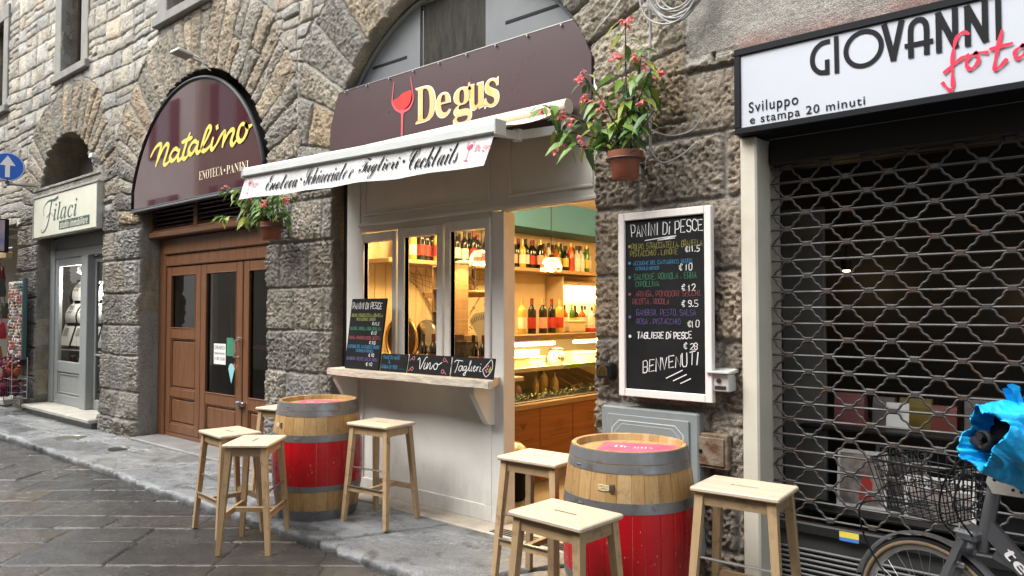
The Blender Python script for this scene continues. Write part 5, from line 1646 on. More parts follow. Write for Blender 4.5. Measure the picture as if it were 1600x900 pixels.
def barrel(x, y, z, rz, label, seed):
    rnd = random.Random(seed)
    t = thing('wine_barrel', label, 'barrel', (x, y, z), rz, 'barrels used as tables')
    m = MB()
    n = 30
    cuts = [0]
    for i in range(n): cuts.append(cuts[-1] + rnd.uniform(.6, 1.35))
    cuts = [c * 2 * PI / cuts[-1] for c in cuts]
    zs = [i * BH / 22 for i in range(23)]
    for i in range(n):
        a0, a1 = cuts[i] + .0012, cuts[i + 1] - .0012
        m.mat = rnd.choice([0, 0, 1, 1, 2])
        vs, fs = [], []
        dr = rnd.uniform(-.0008, .0008)
        for q in zs:
            r = brad(q) + dr
            for a, rr in ((a0, r - .0015), (a0 + .004, r), ((a0 + a1) / 2, r), (a1 - .004, r), (a1, r - .0015)): vs.append((rr * math.cos(a), rr * math.sin(a), q))
        for k in range(22):
            for c in range(4): b = k * 5 + c; fs.append((b, b + 1, b + 6, b + 5))
        # chime: top edge and inside rim
        b = len(vs)
        rt = brad(BH)
        for rr, q in ((rt - .004, BH + .001), (rt - .022, BH - .002), (rt - .030, BH - .04)):
            vs += [(rr * math.cos(a0), rr * math.sin(a0), q), (rr * math.cos(a1), rr * math.sin(a1), q)]
        tr = 22 * 5
        fs += [(tr, tr + 4, b + 1, b), (b, b + 1, b + 3, b + 2), (b + 2, b + 3, b + 5, b + 4)]
        m.add(vs, fs)
    m.build('staves', [M['stave_a'], M['stave_b'], M['stave_c']], t, smooth=True, angle=35)
    m = MB(); m.lathe([(.0, BH - .034), (brad(BH) - .028, BH - .034)], 40, cap0=False, cap1=False); m.add([], [])
    hd = MB()
    rr = brad(BH) - .029
    for k in range(6):
        a, b = -rr + 2 * rr * k / 6, -rr + 2 * rr * (k + 1) / 6 - .002
        poly = []
        for q in np.linspace(a, b, 7): poly.append((q, -math.sqrt(max(0, rr * rr - q * q))))
        for q in np.linspace(b, a, 7): poly.append((q, math.sqrt(max(0, rr * rr - q * q))))
        poly = [(p, s) for i, (p, s) in enumerate(poly) if i == 0 or (abs(p - poly[i - 1][0]) + abs(s - poly[i - 1][1])) > 1e-5]
        hd.prism_z([(s, p) for p, s in poly][::-1], BH - .05, BH - .035)
    hd.build('head', M['head_wood'], t)
    def hoop(z0, z1, mt, nm, lift=.0022):
        h = MB()
        k = 6
        prof = [(brad(z0) - .002, z0 - .0005)] + [(brad(z0 + (z1 - z0) * i / k) + lift, z0 + (z1 - z0) * i / k) for i in range(k + 1)] + [(brad(z1) - .002, z1 + .0005)]
        h.lathe(prof, 64, cap0=False, cap1=False)
        if nm == 'hoop':
            am = rnd.uniform(0, 6)
            for e in (0, .05): h.ball(((brad((z0 + z1) / 2) + .003) * math.cos(am + e), (brad((z0 + z1) / 2) + .003) * math.sin(am + e), (z0 + z1) / 2), .006, 6)
        return h.build(nm, mt, t, smooth=True, angle=50)
    for z0, z1 in ((.808, .862), (.766, .803), (.582, .632), (.222, .262), (.004, .08)): hoop(z0, z1, M['hoop'], 'hoop')
    pb = MB()
    zb_ = np.linspace(.2625, .5815, 12)
    for i in range(n):
        a0, a1 = cuts[i], cuts[i + 1]
        vs, fs = [], []
        dr = rnd.uniform(.0008, .0018)
        for q in zb_:
            r = brad(q) + dr
            for a, rr_ in ((a0, r - .0022), (a0 + .007, r - .0003), (a0 + .02, r), ((a0 + a1) / 2, r), (a1 - .02, r), (a1 - .007, r - .0003), (a1, r - .0022)): vs.append((rr_ * math.cos(a), rr_ * math.sin(a), q))
        for k in range(11):
            for c in range(6): b = k * 7 + c; fs.append((b, b + 1, b + 8, b + 7))
        pb.add(vs, fs)
    bd = pb.build('painted_band', M['barrel_red'], t, smooth=True)
    c = MB()
    for i in range(60):
        a = rnd.uniform(0, 6.28); q = rnd.uniform(.28, .5)
        r = brad(q) + .0024
        l, w = rnd.uniform(.003, .016), rnd.uniform(.0015, .005)
        da = w / r
        c.add([(r * math.cos(a), r * math.sin(a), q), (r * math.cos(a + da), r * math.sin(a + da), q + .003), (r * math.cos(a + da * 1.3), r * math.sin(a + da * 1.3), q + l), (r * math.cos(a + da * .2), r * math.sin(a + da * .2), q + l * .7)], [(0, 1, 2, 3)])
    c.build('paint_chips', M['scratch'], bd)
    b = MB()
    r = brad(.70) + .003
    for i in range(5):
        b.tube([(r * math.cos(q), r * math.sin(q), .685 + i * .006 + .002 * math.sin(q * 40 + i)) for q in np.linspace(-.13, .07, 8)], .0028, 5)
    ltc = b.build('rope_latch', mat('latch_rope', (.55, .45, .25), .8), t)
    b = MB(); b.beam((r * math.cos(.09), r * math.sin(.09), .68), (r * math.cos(.09), r * math.sin(.09), .715), .014, .022); b.build('latch_hook', M['steel_dark'], ltc)
    return t
barrel(-2.01, 3.29, .072, R(-78), 'large wooden barrel table with red band, in front of the grey cabinet', 3)
barrel(-4.85, 3.40, .070, R(-95), 'wooden barrel table with red band between the wooden doors and serving window', 5)
def table_mat(x, y, z, rz, label):
    t = thing('table_mat', label, 'table mat', (x, y, z), rz, 'pink mats on the barrels')
    m = MB(); m.prism_z([(-.2, -.14), (.2, -.14), (.2, .14), (-.2, .14)], 0, .003); m.build('sheet', M['mat_pink'], t)
    m = MB()
    g = MB(); put_text(g, 'De gus', -.13, -.02, .07, .05, 0, 'serif_bold', offset=-.02)
    m.v = [(a, b_, .0042) for a, _, b_ in g.v]; m.f = g.f; m.m = g.m
    m.build('lettering', M['white_print'], t)
table_mat(-1.97, 3.32, .072 + BH - .0345, R(22), 'pink De gus mat lying on the large barrel by the grey cabinet')
table_mat(-4.83, 3.42, .070 + BH - .0345, R(35), 'pink mat lying on the barrel by the serving window')

# ------------------------------------------------------------------ stools
M['stool_leg'] = wood('stool_leg_wood', (.47, .335, .19), (.37, .25, .13), 'z', 3, .5)
M['stool_rail'] = wood('stool_rail_wood', (.45, .32, .18), (.35, .235, .12), 'x', 3, .5)
M['stool_seat'] = wood('stool_seat_wood', (.62, .515, .385), (.54, .435, .31), 'x', 2.5, .5, bump=.06)
def worn(m, by_object=.22, dark=(.10, .07, .045)):
    """scuffs and grime blotches of their own shape, and a tone of its own for every copy"""
    nt = m.node_tree; p = nt.nodes['Principled BSDF']
    src = p.inputs['Base Color'].links[0].from_socket
    tc = nt.nodes.new('ShaderNodeTexCoord'); oi = nt.nodes.new('ShaderNodeObjectInfo')
    ad = nt.nodes.new('ShaderNodeVectorMath'); ad.operation = 'ADD'
    cb = nt.nodes.new('ShaderNodeCombineXYZ'); mu = nt.nodes.new('ShaderNodeMath'); mu.operation = 'MULTIPLY'; mu.inputs[1].default_value = 31
    nt.links.new(oi.outputs['Random'], mu.inputs[0]); nt.links.new(mu.outputs[0], cb.inputs[0]); nt.links.new(mu.outputs[0], cb.inputs[1])
    nt.links.new(tc.outputs['Object'], ad.inputs[0]); nt.links.new(cb.outputs[0], ad.inputs[1])
    n = nt.nodes.new('ShaderNodeTexNoise'); n.inputs['Scale'].default_value = 14; n.inputs['Detail'].default_value = 8; n.inputs['Roughness'].default_value = .7
    nt.links.new(ad.outputs[0], n.inputs['Vector'])
    r = nt.nodes.new('ShaderNodeMapRange'); r.inputs['From Min'].default_value = .54; r.inputs['From Max'].default_value = .68; r.inputs['To Max'].default_value = .6
    nt.links.new(n.outputs['Fac'], r.inputs['Value'])
    mx = nt.nodes.new('ShaderNodeMix'); mx.data_type = 'RGBA'
    nt.links.new(r.outputs[0], mx.inputs['Factor']); nt.links.new(src, mx.inputs['A']); mx.inputs['B'].default_value = (*dark, 1)
    h = nt.nodes.new('ShaderNodeHueSaturation'); v = nt.nodes.new('ShaderNodeMapRange'); v.inputs['To Min'].default_value = 1 - by_object; v.inputs['To Max'].default_value = 1 + by_object * .6
    nt.links.new(oi.outputs['Random'], v.inputs['Value']); nt.links.new(v.outputs[0], h.inputs['Value']); nt.links.new(mx.outputs['Result'], h.inputs['Color'])
    nt.links.new(h.outputs[0], p.inputs['Base Color'])
worn(M['stool_leg']); worn(M['stool_rail']); worn(M['stool_seat'], .12, (.45, .33, .22))
worn(M['hoop'], .03, (.13, .075, .045)); worn(M['barrel_red'], .02, (.20, .012, .014))
for k_ in 'abc': worn(M['stave_' + k_], .05, (.12, .08, .045))
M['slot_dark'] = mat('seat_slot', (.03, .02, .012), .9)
def make_stool():
    t = thing('bar_stool', 'stool', 'stool', (0, 0, 0), 0, 'wooden stools around the barrels')
    H_ = .72
    hx, hy = .205, .155
    m = MB()
    n = 14
    pts = []
    def rr(u, w, r):
        o = []
        for cx_, cy_, a0 in ((u - r, w - r, 0), (-u + r, w - r, 90), (-u + r, -w + r, 180), (u - r, -w + r, 270)):
            for k in range(4): a = R(a0 + k * 30); o.append((cx_ + r * math.cos(a), cy_ + r * math.sin(a)))
        return o
    a, b = rr(hx, hy, .012), rr(hx - .005, hy - .005, .010)
    # seat with the slot cut through: outline bridged to the slot's rim
    def slot(u):
        o = []
        for (x_, y_) in u:
            L, w = .062, .009
            an = math.atan2(y_, x_)
            o.append((max(-L, min(L, x_ * .4)), max(-w, min(w, y_ * .2))))
        return o
    s_ = slot(b)
    k = len(a)
    vs = [(x, y, H_ - .022) for x, y in b] + [(x, y, H_ - .016) for x, y in a] + [(x, y, H_ - .005) for x, y in a] + [(x, y, H_) for x, y in b] + [(x, y, H_) for x, y in s_] + [(x, y, H_ - .022) for x, y in s_]
    fs = []
    for lay in range(5):
        for i in range(k):
            j = (i + 1) % k
            fs.append((lay * k + i, lay * k + j, (lay + 1) * k + j, (lay + 1) * k + i))
    for i in range(k):
        j = (i + 1) % k
        fs.append((5 * k + i, 5 * k + j, j, i))
    m.add(vs, fs)
    m.build('seat', M['stool_seat'], t)
    for sx in (-1, 1):
        for sy in (-1, 1):
            m = MB(); m.lathe([(.0055, 0), (.0045, .0012), (.001, .0014)], 8, (sx * .165, sy * .115, H_)); m.build('screw', M['screw'], t)
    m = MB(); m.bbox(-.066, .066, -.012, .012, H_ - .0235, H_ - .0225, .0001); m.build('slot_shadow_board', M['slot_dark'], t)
    tops = {}
    for sx in (-1, 1):
        for sy in (-1, 1):
            m = MB()
            p, q = (sx * .165, sy * .115, H_ - .022), (sx * .212, sy * .165, 0)
            m.beam(q, p, .031, .031, .040, .040, up=(1, 0, 0))
            m.build('leg', M['stool_leg'], t)
    def at(sx, sy, z): f = 1 - z / (H_ - .022); return (sx * (.165 + .047 * f), sy * (.115 + .05 * f), z)
    for sy in (-1, 1):
        m = MB(); m.beam(at(-.88, sy, H_ - .055), at(.88, sy, H_ - .055), .022, .052); m.build('apron', M['stool_rail'], t)
        m = MB(); m.beam(at(-.9, sy, .245), at(.9, sy, .245), .022, .036); m.build('stretcher', M['stool_rail'], t)
    for sx in (-1, 1):
        m = MB(); m.beam(at(sx, -.86, H_ - .055), at(sx, .86, H_ - .055), .022, .052); m.build('apron', M['stool_rail'], t)
    m = MB(); m.beam((0, at(1, -1, .245)[1] + .012, .245), (0, at(1, 1, .245)[1] - .012, .245), .03, .03); m.build('cross_stretcher', M['stool_rail'], t)
    m = MB(); a_, b_ = at(-.9, -1.02, .40), at(.9, -1.02, .40); m.tube([a_, b_], .0065, 8); m.build('foot_bar', M['steel'], t)
    m = MB(); a_, b_ = at(-.9, -1.13, .268), at(.9, -1.13, .268); m.tube([a_, b_], .0055, 8); m.build('foot_bar', M['steel'], t)
    return t
proto = None
for (x, y, z, rz, lab) in (
    (-5.15, 2.84, .004, -6, 'light wooden stool at the kerb, further from the viewer of the front pair'),
    (-4.66, 2.76, .004, 130, 'light wooden stool in the street with its seat slot end-on, before the far barrel'),
    (-5.60, 3.60, .072, 12, 'light wooden stool half hidden behind the barrel near the wooden doors'),
    (-4.28, 3.55, .072, 6, 'light wooden stool standing alone under the serving window ledge'),
    (-2.585, 3.30, .072, 2, 'light wooden stool at the open doorway, touching the large barrel'),
    (-1.94, 2.645, .004, -3, 'light wooden stool in front of the large barrel, its legs over the red paint'),
    (-1.42, 3.34, .072, 4, 'light wooden stool beside the roller grille, next to the large barrel')):
    if proto is None: proto = make_stool(); o = proto
    else: o = copy_tree(proto)
    o.location = (x, y, z); o.rotation_euler = (0, 0, R(rz)); o['label'] = lab
# ------------------------------------------------------------------ blackboards
M['slate'] = mat('blackboard', (.005, .0055, .006), .6, c2=(.010, .0105, .011), scale=5, rvar=.08, spec=.25)
M['board_frame'] = wood('whitewashed_frame', (.73, .70, .67), (.65, .60, .56), 'z', 3, .55)
CH = {}
for n_, c_ in dict(white=(.62, .62, .62), yellow=(.22, .21, .04), green=(.035, .17, .09), blue=(.03, .15, .27), red=(.22, .05, .055), violet=(.10, .07, .20), pink=(.48, .16, .20), lime=(.25, .28, .07)).items():
    CH[n_] = mat('chalk_' + n_, c_, .8)
def writing(parent, rows, y, lw):
    """rows: (colour, text, x0, z0, width, height, rise)"""
    by = {}
    for i, r in enumerate(rows):
        by.setdefault(r[0], MB())
        chalk(by[r[0]], r[1], r[2], r[3], r[4], r[5], y, r[7] if len(r) > 7 else lw, i + 1, r[6] if len(r) > 6 else 0)
    return by
def finish(by, parent):
    for c_, m in by.items(): m.build('chalk_writing', CH[c_], parent)
bx0, bx1, bz0, bz1 = -2.40, -1.80, 1.10, 2.195
bb = thing('blackboard', 'large white-framed menu blackboard hanging on the stone pier', 'blackboard', (0, 0, 0))
BY = 3.83
m = MB(); m.box(bx0 + .02, bx1 - .02, BY + .006, BY + .022, bz0 + .02, bz1 - .02); m.build('slate', M['slate'], bb)
m = MB()
for a, b, c, d in ((bx0, bx0 + .042, bz0, bz1), (bx1 - .042, bx1, bz0, bz1)): m.bbox(a, b, BY - .012, BY + .03, c, d, .004)
for c, d in ((bz0, bz0 + .045), (bz1 - .045, bz1)): m.bbox(bx0 + .0425, bx1 - .0425, BY - .011, BY + .029, c, d, .004)
m.build('frame', M['board_frame'], bb)
IX, IW, IZ, IH = bx0 + .045, .51, bz0 + .045, 1.005    # the writing area
def px(u): return IX + u * IW
def pz(v): return IZ + (1 - v) * IH
rows = [('white', 'PANINI Di PESCE', px(.08), pz(.10), .92 * IW, .068, .02, .0052),
 ('yellow', 'POLPO, STRACCIATELLA, GRANELLA', px(.08), pz(.175), .90 * IW, .034), ('yellow', 'PISTACCHIO , LIMONE', px(.06), pz(.215), .62 * IW, .032), ('white', '€11,5', px(.77), pz(.205), .18 * IW, .032, 0, .0047),
 ('blue', 'ACCIUGHE DEL CANTABRICO, BURRO,', px(.10), pz(.268), .77 * IW, .022), ('blue', 'CETRIOLO FRESCO', px(.13), pz(.298), .31 * IW, .018), ('white', '€ 10', px(.69), pz(.31), .17 * IW, .036, 0, .0047),
 ('green', 'SALMONE, ROBIOLA , ERBA', px(.11), pz(.355), .80 * IW, .034), ('green', 'CIPOLLINA', px(.13), pz(.395), .32 * IW, .030), ('white', '€ 12', px(.72), pz(.425), .18 * IW, .036, 0, .0047),
 ('red', 'ARINGA, POMODORI SECCHI,', px(.13), pz(.455), .84 * IW, .032), ('red', 'RICOTTA , RUCOLA', px(.09), pz(.50), .48 * IW, .032), ('white', '€ 9,5', px(.72), pz(.515), .21 * IW, .036, 0, .0047),
 ('violet', 'GAMBERI, PESTO, SALSA', px(.14), pz(.565), .76 * IW, .034), ('violet', 'ROSA , PISTACCHIO', px(.14), pz(.615), .57 * IW, .032), ('white', '€10', px(.79), pz(.63), .15 * IW, .036, 0, .0047),
 ('white', 'TAGLIERE Di PESCE', px(.15), pz(.70), .70 * IW, .036, .02, .006), ('white', '€ 28', px(.74), pz(.755), .18 * IW, .036, 0, .0047),
 ('white', 'BENVENUTI', px(.22), pz(.90), .72 * IW, .068, .19, .006)]
by = writing(bb, rows, BY + .003, .0028)
W_ = by['white']
W_.ribbon(spline([(px(.26), pz(.125)), (px(.5), pz(.115)), (px(.66), pz(.11)), (px(.55), pz(.12)), (px(.42), pz(.128)), (px(.64), pz(.122))], 4), .005, BY + .003)
for k in range(3): W_.ribbon([(px(.52 + .09 * k), pz(.925 + .012 * k)), (px(.72 + .05 * k), pz(.875 + .022 * k))], .006, BY + .003)
for c_, v in (('yellow', .155), ('blue', .255), ('green', .34), ('red', .44), ('violet', .575), ('white', .69)):
    by[c_].lathe([(.010, 0), (.001, -.0004)], 9, (px(.05), BY + .003, pz(v)), axis='y')
finish(by, bb)
def lean(t, x, z, ang): t.location = (x, 3.80, z); t.rotation_euler = (R(ang), 0, 0)
t = thing('blackboard', 'tall narrow unframed menu blackboard standing on the serving ledge', 'blackboard')
m = MB(); m.prism([(-.215, 0), (.215, 0), (.222, .58), (-.222, .58)], -.008, .006); m.build('slate', M['slate'], t)
c_ = -.009
rows = [('white', 'PANINI DI PESCE', -.2, .485, .38, .05, 0, .007), ('lime', 'POLPO, STRACCIATELLA, GRANELLA', -.2, .42, .40, .024), ('lime', 'PISTACCHIO, LIMONE', -.13, .388, .25, .022), ('white', '€ 11,5', .08, .352, .09, .024, 0, .0047),
 ('green', 'SALMONE, ROBIOLA, ERBA CIPOLLINA', -.2, .31, .40, .024), ('white', '€ 12', .08, .275, .07, .024, 0, .0047), ('red', 'ARINGA, POMODORI SECCHI, RICOTTA', -.2, .235, .40, .024), ('white', '€ 9,5', .07, .198, .08, .024, 0, .0047),
 ('blue', 'ACCIUGHE DEL CANTABRICO, BURRO', -.2, .162, .40, .024), ('blue', 'CETRIOLO FRESCO', -.09, .13, .22, .02), ('white', '€ 10', .08, .096, .07, .024, 0, .0047), ('violet', 'GAMBERI, PESTO, SALSA ROSA', -.2, .062, .40, .024), ('white', '€ 10', .06, .022, .08, .026, 0, .0047)]
finish(writing(t, [(a, b_, x, z + .01, w, h, *r) for a, b_, x, z, w, h, *r in rows], c_, .0045), t)
lean(t, -4.83, 1.137, -8)
t = thing('blackboard', 'small ledge blackboard with blue chalk writing', 'blackboard')
m = MB(); m.prism([(-.15, 0), (.15, 0), (.15, .14), (-.15, .14)], -.006, .004); m.build('slate', M['slate'], t)
finish(writing(t, [('blue', 'PANE DI MARE', -.13, .098, .20, .026), ('blue', '&', -.06, .064, .02, .024), ('blue', 'ACQUA DI VINO', -.14, .024, .19, .026), ('blue', '....', .06, .024, .07, .02)], -.0068, .0045), t)
lean(t, -4.44, 1.137, -10)
t = thing('blackboard', 'ledge blackboard reading Vino in white chalk', 'blackboard')
m = MB(); m.prism([(-.225, 0), (.225, 0), (.225, .145), (-.22, .145)], -.006, .004); m.build('slate', M['slate'], t)
m = MB()
for st in ([(-.12, .105), (-.105, .12), (-.095, .10), (-.085, .035), (-.04, .12), (-.02, .128)], [(-.035, .085), (-.045, .045), (-.03, .04), (-.012, .06)], [(-.012, .085), (-.012, .04), (.005, .08), (.02, .085), (.02, .045), (.035, .045), (.05, .07)], [(.085, .088), (.06, .075), (.065, .045), (.09, .045), (.1, .075), (.085, .09), (.1, .075), (.14, .095)]):
    m.ribbon(spline(st, 5), .0065, -.0068)
m.build('chalk_writing', CH['white'], t)
m = MB()
for x, z, s in ((-.185, .115, 1), (.18, .115, -1), (-.19, .035, 1), (.175, .03, -1)):
    m.ribbon(spline([(x, z), (x + .018 * s, z + .014), (x + .03 * s, z - .002), (x + .014 * s, z - .014), (x, z)], 4), .005, -.0068); m.ribbon([(x, z), (x - .02 * s, z - .018)], .005, -.0068)
m.build('chalk_drawing', CH['pink'], t)
lean(t, -4.05, 1.137, -10)
t = thing('blackboard', 'ledge blackboard reading Taglieri with a small chalk drawing', 'blackboard')
m = MB(); m.prism([(-.205, 0), (.205, 0), (.205, .145), (-.205, .145)], -.006, .004); m.build('slate', M['slate'], t)
m = MB()
for st in ([(-.18, .105), (-.16, .118), (-.10, .115)], [(-.14, .115), (-.15, .07), (-.165, .03)], [(-.10, .08), (-.125, .075), (-.13, .05), (-.11, .045), (-.095, .08), (-.095, .05), (-.085, .048)], [(-.06, .08), (-.08, .075), (-.08, .052), (-.062, .055), (-.055, .082), (-.062, .02), (-.08, .022), (-.04, .055)], [(-.04, .055), (-.018, .11), (-.026, .115), (-.03, .055), (-.018, .05)], [(-.005, .08), (-.01, .052), (.0, .05)], [(.012, .065), (.028, .08), (.018, .085), (.01, .06), (.022, .048), (.036, .06)], [(.045, .08), (.044, .05), (.052, .078), (.064, .08)], [(.078, .08), (.074, .052), (.086, .05)]):
    m.ribbon(spline(st, 5), .0055, -.0068)
m.ribbon(spline([(.10, .06), (.14, .015), (.19, .075), (.175, .135), (.15, .115), (.10, .06)], 3), .005, -.0068); m.box(.076, .081, -.0072, -.0068, .098, .104)
m.build('chalk_writing', CH['white'], t)
m = MB()
for a, b in ((.13, .085), (.145, .07), (.13, .06), (.15, .09), (.14, .05)): m.lathe([(.007, 0), (.001, -.0004)], 8, (a, -.0072, b), axis='y')
m.build('chalk_drawing', CH['pink'], t)
m = MB(); m.add([(.155, -.0072, .045), (.185, -.0072, .055), (.175, -.0072, .09), (.16, -.0072, .07)], [(0, 1, 2, 3)]); m.build('chalk_drawing', CH['lime'], t)
lean(t, -3.60, 1.137, -10)
# slotted drain in the doorstep
t = thing('drain_grate', 'slotted drain grate let into the doorstep of the open doorway', 'drain grate', (-3.05, 3.87, .094))
for i in range(4):
    m = MB(); m.box(-.40, .36, -.052 + i * .03, -.036 + i * .03, -.002, .0005); m.build('slot', M['gap'], t)

# ------------------------------------------------------------------ flower pots on the piers
M['terracotta'] = mat('terracotta_plastic', (.23, .075, .04), .5, c2=(.20, .062, .034), scale=8)
M['soil'] = mat('potting_soil', (.03, .02, .012), .9)
M['leaf_dark'] = mat('leaf_dark', (.06, .14, .05), .4, c2=(.10, .19, .06), scale=9)
M['leaf_mid'] = mat('leaf_mid', (.13, .25, .05), .4, c2=(.18, .30, .06), scale=9)
M['leaf_lime'] = mat('leaf_lime', (.30, .38, .07), .45, c2=(.36, .36, .08), scale=9)
M['stem'] = mat('begonia_stem', (.035, .035, .015), .6)
M['petal'] = mat('begonia_petal', (.80, .20, .22), .5, c2=(.85, .38, .36), scale=30)
for k_ in ('leaf_dark', 'leaf_mid', 'leaf_lime', 'petal'):     # thin leaves let some light through
    nt = M[k_].node_tree; p_ = nt.nodes['Principled BSDF']
    tl = nt.nodes.new('ShaderNodeBsdfTranslucent'); mx = nt.nodes.new('ShaderNodeMixShader'); mx.inputs[0].default_value = .35
    nt.links.new(p_.inputs['Base Color'].links[0].from_socket, tl.inputs['Color'])
    nt.links.new(p_.outputs[0], mx.inputs[1]); nt.links.new(tl.outputs[0], mx.inputs[2]); nt.links.new(mx.outputs[0], nt.nodes['Material Output'].inputs[0])
def leaf(m, p, d, l, w, rnd, fold=.25):
    """pointed leaf from p in direction d, drooping"""
    d = Vector(d).normalized()
    side = d.cross(Vector((0, 0, 1)))
    if side.length < .1: side = Vector((1, 0, 0))
    side.normalize()
    tw = rnd.uniform(-.7, .7)
    up = side.cross(d)
    side, up = side * math.cos(tw) + up * math.sin(tw), up * math.cos(tw) - side * math.sin(tw)
    p = Vector(p)
    vs = [p]
    pr = ((.16, .62), (.42, 1.0), (.72, .62))
    droop = rnd.uniform(.05, .6); bend = rnd.uniform(-.25, .25)
    for t, ww in pr:
        c = p + d * l * t + Vector((0, 0, -droop * l * t * t)) + side * bend * l * t * t
        vs += [c - side * w * .5 * ww + up * fold * w * .5 * ww, c, c + side * w * .5 * ww + up * fold * w * .5 * ww]
    vs.append(p + d * l + Vector((0, 0, -droop * 1.15 * l)) + side * bend * 1.2 * l)
    m.add(vs, [(0, 2, 1), (0, 3, 2), (1, 2, 5, 4), (2, 3, 6, 5), (4, 5, 8, 7), (5, 6, 9, 8), (7, 8, 10), (8, 9, 10)])
def plant(name, label, x, y, z, pw, ph, stems, flowers, seed, nl):
    rnd = random.Random(seed)
    t = thing(name, label, 'potted plant', (x, y, z), 0, 'begonias in terracotta pots on the piers')
    m = MB()
    m.lathe([(pw * .34, 0), (pw * .36, .004), (pw * .45, ph * .74), (pw * .5, ph * .75), (pw * .51, ph), (pw * .47, ph), (pw * .46, ph * .86)], 28, cap1=False)
    pot = m.build('pot', M['terracotta'], t, smooth=True, angle=40)
    m = MB(); m.lathe([(.001, ph * .88), (pw * .465, ph * .86)], 20, cap0=False, cap1=False); m.build('soil', M['soil'], pot)
    m = MB()
    m.tube([(pw * .53 * math.cos(2 * PI * k / 24), pw * .53 * math.sin(2 * PI * k / 24), ph * .72) for k in range(24)], .005, 6, closed=True)
    m.beam((0, pw * .5, ph * .72), (0, W - .04 - y, ph * .72), .02, .006); m.beam((0, W - .045 - y, ph * .2), (0, W - .045 - y, ph * 1.1), .02, .006)
    m.build('wall_bracket', M['lead'], t)
    sm = MB(); lm = MB(); fm = MB()
    allp = []
    for (sx, sy, sz) in stems:
        k = Vector((sx * .35 + rnd.uniform(-.02, .02), sy * .3, ph * .86 + (sz - ph * .86) * .55))
        pts = spline([(rnd.uniform(-.04, .04), rnd.uniform(-.04, .04), ph * .84), tuple(k), (sx, sy, sz)], 7)
        sm.tube(pts, [.0065 - .0035 * i / len(pts) for i in range(len(pts))], 5)
        allp.append(pts)
    wts = [math.dist(p[0], p[-1]) for p in allp]
    for i in range(nl):
        pts = rnd.choices(allp, wts)[0]
        q = Vector(pts[min(len(pts) - 1, int(len(pts) * rnd.uniform(.1, 1.02)))])
        a = rnd.uniform(0, 2 * PI)
        d = Vector((math.cos(a), math.sin(a) * .8 - .25, rnd.uniform(-.75, .25)))
        pet = q + d * rnd.uniform(.02, .05)
        if pet.z < ph + .05 and math.hypot(pet.x, pet.y) < pw * 1.1: continue
        sm.tube([q, pet], .0016, 4, caps=False)
        r = rnd.random()
        lm.mat = 0 if r < .42 else 1 if r < .80 else 2
        l = rnd.uniform(.05, .135)
        leaf(lm, pet, d + Vector((0, 0, -.35)), l, l * rnd.uniform(.36, .5), rnd)
    for fx, fy, fz, n in flowers:
        fm = MB()
        for i in range(n):
            o = Vector((rnd.gauss(0, .017), rnd.gauss(0, .015), rnd.gauss(-.005, .017)))
            c = Vector((fx, fy, fz)) + o
            for b in range(4):
                a = b * PI / 2 + rnd.uniform(0, 1)
                d = Vector((math.cos(a), math.sin(a) - .3, rnd.uniform(-.9, .2))); leaf(fm, c, d, rnd.uniform(.018, .032), .021, rnd, .1)
        fm.build('flower', M['petal'], t, smooth=True)
    sm.build('stems', M['stem'], t)
    lm.build('foliage', [M['leaf_dark'], M['leaf_mid'], M['leaf_lime']], t, smooth=True)
    return t
plant('potted_begonia', 'tall pink begonia in a terracotta pot on the pier above the large blackboard', -2.275, 3.70, 2.375, .205, .16,
      [(.02, -.02, .92), (-.02, 0, .62), (-.26, -.06, .66), (-.30, -.08, .40), (-.50, -.14, .50), (-.42, -.12, .34), (-.32, -.14, .24), (-.22, -.16, .2), (.20, -.04, .60), (.13, -.02, .72), (.10, 0, .45), (.22, -.04, .36), (.14, -.1, .14), (.0, -.12, .32)],
      [(.03, -.02, .93, 9), (-.03, -.03, .74, 8), (-.28, -.07, .65, 8), (-.25, -.06, .52, 7), (-.53, -.14, .47, 5), (-.36, -.12, .42, 8), (-.30, -.13, .37, 8), (-.40, -.12, .22, 4), (.25, -.04, .56, 9), (.10, -.02, .70, 5), (.13, -.02, .65, 4), (.15, -.05, .42, 4), (-.1, -.1, .45, 5), (-.2, -.14, .24, 4)], 5, 265)
plant('potted_begonia', 'low spreading begonia in a small terracotta pot under the awning corner', -6.06, 3.72, 2.262, .215, .16,
      [(-.62, -.12, .26), (-.45, -.10, .42), (-.3, -.1, .5), (-.1, -.1, .42), (.05, -.1, .40), (.2, -.06, .42), (.33, -.06, .36), (.38, -.04, .22), (-.2, -.14, .3), (.1, -.14, .28), (-.55, -.1, .52)],
      [(-.62, -.12, .56, 4), (-.2, -.12, .40, 7), (.12, -.14, .32, 8), (.34, -.06, .34, 8), (.0, -.13, .44, 5), (-.35, -.1, .42, 5)], 9, 250)

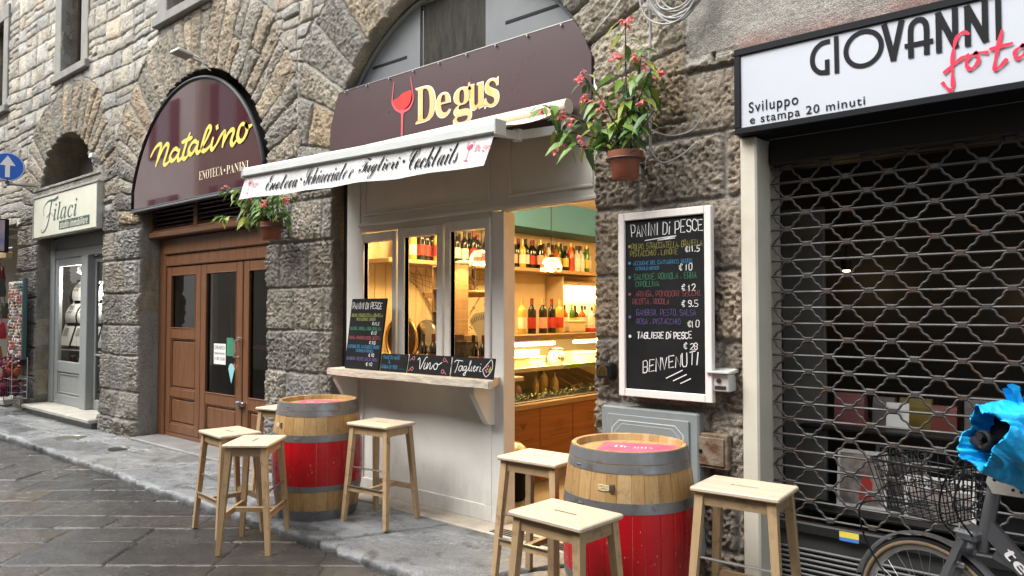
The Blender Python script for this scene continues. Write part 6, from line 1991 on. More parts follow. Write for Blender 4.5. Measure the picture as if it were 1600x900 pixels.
# ------------------------------------------------------------------ fittings on the right pier
M['cab_grey'] = mat('cabinet_grey', (.24, .26, .26), .5, c2=(.20, .22, .22), scale=4, bump=.1, bscale=20)
t = thing('utility_cabinet', 'grey flush utility cabinet door with thin white border lines behind the large barrel', 'utility cabinet', (0, 0, 0))
m = MB(); m.bbox(-2.55, -1.90, 3.855, 3.95, .22, 1.03, .01); m.build('frame', M['cab_grey'], t)
m = MB(); m.bbox(-2.50, -1.955, 3.843, 3.853, .25, .985, .004); m.build('door', M['cab_grey'], t)
m = MB()
for e in (.035, .055):
    x0, x1, z0, z1, c = -2.50 + e, -1.955 - e, .25 + e, .985 - e, .05
    m.ribbon([(x0, z0), (x0, z1 - c), (x0 + c, z1), (x1 - c, z1), (x1, z1 - c), (x1, z0)], .006 if e < .05 else .003, 3.8415)
m.build('border_line', CH['white'], t)
M['rust'] = mat('rusty_plate', (.19, .15, .11), .7, c2=(.10, .045, .02), scale=16, bump=.5, bscale=40, lo=.4, hi=.62)
t = thing('rusty_hatch', 'small rusty meter hatch low on the right stone pier', 'hatch', (0, 0, 0))
m = MB(); m.bbox(-1.925, -1.735, 3.868, 3.94, .73, .925, .006); m.build('frame', M['rust'], t)
m = MB(); m.bbox(-1.905, -1.755, 3.858, 3.866, .75, .905, .004); m.build('door', M['rust'], t)
m = MB(); m.lathe([(.011, 0), (.011, -.004), (.001, -.004)], 10, (-1.89, 3.858, .825), axis='y'); m.build('lock', M['ink'], t)
t = thing('doorbell', 'small dark square bell push with a brass plate beside the open doorway', 'doorbell', (0, 0, 0))
m = MB(); m.bbox(-2.585, -2.475, 3.84, 3.93, 1.195, 1.285, .012); m.build('housing', M['black_rim'], t)
m = MB(); m.prism([(-2.565, 1.21), (-2.495, 1.21), (-2.495, 1.25), (-2.51, 1.268), (-2.53, 1.274), (-2.55, 1.268), (-2.565, 1.25)], 3.836, 3.842); m.build('plate', M['brass'], t)
m = MB(); m.ribbon([(-2.55 + .0 , 1.215), (-2.55, 1.24), (-2.53, 1.262), (-2.51, 1.24), (-2.51, 1.215)], .005, 3.834); m.ribbon([(-2.538, 1.215), (-2.538, 1.236), (-2.53, 1.244), (-2.522, 1.236), (-2.522, 1.215)], .004, 3.834); m.build('emblem', M['ink'], t)
t = thing('intercom', 'small steel intercom box with a hood beside the large blackboard', 'intercom', (0, 0, 0))
m = MB(); m.bbox(-1.805, -1.71, 3.83, 3.94, 1.165, 1.265, .006); m.build('housing', M['alu'], t)
m = MB(); m.prism_x([(3.94, 1.29), (3.80, 1.275), (3.80, 1.268), (3.94, 1.268)], -1.83, -1.695); m.build('hood', M['alu'], t)
m = MB(); m.lathe([(.014, 0), (.014, -.006), (.001, -.007)], 12, (-1.765, 3.83, 1.225), axis='y'); m.build('button', M['steel_dark'], t)
m = MB(); m.box(-1.79, -1.725, 3.827, 3.829, 1.178, 1.198); m.build('name_plate', M['steel_dark'], t)
M['cable'] = mat('grey_cable', (.30, .30, .29), .5)
rc_ = random.Random(2)
m = MB()
for i in range(9):
    rx, rz_ = .17 + rc_.uniform(-.03, .03), .20 + rc_.uniform(-.04, .04)
    cx_, cz_ = -2.0 + rc_.uniform(-.03, .03), 3.52 + rc_.uniform(-.03, .03)
    m.tube([(cx_ + rx * math.cos(q) + .01 * math.sin(3 * q + i), 3.80 + .012 * (i % 4) + .01 * math.sin(q + i), cz_ + rz_ * math.sin(q)) for q in np.linspace(0, 2 * PI, 40)[:-1]], .006, 6, closed=True)
m.build('cable_coil', M['cable'])
tag(bpy.data.objects['cable_coil'], 'coil of grey telephone cables hung high on the right stone pier', 'cable coil')
m = MB()
m.tube(spline([(-2.19, 3.83, 3.60), (-2.185, 3.845, 3.3), (-2.195, 3.84, 3.0), (-2.19, 3.845, 2.7), (-2.19, 3.84, 2.52)], 6), .008, 6)
m.tube(spline([(-2.19, 3.84, 2.56), (-2.10, 3.82, 2.47), (-1.98, 3.83, 2.50), (-1.89, 3.84, 2.56)], 6), .005, 6)
m.tube(spline([(-2.19, 3.84, 2.68), (-2.05, 3.82, 2.62), (-1.92, 3.83, 2.63), (-1.86, 3.84, 2.70)], 6), .004, 6)
tag(m.build('wall_cable', M['cable']), 'grey cable running down the pier behind the tall begonia', 'cable')
m = MB()
m.tube(spline([(-2.60, 3.86, 3.36), (-2.52, 3.80, 3.37), (-2.4, 3.81, 3.47), (-2.28, 3.82, 3.62), (-2.2, 3.82, 3.75)], 6), .006, 6)
tag(m.build('wall_cable', mat('white_cable', (.55, .53, .48), .5)), 'white cable rising from the arch beside the brown fascia board', 'cable')
m = MB()
m.tube(spline([(-6.0, 3.92, 3.86), (-5.99, 3.80, 3.80), (-5.97, 3.76, 3.775), (-5.90, 3.76, 3.78), (-5.85, 3.77, 3.80)], 5), .009, 6)
tag(m.build('iron_hook', M['rust']), 'bent rusty iron hook in the masonry between the two arches', 'hook')

# ------------------------------------------------------------------ photo shop: sign, pilaster, roller grille, window goods
M['sign_white'] = mat('lightbox_white', (.50, .525, .575), .35, c2=(.475, .50, .55), scale=1.5)
M['sign_black'] = mat('sign_black', (.007, .0075, .010), .55, spec=.2)
M['sign_red'] = mat('sign_red', (.70, .03, .07), .4)
M['pilaster'] = mat('cream_pilaster', (.58, .55, .46), .5, c2=(.50, .46, .37), scale=3, bump=.1, bscale=14)
gs = thing('shop_lightbox', 'long white box sign with black GIOVANNI and red foto lettering', 'sign', (0, 0, 0))
GY = 3.845
m = MB(); m.box(-1.63, 1.10, GY, GY + .16, 2.60, 2.995); m.build('face', M['sign_white'], gs)
m = MB()
m.bbox(-1.665, 1.14, GY - .012, GY + .22, 2.9955, 3.035, .004); m.bbox(-1.665, 1.14, GY - .012, GY + .22, 2.565, 2.5995, .004)
m.bbox(-1.665, -1.6305, GY - .0115, GY + .22, 2.6, 2.995, .003); m.bbox(1.1005, 1.14, GY - .0115, GY + .22, 2.6, 2.995, .003)
m.box(-1.66, 1.13, GY + .165, GY + .21, 2.60, 2.995)
m.build('frame', M['sign_black'], gs)
GIO = [[(-1.17,2.966),(-1.205,2.962),(-1.237,2.935),(-1.250,2.892),(-1.242,2.848),(-1.215,2.818),(-1.18,2.812)], [(-1.177,2.806),(-1.177,2.868)], [(-1.132,2.976),(-1.131,2.803)],
 [(-0.91,2.979),(-0.873,2.81),(-0.836,2.98)], [(-0.797,2.805),(-0.797,2.925),(-0.786,2.96),(-0.763,2.972),(-0.741,2.96),(-0.731,2.925),(-0.731,2.807)], [(-0.816,2.858),(-0.711,2.858)],
 [(-0.681,2.804),(-0.681,2.976),(-0.615,2.81),(-0.615,2.982)], [(-0.566,2.806),(-0.566,2.976),(-0.499,2.811),(-0.499,2.982)], [(-0.449,2.806),(-0.449,2.985)]]
m = MB()
for k, st in enumerate(GIO):
    y = GY - .003 - .0003 * k
    if k in (0, 4): m.ribbon(spline(st, 6), .024, y)
    elif k in (6, 7): m.ribbon(st[:2], .024, y); m.ribbon(st[1:3], .026, y - .0002); m.ribbon(st[2:], .024, y - .0001)
    elif k == 3: m.ribbon(st[:2], .026, y); m.ribbon(st[1:], .026, y - .0002)
    else: m.ribbon(st, .022, y)
m.ribbon([(-1.006 + .081 * math.cos(q), 2.891 + .084 * math.sin(q)) for q in np.linspace(0, 2 * PI, 48)[:-1]], .023, GY - .003, closed=True)
put_text(m, 'Sviluppo', -1.587, 2.657, -1.323, 2.732, GY - .003, 'sans', space=1.15, offset=.008)
put_text(m, 'e stampa 20 minuti', -1.581, 2.600, -1.002, 2.658, GY - .003, 'sans', space=1.15, offset=.008)
m.build('lettering', M['sign_black'], gs)
FOTO = [[(-0.561,2.852),(-0.583,2.866),(-0.606,2.851),(-0.621,2.804),(-0.628,2.738),(-0.628,2.653),(-0.629,2.621),(-0.641,2.613),(-0.668,2.651)], [(-0.659,2.698),(-0.621,2.728),(-0.59,2.75),(-0.566,2.757)],
 [(-0.535,2.762),(-0.559,2.749),(-0.575,2.722),(-0.559,2.692),(-0.534,2.709),(-0.525,2.738),(-0.538,2.759),(-0.493,2.754)], [(-0.436,2.838),(-0.453,2.765),(-0.467,2.681),(-0.454,2.673),(-0.423,2.704)], [(-0.479,2.764),(-0.4,2.772)],
 [(-0.364,2.752),(-0.385,2.739),(-0.393,2.718),(-0.38,2.701),(-0.355,2.717),(-0.35,2.744),(-0.364,2.754),(-0.325,2.754)]]
m = MB()
for k, st in enumerate(FOTO):
    sp = spline(st, 6); n_ = len(sp)
    m.ribbon(sp, [.009 + .009 * abs(math.sin(i * .35 + k)) for i in range(n_)], GY - .0065 - .0003 * k)
m.build('red_lettering', M['sign_red'], gs)
m = MB(); m.bbox(-1.665, -1.572, 3.90, 4.25, .08, 2.562, .01)
tag(m.build('pilaster', M['pilaster']), 'cream painted pilaster at the left edge of the roller grille', 'pilaster')
M['iron'] = mat('grille_iron', (.040, .038, .036), .5, c2=(.048, .028, .018), scale=9, lo=.5, hi=.64, spec=.4, rvar=.12)
M['iron_dark'] = mat('grille_dark', (.012, .012, .0125), .5, spec=.3)
M['roller_dark'] = mat('roller_box_dark', (.008, .008, .008), .6)  # near black: the shadow under the sign is put into this colour
gr = thing('roller_grille', 'dark roller grille of wavy bars closed across the photo shop front', 'roller grille', (0, 0, 0))
X0, X1, RY = -1.565, 2.2, 4.09
m = MB()
dz, P = .0865, .206
nr = 24
for r in range(nr):
    z = .50 + r * dz
    m.tube([(X0, RY, z), (X1, RY, z)], .0068, 6)
    ofs = (r % 2) * P / 2
    k = 0
    x = -1.68 + ofs
    while x < X1:
        if x > X0 + .02: m.bbox(x - .019, x + .019, RY - .011, RY + .011, z - .013, z + .013, .003)
        x += P
    if r < nr - 1:
        x = -1.68 + ofs - P
        pts = []; k_ = 0
        while x < X1 + P:
            for q in ((-.018, 0.006), (.018, .006), (.034, .012), (.052, .028), (.058, .040), (.066, .046), (.074, .058), (.0, 0)):
                pass
            a = [(-.020, .010), (.020, .010), (.030, .015), (.037, .028), (.044, .036), (.056, .042), (.064, .050), (.070, .066), (.078, dz - .012), (.083, dz - .010)]
            up = [(p, s) for p, s in a]
            dn = [(P - p, s) for p, s in reversed(a[1:-1])]
            top = [(P / 2 - .020, dz - .010), (P / 2 + .020, dz - .010)]
            seq_ = a[:-1] + top + dn
            pts += [(x + p + .0025 * math.sin(r * 5.3 + k_ * 2.1), RY - .002 + .003 * math.sin(r * 2.9 + k_), z + s + .0018 * math.sin(r * 3.7 + k_ * 4.3 + p * 30)) for p, s in seq_]; k_ += 1
            x += P
        pts = [p for p in pts if X0 <= p[0] <= X1]
        m.tube(pts, .0062, 5)
m.build('lattice', M['iron'], gr)
m = MB(); m.bbox(X0, X1, RY - .03, RY + .03, .415, .475, .008); m.build('bottom_bar', M['iron_dark'], gr)
m = MB()
m.bbox(X0, X1, RY + .005, RY + .02, .08, .412, .003)
for i in range(9): m.bbox(X0, X1, RY - .012, RY + .004, .10 + i * .027, .118 + i * .027, .006)
m.build('kick_panel', mat('kick_panel_grey', (.035, .035, .035), .45), gr)
m = MB(); m.bbox(X0, X1, 4.06, 4.30, 2.42, 2.57, .01); m.build('roller_box', M['roller_dark'], gr)
m = MB(); m.box(-1.215, -1.12, RY - .0335, RY - .031, .425, .465); stk = m.build('sticker', mat('sticker_yellow', (.6, .48, .06), .5), gr)
m = MB(); m.box(-1.215, -1.12, RY - .0345, RY - .032, .418, .436); m.build('sticker_band', mat('sticker_blue', (.05, .16, .45), .5), stk)
# goods behind the grille
m = MB(); m.bbox(-1.73, -1.47, 4.68, 4.72, .3, 2.25, .006)
tag(m.build('backdrop_stand', mat('display_panel_grey', (.17, .17, .155), .6, c2=(.12, .12, .11), scale=4)), 'tall pale grey display panel behind the left side of the grille', 'panel')
for z, y0, y1, lb in ((.92, 4.6, 5.1, 'upper display shelf of bags and boxes behind the grille'), (.46, 4.45, 5.0, 'lower display shelf of posters behind the grille')):
    m = MB(); m.bbox(-1.6, 1.6, y0, y1, z - .02, z, .004); tag(m.build('display_shelf', M['iron_dark']), lb, 'shelf')
def shopbag(x, y, z, w, h, c, label, handle=True, name='shopping_bag', cat='bag'):
    t = thing(name, label, cat, (x, y, z))
    mt = mat('bag_' + name + str(len(bpy.data.materials)), tuple(q * .42 for q in c), .5)
    m = MB(); m.prism_x([(-.05, 0), (.05, 0), (.035, h * .7), (.02, h), (-.02, h), (-.035, h * .7)], -w / 2, w / 2); m.build('body', mt, t)
    if handle:
        m = MB(); m.tube([(w * .22 * math.cos(q), 0, h + .08 * math.sin(q) - .01) for q in np.linspace(0, PI, 10)], .005, 5); m.build('handle', M['ink'], t)
shopbag(-1.345, 4.75, .921, .17, .19, (.50, .17, .17), 'salmon pink case on the shelf behind the grille', False, 'camera_case', 'case')
shopbag(-1.18, 4.85, .921, .12, .17, (.30, .26, .26), 'greyish mauve case next to the pink one', False, 'camera_case', 'case')
shopbag(-1.02, 4.9, .921, .17, .17, (.38, .28, .03), 'mustard yellow handbag on the shelf behind the grille', True)
shopbag(-.87, 4.88, .921, .13, .14, (.36, .07, .05), 'red handbag next to the mustard one', True)
shopbag(-.62, 4.9, .921, .30, .20, (.30, .29, .26), 'wide pale carton behind the bicycle bag', False, 'carton', 'box')
shopbag(-.36, 4.9, .921, .16, .16, (.06, .16, .28), 'dark blue pouch at the right end of the display', True)
t = thing('white_card', 'blank white card standing before the yellow bag', 'card', (-1.085, 4.72, .921)); t.rotation_euler = (R(-8), 0, 0)
m = MB(); m.bbox(-.06, .06, -.002, .002, 0, .155, .001); m.build('sheet', M['paper'], t)
m = MB(); m.add([(-.03, 0, 0), (.03, 0, 0), (.02, .06, .0), (-.02, .06, 0), (-.01, .003, .1), (.01, .003, .1)], [(0, 1, 2, 3), (0, 1, 5, 4)]); m.build('stand', M['paper'], t)
M['photo_print'] = mat('photo_print', (.12, .10, .10), .4, c2=(.42, .36, .32), scale=8, lo=.4, hi=.6)
M['photo_red'] = mat('photo_print_red', (.45, .05, .04), .4)
def poster(x, y, z, w, h, label, text, name='framed_poster'):
    t = thing(name, label, 'poster', (x, y, z)); t.rotation_euler = (R(-10), 0, R(4))
    m = MB(); m.bbox(-w / 2, w / 2, -.004, .006, 0, h, .002); m.build('sheet', M['paper'], t)
    m = MB(); m.box(-w * .44, w * .44, -.006, -.0045, h * .06, h * (.72 if text else .94)); m.build('picture', M['photo_print'], t)
    if not text:
        m = MB(); m.prism([(-w * .05, h * .15), (w * .2, h * .12), (w * .22, h * .45), (w * .1, h * .62), (0, h * .5)], -.0075, -.0065); m.build('picture_figure', M['photo_red'], t)
    if text:
        m = MB()
        for s_, a, b, c in text: put_text(m, s_, -w * .42 * c, h * a, w * .44 * c, h * b, -.0065, 'sans_bold')
        m.build('lettering', M['ink'], t)
    return t
poster(-1.26, 4.62, .462, .27, .33, 'white-framed picture with a red figure behind the grille', None)
poster(-1.09, 4.78, .462, .27, .36, 'poster headed SHOOTING behind the grille', [('SHOOTING', .80, .93, 1)])
poster(-.85, 4.56, .462, .34, .24, 'wide card reading SERVIZI FOTOGR behind the bicycle basket', [('SERVIZI FOTOGR', .76, .92, 1)])
for i, (x, y, z) in enumerate(((-1.49, 5.2, 1.88), (-.45, 5.3, 1.75))):
    t = thing('spot_lamp', ('small lit spotlight behind the upper left of the grille', 'small lit spotlight deep behind the right of the grille')[i], 'lamp', (x, y, z), 0, 'lit spotlights in the photo shop')
    m = MB(); m.lathe([(.03, 0), (.03, .08), (.012, .1)], 12); m.tube([(0, 0, .1), (0, 0, 3.04 - z)], .005, 5); m.build('housing', M['iron_dark'], t)
    m = MB(); m.lathe([(.026, -.001), (.018, -.014), (.001, -.018)], 12); m.build('bulb', M['glow_tube'], t)
    lamp_light('light', 'POINT', (0, 0, -.08), .35, .02, t)
# ------------------------------------------------------------------ bicycle with its handlebar wrapped in a blue bag
M['bike_grey'] = mat('bike_frame_paint', (.15, .155, .165), .3, metal=.5, c2=(.13, .135, .145), scale=4)
M['tyre'] = mat('tyre_rubber', (.012, .012, .012), .8, spec=.3)
M['tyre_wall'] = mat('tyre_tan_wall', (.15, .105, .06), .7)
M['rim'] = mat('rim_alloy', (.42, .42, .43), .3, metal=.9)
M['wire'] = mat('black_wire', (.008, .008, .009), .5, spec=.3)
M['mudguard'] = mat('mudguard_chrome', (.30, .30, .31), .28, metal=.8)
M['bag_blue'] = mat('blue_plastic', (.012, .40, .80), .40, c2=(.008, .34, .72), scale=4, bump=.35, bscale=34, bdist=.015, spec=.45)
bike = thing('bicycle', 'grey city bicycle with a black wire basket parked against the roller grille', 'bicycle', (-.67, 3.27, .05))
RW = .328
def wheel_parts(parent, cx, nm='wheel'):
    """wheel in the local xz plane, hub at (cx, 0, RW)"""
    def circ(r, n=48): return [(cx + r * math.cos(2 * PI * k / n), 0, RW + r * math.sin(2 * PI * k / n)) for k in range(n)]
    m = MB(); m.tube(circ(RW - .022), .019, 10, closed=True); ty = m.build('tyre', M['tyre'], parent, smooth=True)
    m = MB()
    for s in (-1, 1): m.tube([(x, s * .0135, z) for x, _, z in circ(RW - .030)], .0105, 6, closed=True)
    m.build('side_wall', M['tyre_wall'], ty, smooth=True)
    m = MB()
    for a, b, w in ((RW - .058, RW - .040, .012),):
        vs = []
        n = 48
        for k in range(n):
            t = 2 * PI * k / n
            for r, y in ((a, -w), (b, -w), (b, w), (a, w)): vs.append((cx + r * math.cos(t), y, RW + r * math.sin(t)))
        fs = []
        for k in range(n):
            l = (k + 1) % n
            for q in range(4): fs.append((k * 4 + q, k * 4 + (q + 1) % 4, l * 4 + (q + 1) % 4, l * 4 + q))
        m.add(vs, fs)
    m.build('rim', M['rim'], parent, smooth=True, angle=40)
    m = MB()
    for k in range(32):
        t = 2 * PI * k / 32; t2 = t + (.5 if k % 4 < 2 else -.5); s = .028 if k % 2 else -.028
        m.tube([(cx + .018 * math.cos(t2), s, RW + .018 * math.sin(t2)), (cx + (RW - .055) * math.cos(t), 0, RW + (RW - .055) * math.sin(t))], .0011, 4)
    m.build('spokes', M['rim'], parent)
    m = MB(); m.lathe([(.012, -.05), (.022, -.03), (.014, -.02), (.014, .02), (.022, .03), (.012, .05)], 14, (cx, 0, RW), axis='y'); m.build('hub', M['rim'], parent, smooth=True, angle=40)
def guard(parent, cx, a0, a1):
    m = MB()
    vs = []
    n = 30
    for i in range(n + 1):
        t = R(a0 + (a1 - a0) * i / n); r = RW + .016
        for u in (-.026, -.018, 0, .018, .026): vs.append((cx + (r - abs(u) * .35) * math.cos(t), u, RW + (r - abs(u) * .35) * math.sin(t)))
    fs = []
    for i in range(n):
        for u in range(4): a = i * 5 + u; fs.append((a, a + 1, a + 6, a + 5))
    m.add(vs, fs)
    return m.build('mudguard', M['mudguard'], parent, smooth=True)
# steered assembly, turned towards the grille
ST = R(-22)
steer = bpy.data.objects.new('front_assembly', bpy.data.meshes.new('front_assembly'))
m = MB()
m.beam((.0, -.055, RW), (.16, -.05, .70), .020, .034, .026, .036, up=(0, 1, 0)); m.beam((.0, .055, RW), (.16, .05, .70), .020, .034, .026, .036, up=(0, 1, 0))
m.bbox(.12, .21, -.062, .062, .69, .735, .012)
fork = m.build('fork', M['bike_grey'], bike, smooth=True, angle=35)
px_, py_ = .20, 0.0     # steering axis
fork.location = (px_, py_, 0); fork.rotation_euler = (0, 0, ST)
off = -px_
for v in fork.data.vertices: v.co.x += off
bpy.data.objects.remove(steer)
def steered(o):
    o.location = (px_, py_, 0); o.rotation_euler = (0, 0, ST)
    for v in o.data.vertices: v.co.x += off
w_root = MB(); w_root.lathe([(.006, -.07), (.006, .07)], 8, (0, 0, RW), axis='y')
wf = w_root.build('front_wheel', M['rim'], bike)
wheel_parts(wf, 0)
gf = guard(bike, 0, 35, 165); 
# the wheel's parts turn with it
wf.location = (px_, py_, 0); wf.rotation_euler = (0, 0, ST)
for o in [wf] + [c for c in bpy.data.objects if c.parent == wf] + [c for k in bpy.data.objects if k.parent == wf for c in bpy.data.objects if c.parent == k]:
    for v in o.data.vertices: v.co.x += off
steered(gf)
m = MB()
m.tube([(.20, 0, .66), (.245, 0, .90)], .024, 12)
m.beam((.215, 0, .76), (.60, 0, .30), .055, .042, .06, .05, up=(0, 1, 0))
m.tube([(.60, 0, .30), (.50, 0, .74)], .020, 10)
m.beam((.24, 0, .66), (.55, 0, .52), .04, .03, up=(0, 1, 0))
for s in (-1, 1):
    m.tube([(.60, s * .03, .30), (1.06, s * .06, RW)], .012, 8); m.tube([(.52, s * .02, .62), (1.06, s * .06, RW)], .009, 8)
m.lathe([(.03, -.04), (.03, .04)], 12, (.60, 0, .30), axis='y')
m.build('frame', M['bike_grey'], bike, smooth=True, angle=40)
m = MB()
g = MB(); put_text(g, 'teklic', .10, -.018, .36, .022, 0, 'sans_bold')
d = Vector((.60 - .215, 0, .30 - .76)).normalized(); nrm = Vector((0, -1, 0)); upv = d.cross(nrm) * -1
if upv.z < 0: upv = -upv
for x, _, z in g.v: m.v.append(tuple(Vector((.215, -.0295, .76)) + d * x + upv * z))
m.f, m.m = g.f, g.m
m.build('lettering', M['white_print'], bike)
w_root = MB(); w_root.lathe([(.006, -.08), (.006, .08)], 8, (1.06, 0, RW), axis='y')
wr = w_root.build('rear_wheel', M['rim'], bike); wheel_parts(wr, 1.06)
guard(bike, 1.06, 10, 190)
m = MB(); m.lathe([(.0, -.004), (.085, -.004), (.085, .004), (0, .004)], 24, (.60, -.05, .30), axis='y'); m.beam((.60, -.06, .30), (.66, -.06, .14), .018, .02, up=(0, 1, 0)); m.beam((.60, .06, .30), (.54, .06, .46), .018, .02, up=(0, 1, 0)); m.bbox(.61, .71, -.16, -.07, .125, .15, .006); m.bbox(.49, .59, .07, .16, .45, .475, .006)
m.build('crankset', M['steel_dark'], bike)
m = MB(); m.tube([(.50, 0, .72), (.478, 0, .88)], .013, 10); m.add([], []); m.build('seat_post', M['rim'], bike)
m = MB(); m.prism_z([(.34, -.02), (.34, .02), (.5, .06), (.6, .09), (.62, 0), (.6, -.09), (.5, -.06)], .88, .93); m.build('saddle', M['tyre'], bike)
# stem and handlebar
m = MB()
m.tube([(.245, 0, .90), (.255, 0, 1.07)], .018, 10)
m.tube(spline([(.36, -.24, 1.09), (.30, -.2, 1.10), (.25, -.10, 1.09), (.25, .10, 1.09), (.30, .2, 1.10), (.36, .24, 1.09)], 5), .012, 8)
steered(m.build('handlebar', M['wire'], bike, smooth=True))
for s in (-1, 1):
    m = MB(); m.tube([(.30, s * .2, 1.10), (.38, s * .255, 1.09)], .018, 10); steered(m.build('grip', M['tyre'], bike, smooth=True))
m = MB(); m.prism([(-.02, -.045), (.10, -.03), (.10, .03), (.0, .05), (-.04, .03), (-.045, -.01)], -.004, .004)
br = m.build('mounting_plate', M['pale_step'], bike); br.location = (.27, -.05, .93); br.rotation_euler = (0, R(8), 0)
m = MB()
for x, z in ((.04, .012), (.04, -.015), (.065, .012), (.065, -.015), (.085, .012), (.085, -.015), (-.02, .005)): m.lathe([(.006, 0), (.001, -.0006)], 8, (x, -.0046, z), axis='y')
m.build('plate_holes', M['gap'], br)
# wire basket in front of the handlebar
m = MB()
zt, zb_ = .96, .76
def bpt(u, v, z):   # u -1..1 across (y), v 0..1 forward (x)
    f = .72 + .28 * (z - zb_) / (zt - zb_)
    return (.15 - .30 * v * (.85 + .15 * (z - zb_) / (zt - zb_)) , u * .175 * f, z)
for z in np.linspace(zb_, zt, 6):
    rr = .0045 if z > zt - .01 else .0026
    m.tube([bpt(-1, 0, z), bpt(-1, .9, z), bpt(-.85, 1, z), bpt(.85, 1, z), bpt(1, .9, z), bpt(1, 0, z)], rr, 5, closed=True)
for u in np.linspace(-1, 1, 13):
    m.tube([bpt(u, 1, zt), bpt(u, 1, zb_)], .0023, 4); m.tube([bpt(u, 0, zt), bpt(u, 0, zb_)], .0023, 4); m.tube([bpt(u, 0, zb_), bpt(u, 1, zb_)], .0014, 4)
for v in np.linspace(0, 1, 9):
    for s in (-1, 1): m.tube([bpt(s, v, zt), bpt(s, v, zb_)], .0023, 4)
    m.tube([bpt(-1, v, zb_), bpt(1, v, zb_)], .0014, 4)
steered(m.build('basket', M['wire'], bike))
m = MB()
m.tube(spline([(.24, -.12, 1.06), (.16, -.16, .92), (.12, -.12, .78), (.14, -.05, .70)], 6), .004, 5)
m.tube(spline([(.10, -.15, .82), (-.16, -.17, .78), (-.22, -.12, .66), (-.19, -.07, .52), (-.05, -.06, .36)], 6), .004, 5)
m.tube(spline([(.24, -.12, 1.04), (.19, -.15, .85), (.20, -.06, .72)], 6), .004, 5)
steered(m.build('brake_cable', M['wire'], bike))
m = MB()
for s in (-1, 1): m.beam((.15, s * .05, .69), (.13, s * .045, .60), .016, .02, up=(0, 1, 0)); m.bbox(.10, .16, s * .04 - .006, s * .04 + .006, .585, .605, .003)
m.tube([(.15, -.055, .73), (.12, 0, .77), (.15, .055, .73)], .003, 5)
steered(m.build('brake', M['rim'], bike))
m = MB(); m.tube([(.62, .06, .28), (.70, .19, .0)], .009, 8); m.build('kickstand', M['wire'], bike)
# the bag
def crumpled_bag():
    t = thing('plastic_bag', 'bright blue plastic bag pulled over the bicycle handlebar', 'plastic bag', (-.42, 2.97, 1.165))
    nu, nv = 150, 110
    P = []
    ax = Vector((.66, .74, -.09)).normalized()
    sd = Vector((0, 0, 1)).cross(ax).normalized(); uz = ax.cross(sd)
    for i in range(nu + 1):
        s = i / nu
        L = .60 * s
        rr = .117 * (.80 + .38 * math.sin(min(1, s * 1.5) * PI * .5)) * (1.0 if s < .8 else math.sqrt(max(.0, 1 - ((s - .8) / .2) ** 2)))
        sag = -.07 * s * s
        for k in range(nv):
            th = 2 * PI * k / nv
            a, b = math.cos(th), math.sin(th)
            u = np.array([s * 3.2 + 3, a * 1.3 + 7, b * 1.3 + 11])
            n1 = float(vnoise(np.array([u[0] * 1.5 + b * 1.2]), np.array([u[1] * 1.5 + a * .6 + b]), 3)[0]) - .5
            n2 = abs(float(vnoise(np.array([s * 9 + b * 2.2 + 5]), np.array([a * 2.6 + b * 1.5 + 9 + s * 5]), 5)[0]) - .5)
            n3 = abs(float(vnoise(np.array([s * 22 + b * 5 + 5]), np.array([a * 7 + 9 - s * 9]), 8)[0]) - .5)
            r = rr * (1.06 + .50 * n1 + .44 * (.22 - n2) + .14 * (.2 - n3))
            mouth = .014 * (1 - s) ** 6 * (math.sin(3 * th) + .5 * math.sin(5 * th + 1))
            P.append(ax * (L + mouth) + sd * a * r * .86 + uz * (b * r * 1.0 + sag))
    fs = []
    for i in range(nu):
        for k in range(nv):
            l = (k + 1) % nv
            fs.append((i * nv + k, i * nv + l, (i + 1) * nv + l, (i + 1) * nv + k))
    # gathered mouth: the rim turned inward
    base = len(P)
    for q, (rs, dx) in enumerate(((.985, -.004), (.97, .0), (.95, .03), (.9, .08))):
        for k in range(nv):
            p = P[k]
            c = ax * (ax.dot(p))
            P.append(c + (p - c) * (rs + .08 * math.sin(k * .59 + q)) + ax * dx)
    for q in range(4):
        a0 = (base + (q - 1) * nv) if q else 0
        b0 = base + q * nv
        for k in range(nv):
            l = (k + 1) % nv
            fs.append((a0 + l, a0 + k, b0 + k, b0 + l))
    m = MB(); m.add(P, fs); body = m.build('bag_body', M['bag_blue'], t, smooth=True)
    # knotted ear on top and the loose tail below
    m = MB()
    for (o, pts, w) in ((ax * .14 + uz * .10, [(0, 0), (-.012, .03), (-.03, .075), (-.035, .10)], .075), (ax * .17 + uz * .10, [(0, 0), (.03, .025), (.06, .05), (.075, .06)], .06)):
        vs = []
        for j, (dx, dz) in enumerate(pts):
            ww = w * (.35 + .65 * j / 3)
            for q in range(7):
                f = q / 6 - .5
                vs.append(o + ax * (dx + f * ww) + uz * (dz - .02 * abs(f) * 2 * (j == 3)) + sd * (.018 * math.sin(q * 2.1 + j)))
        m.add(vs, [(j * 7 + q, j * 7 + q + 1, (j + 1) * 7 + q + 1, (j + 1) * 7 + q) for j in range(3) for q in range(6)])
    m.build('knotted_ear', M['bag_blue'], t, smooth=True)
    m = MB(); m.lathe([(.001, 0), (.082, 0)], 24, (0, 0, 0), axis='x', cap0=False, cap1=False)
    m.move(Matrix.Translation(ax * .085) @ ax.to_track_quat('X', 'Z').to_matrix().to_4x4())
    m.build('mouth_shade', M['gap'], t)  # black disc standing in for the shade inside the bag
    m = MB()
    m.tube([ax * .005 + sd * .03 * c_ + uz * .028 * s_ for c_, s_ in ((math.cos(q), math.sin(q)) for q in np.linspace(.3, 5.2, 12))], .008, 6)
    m.tube([ax * .06, ax * -.012 + uz * .01], .014, 8)
    m.build('lever_inside', M['wire'], t)
    return t
crumpled_bag()

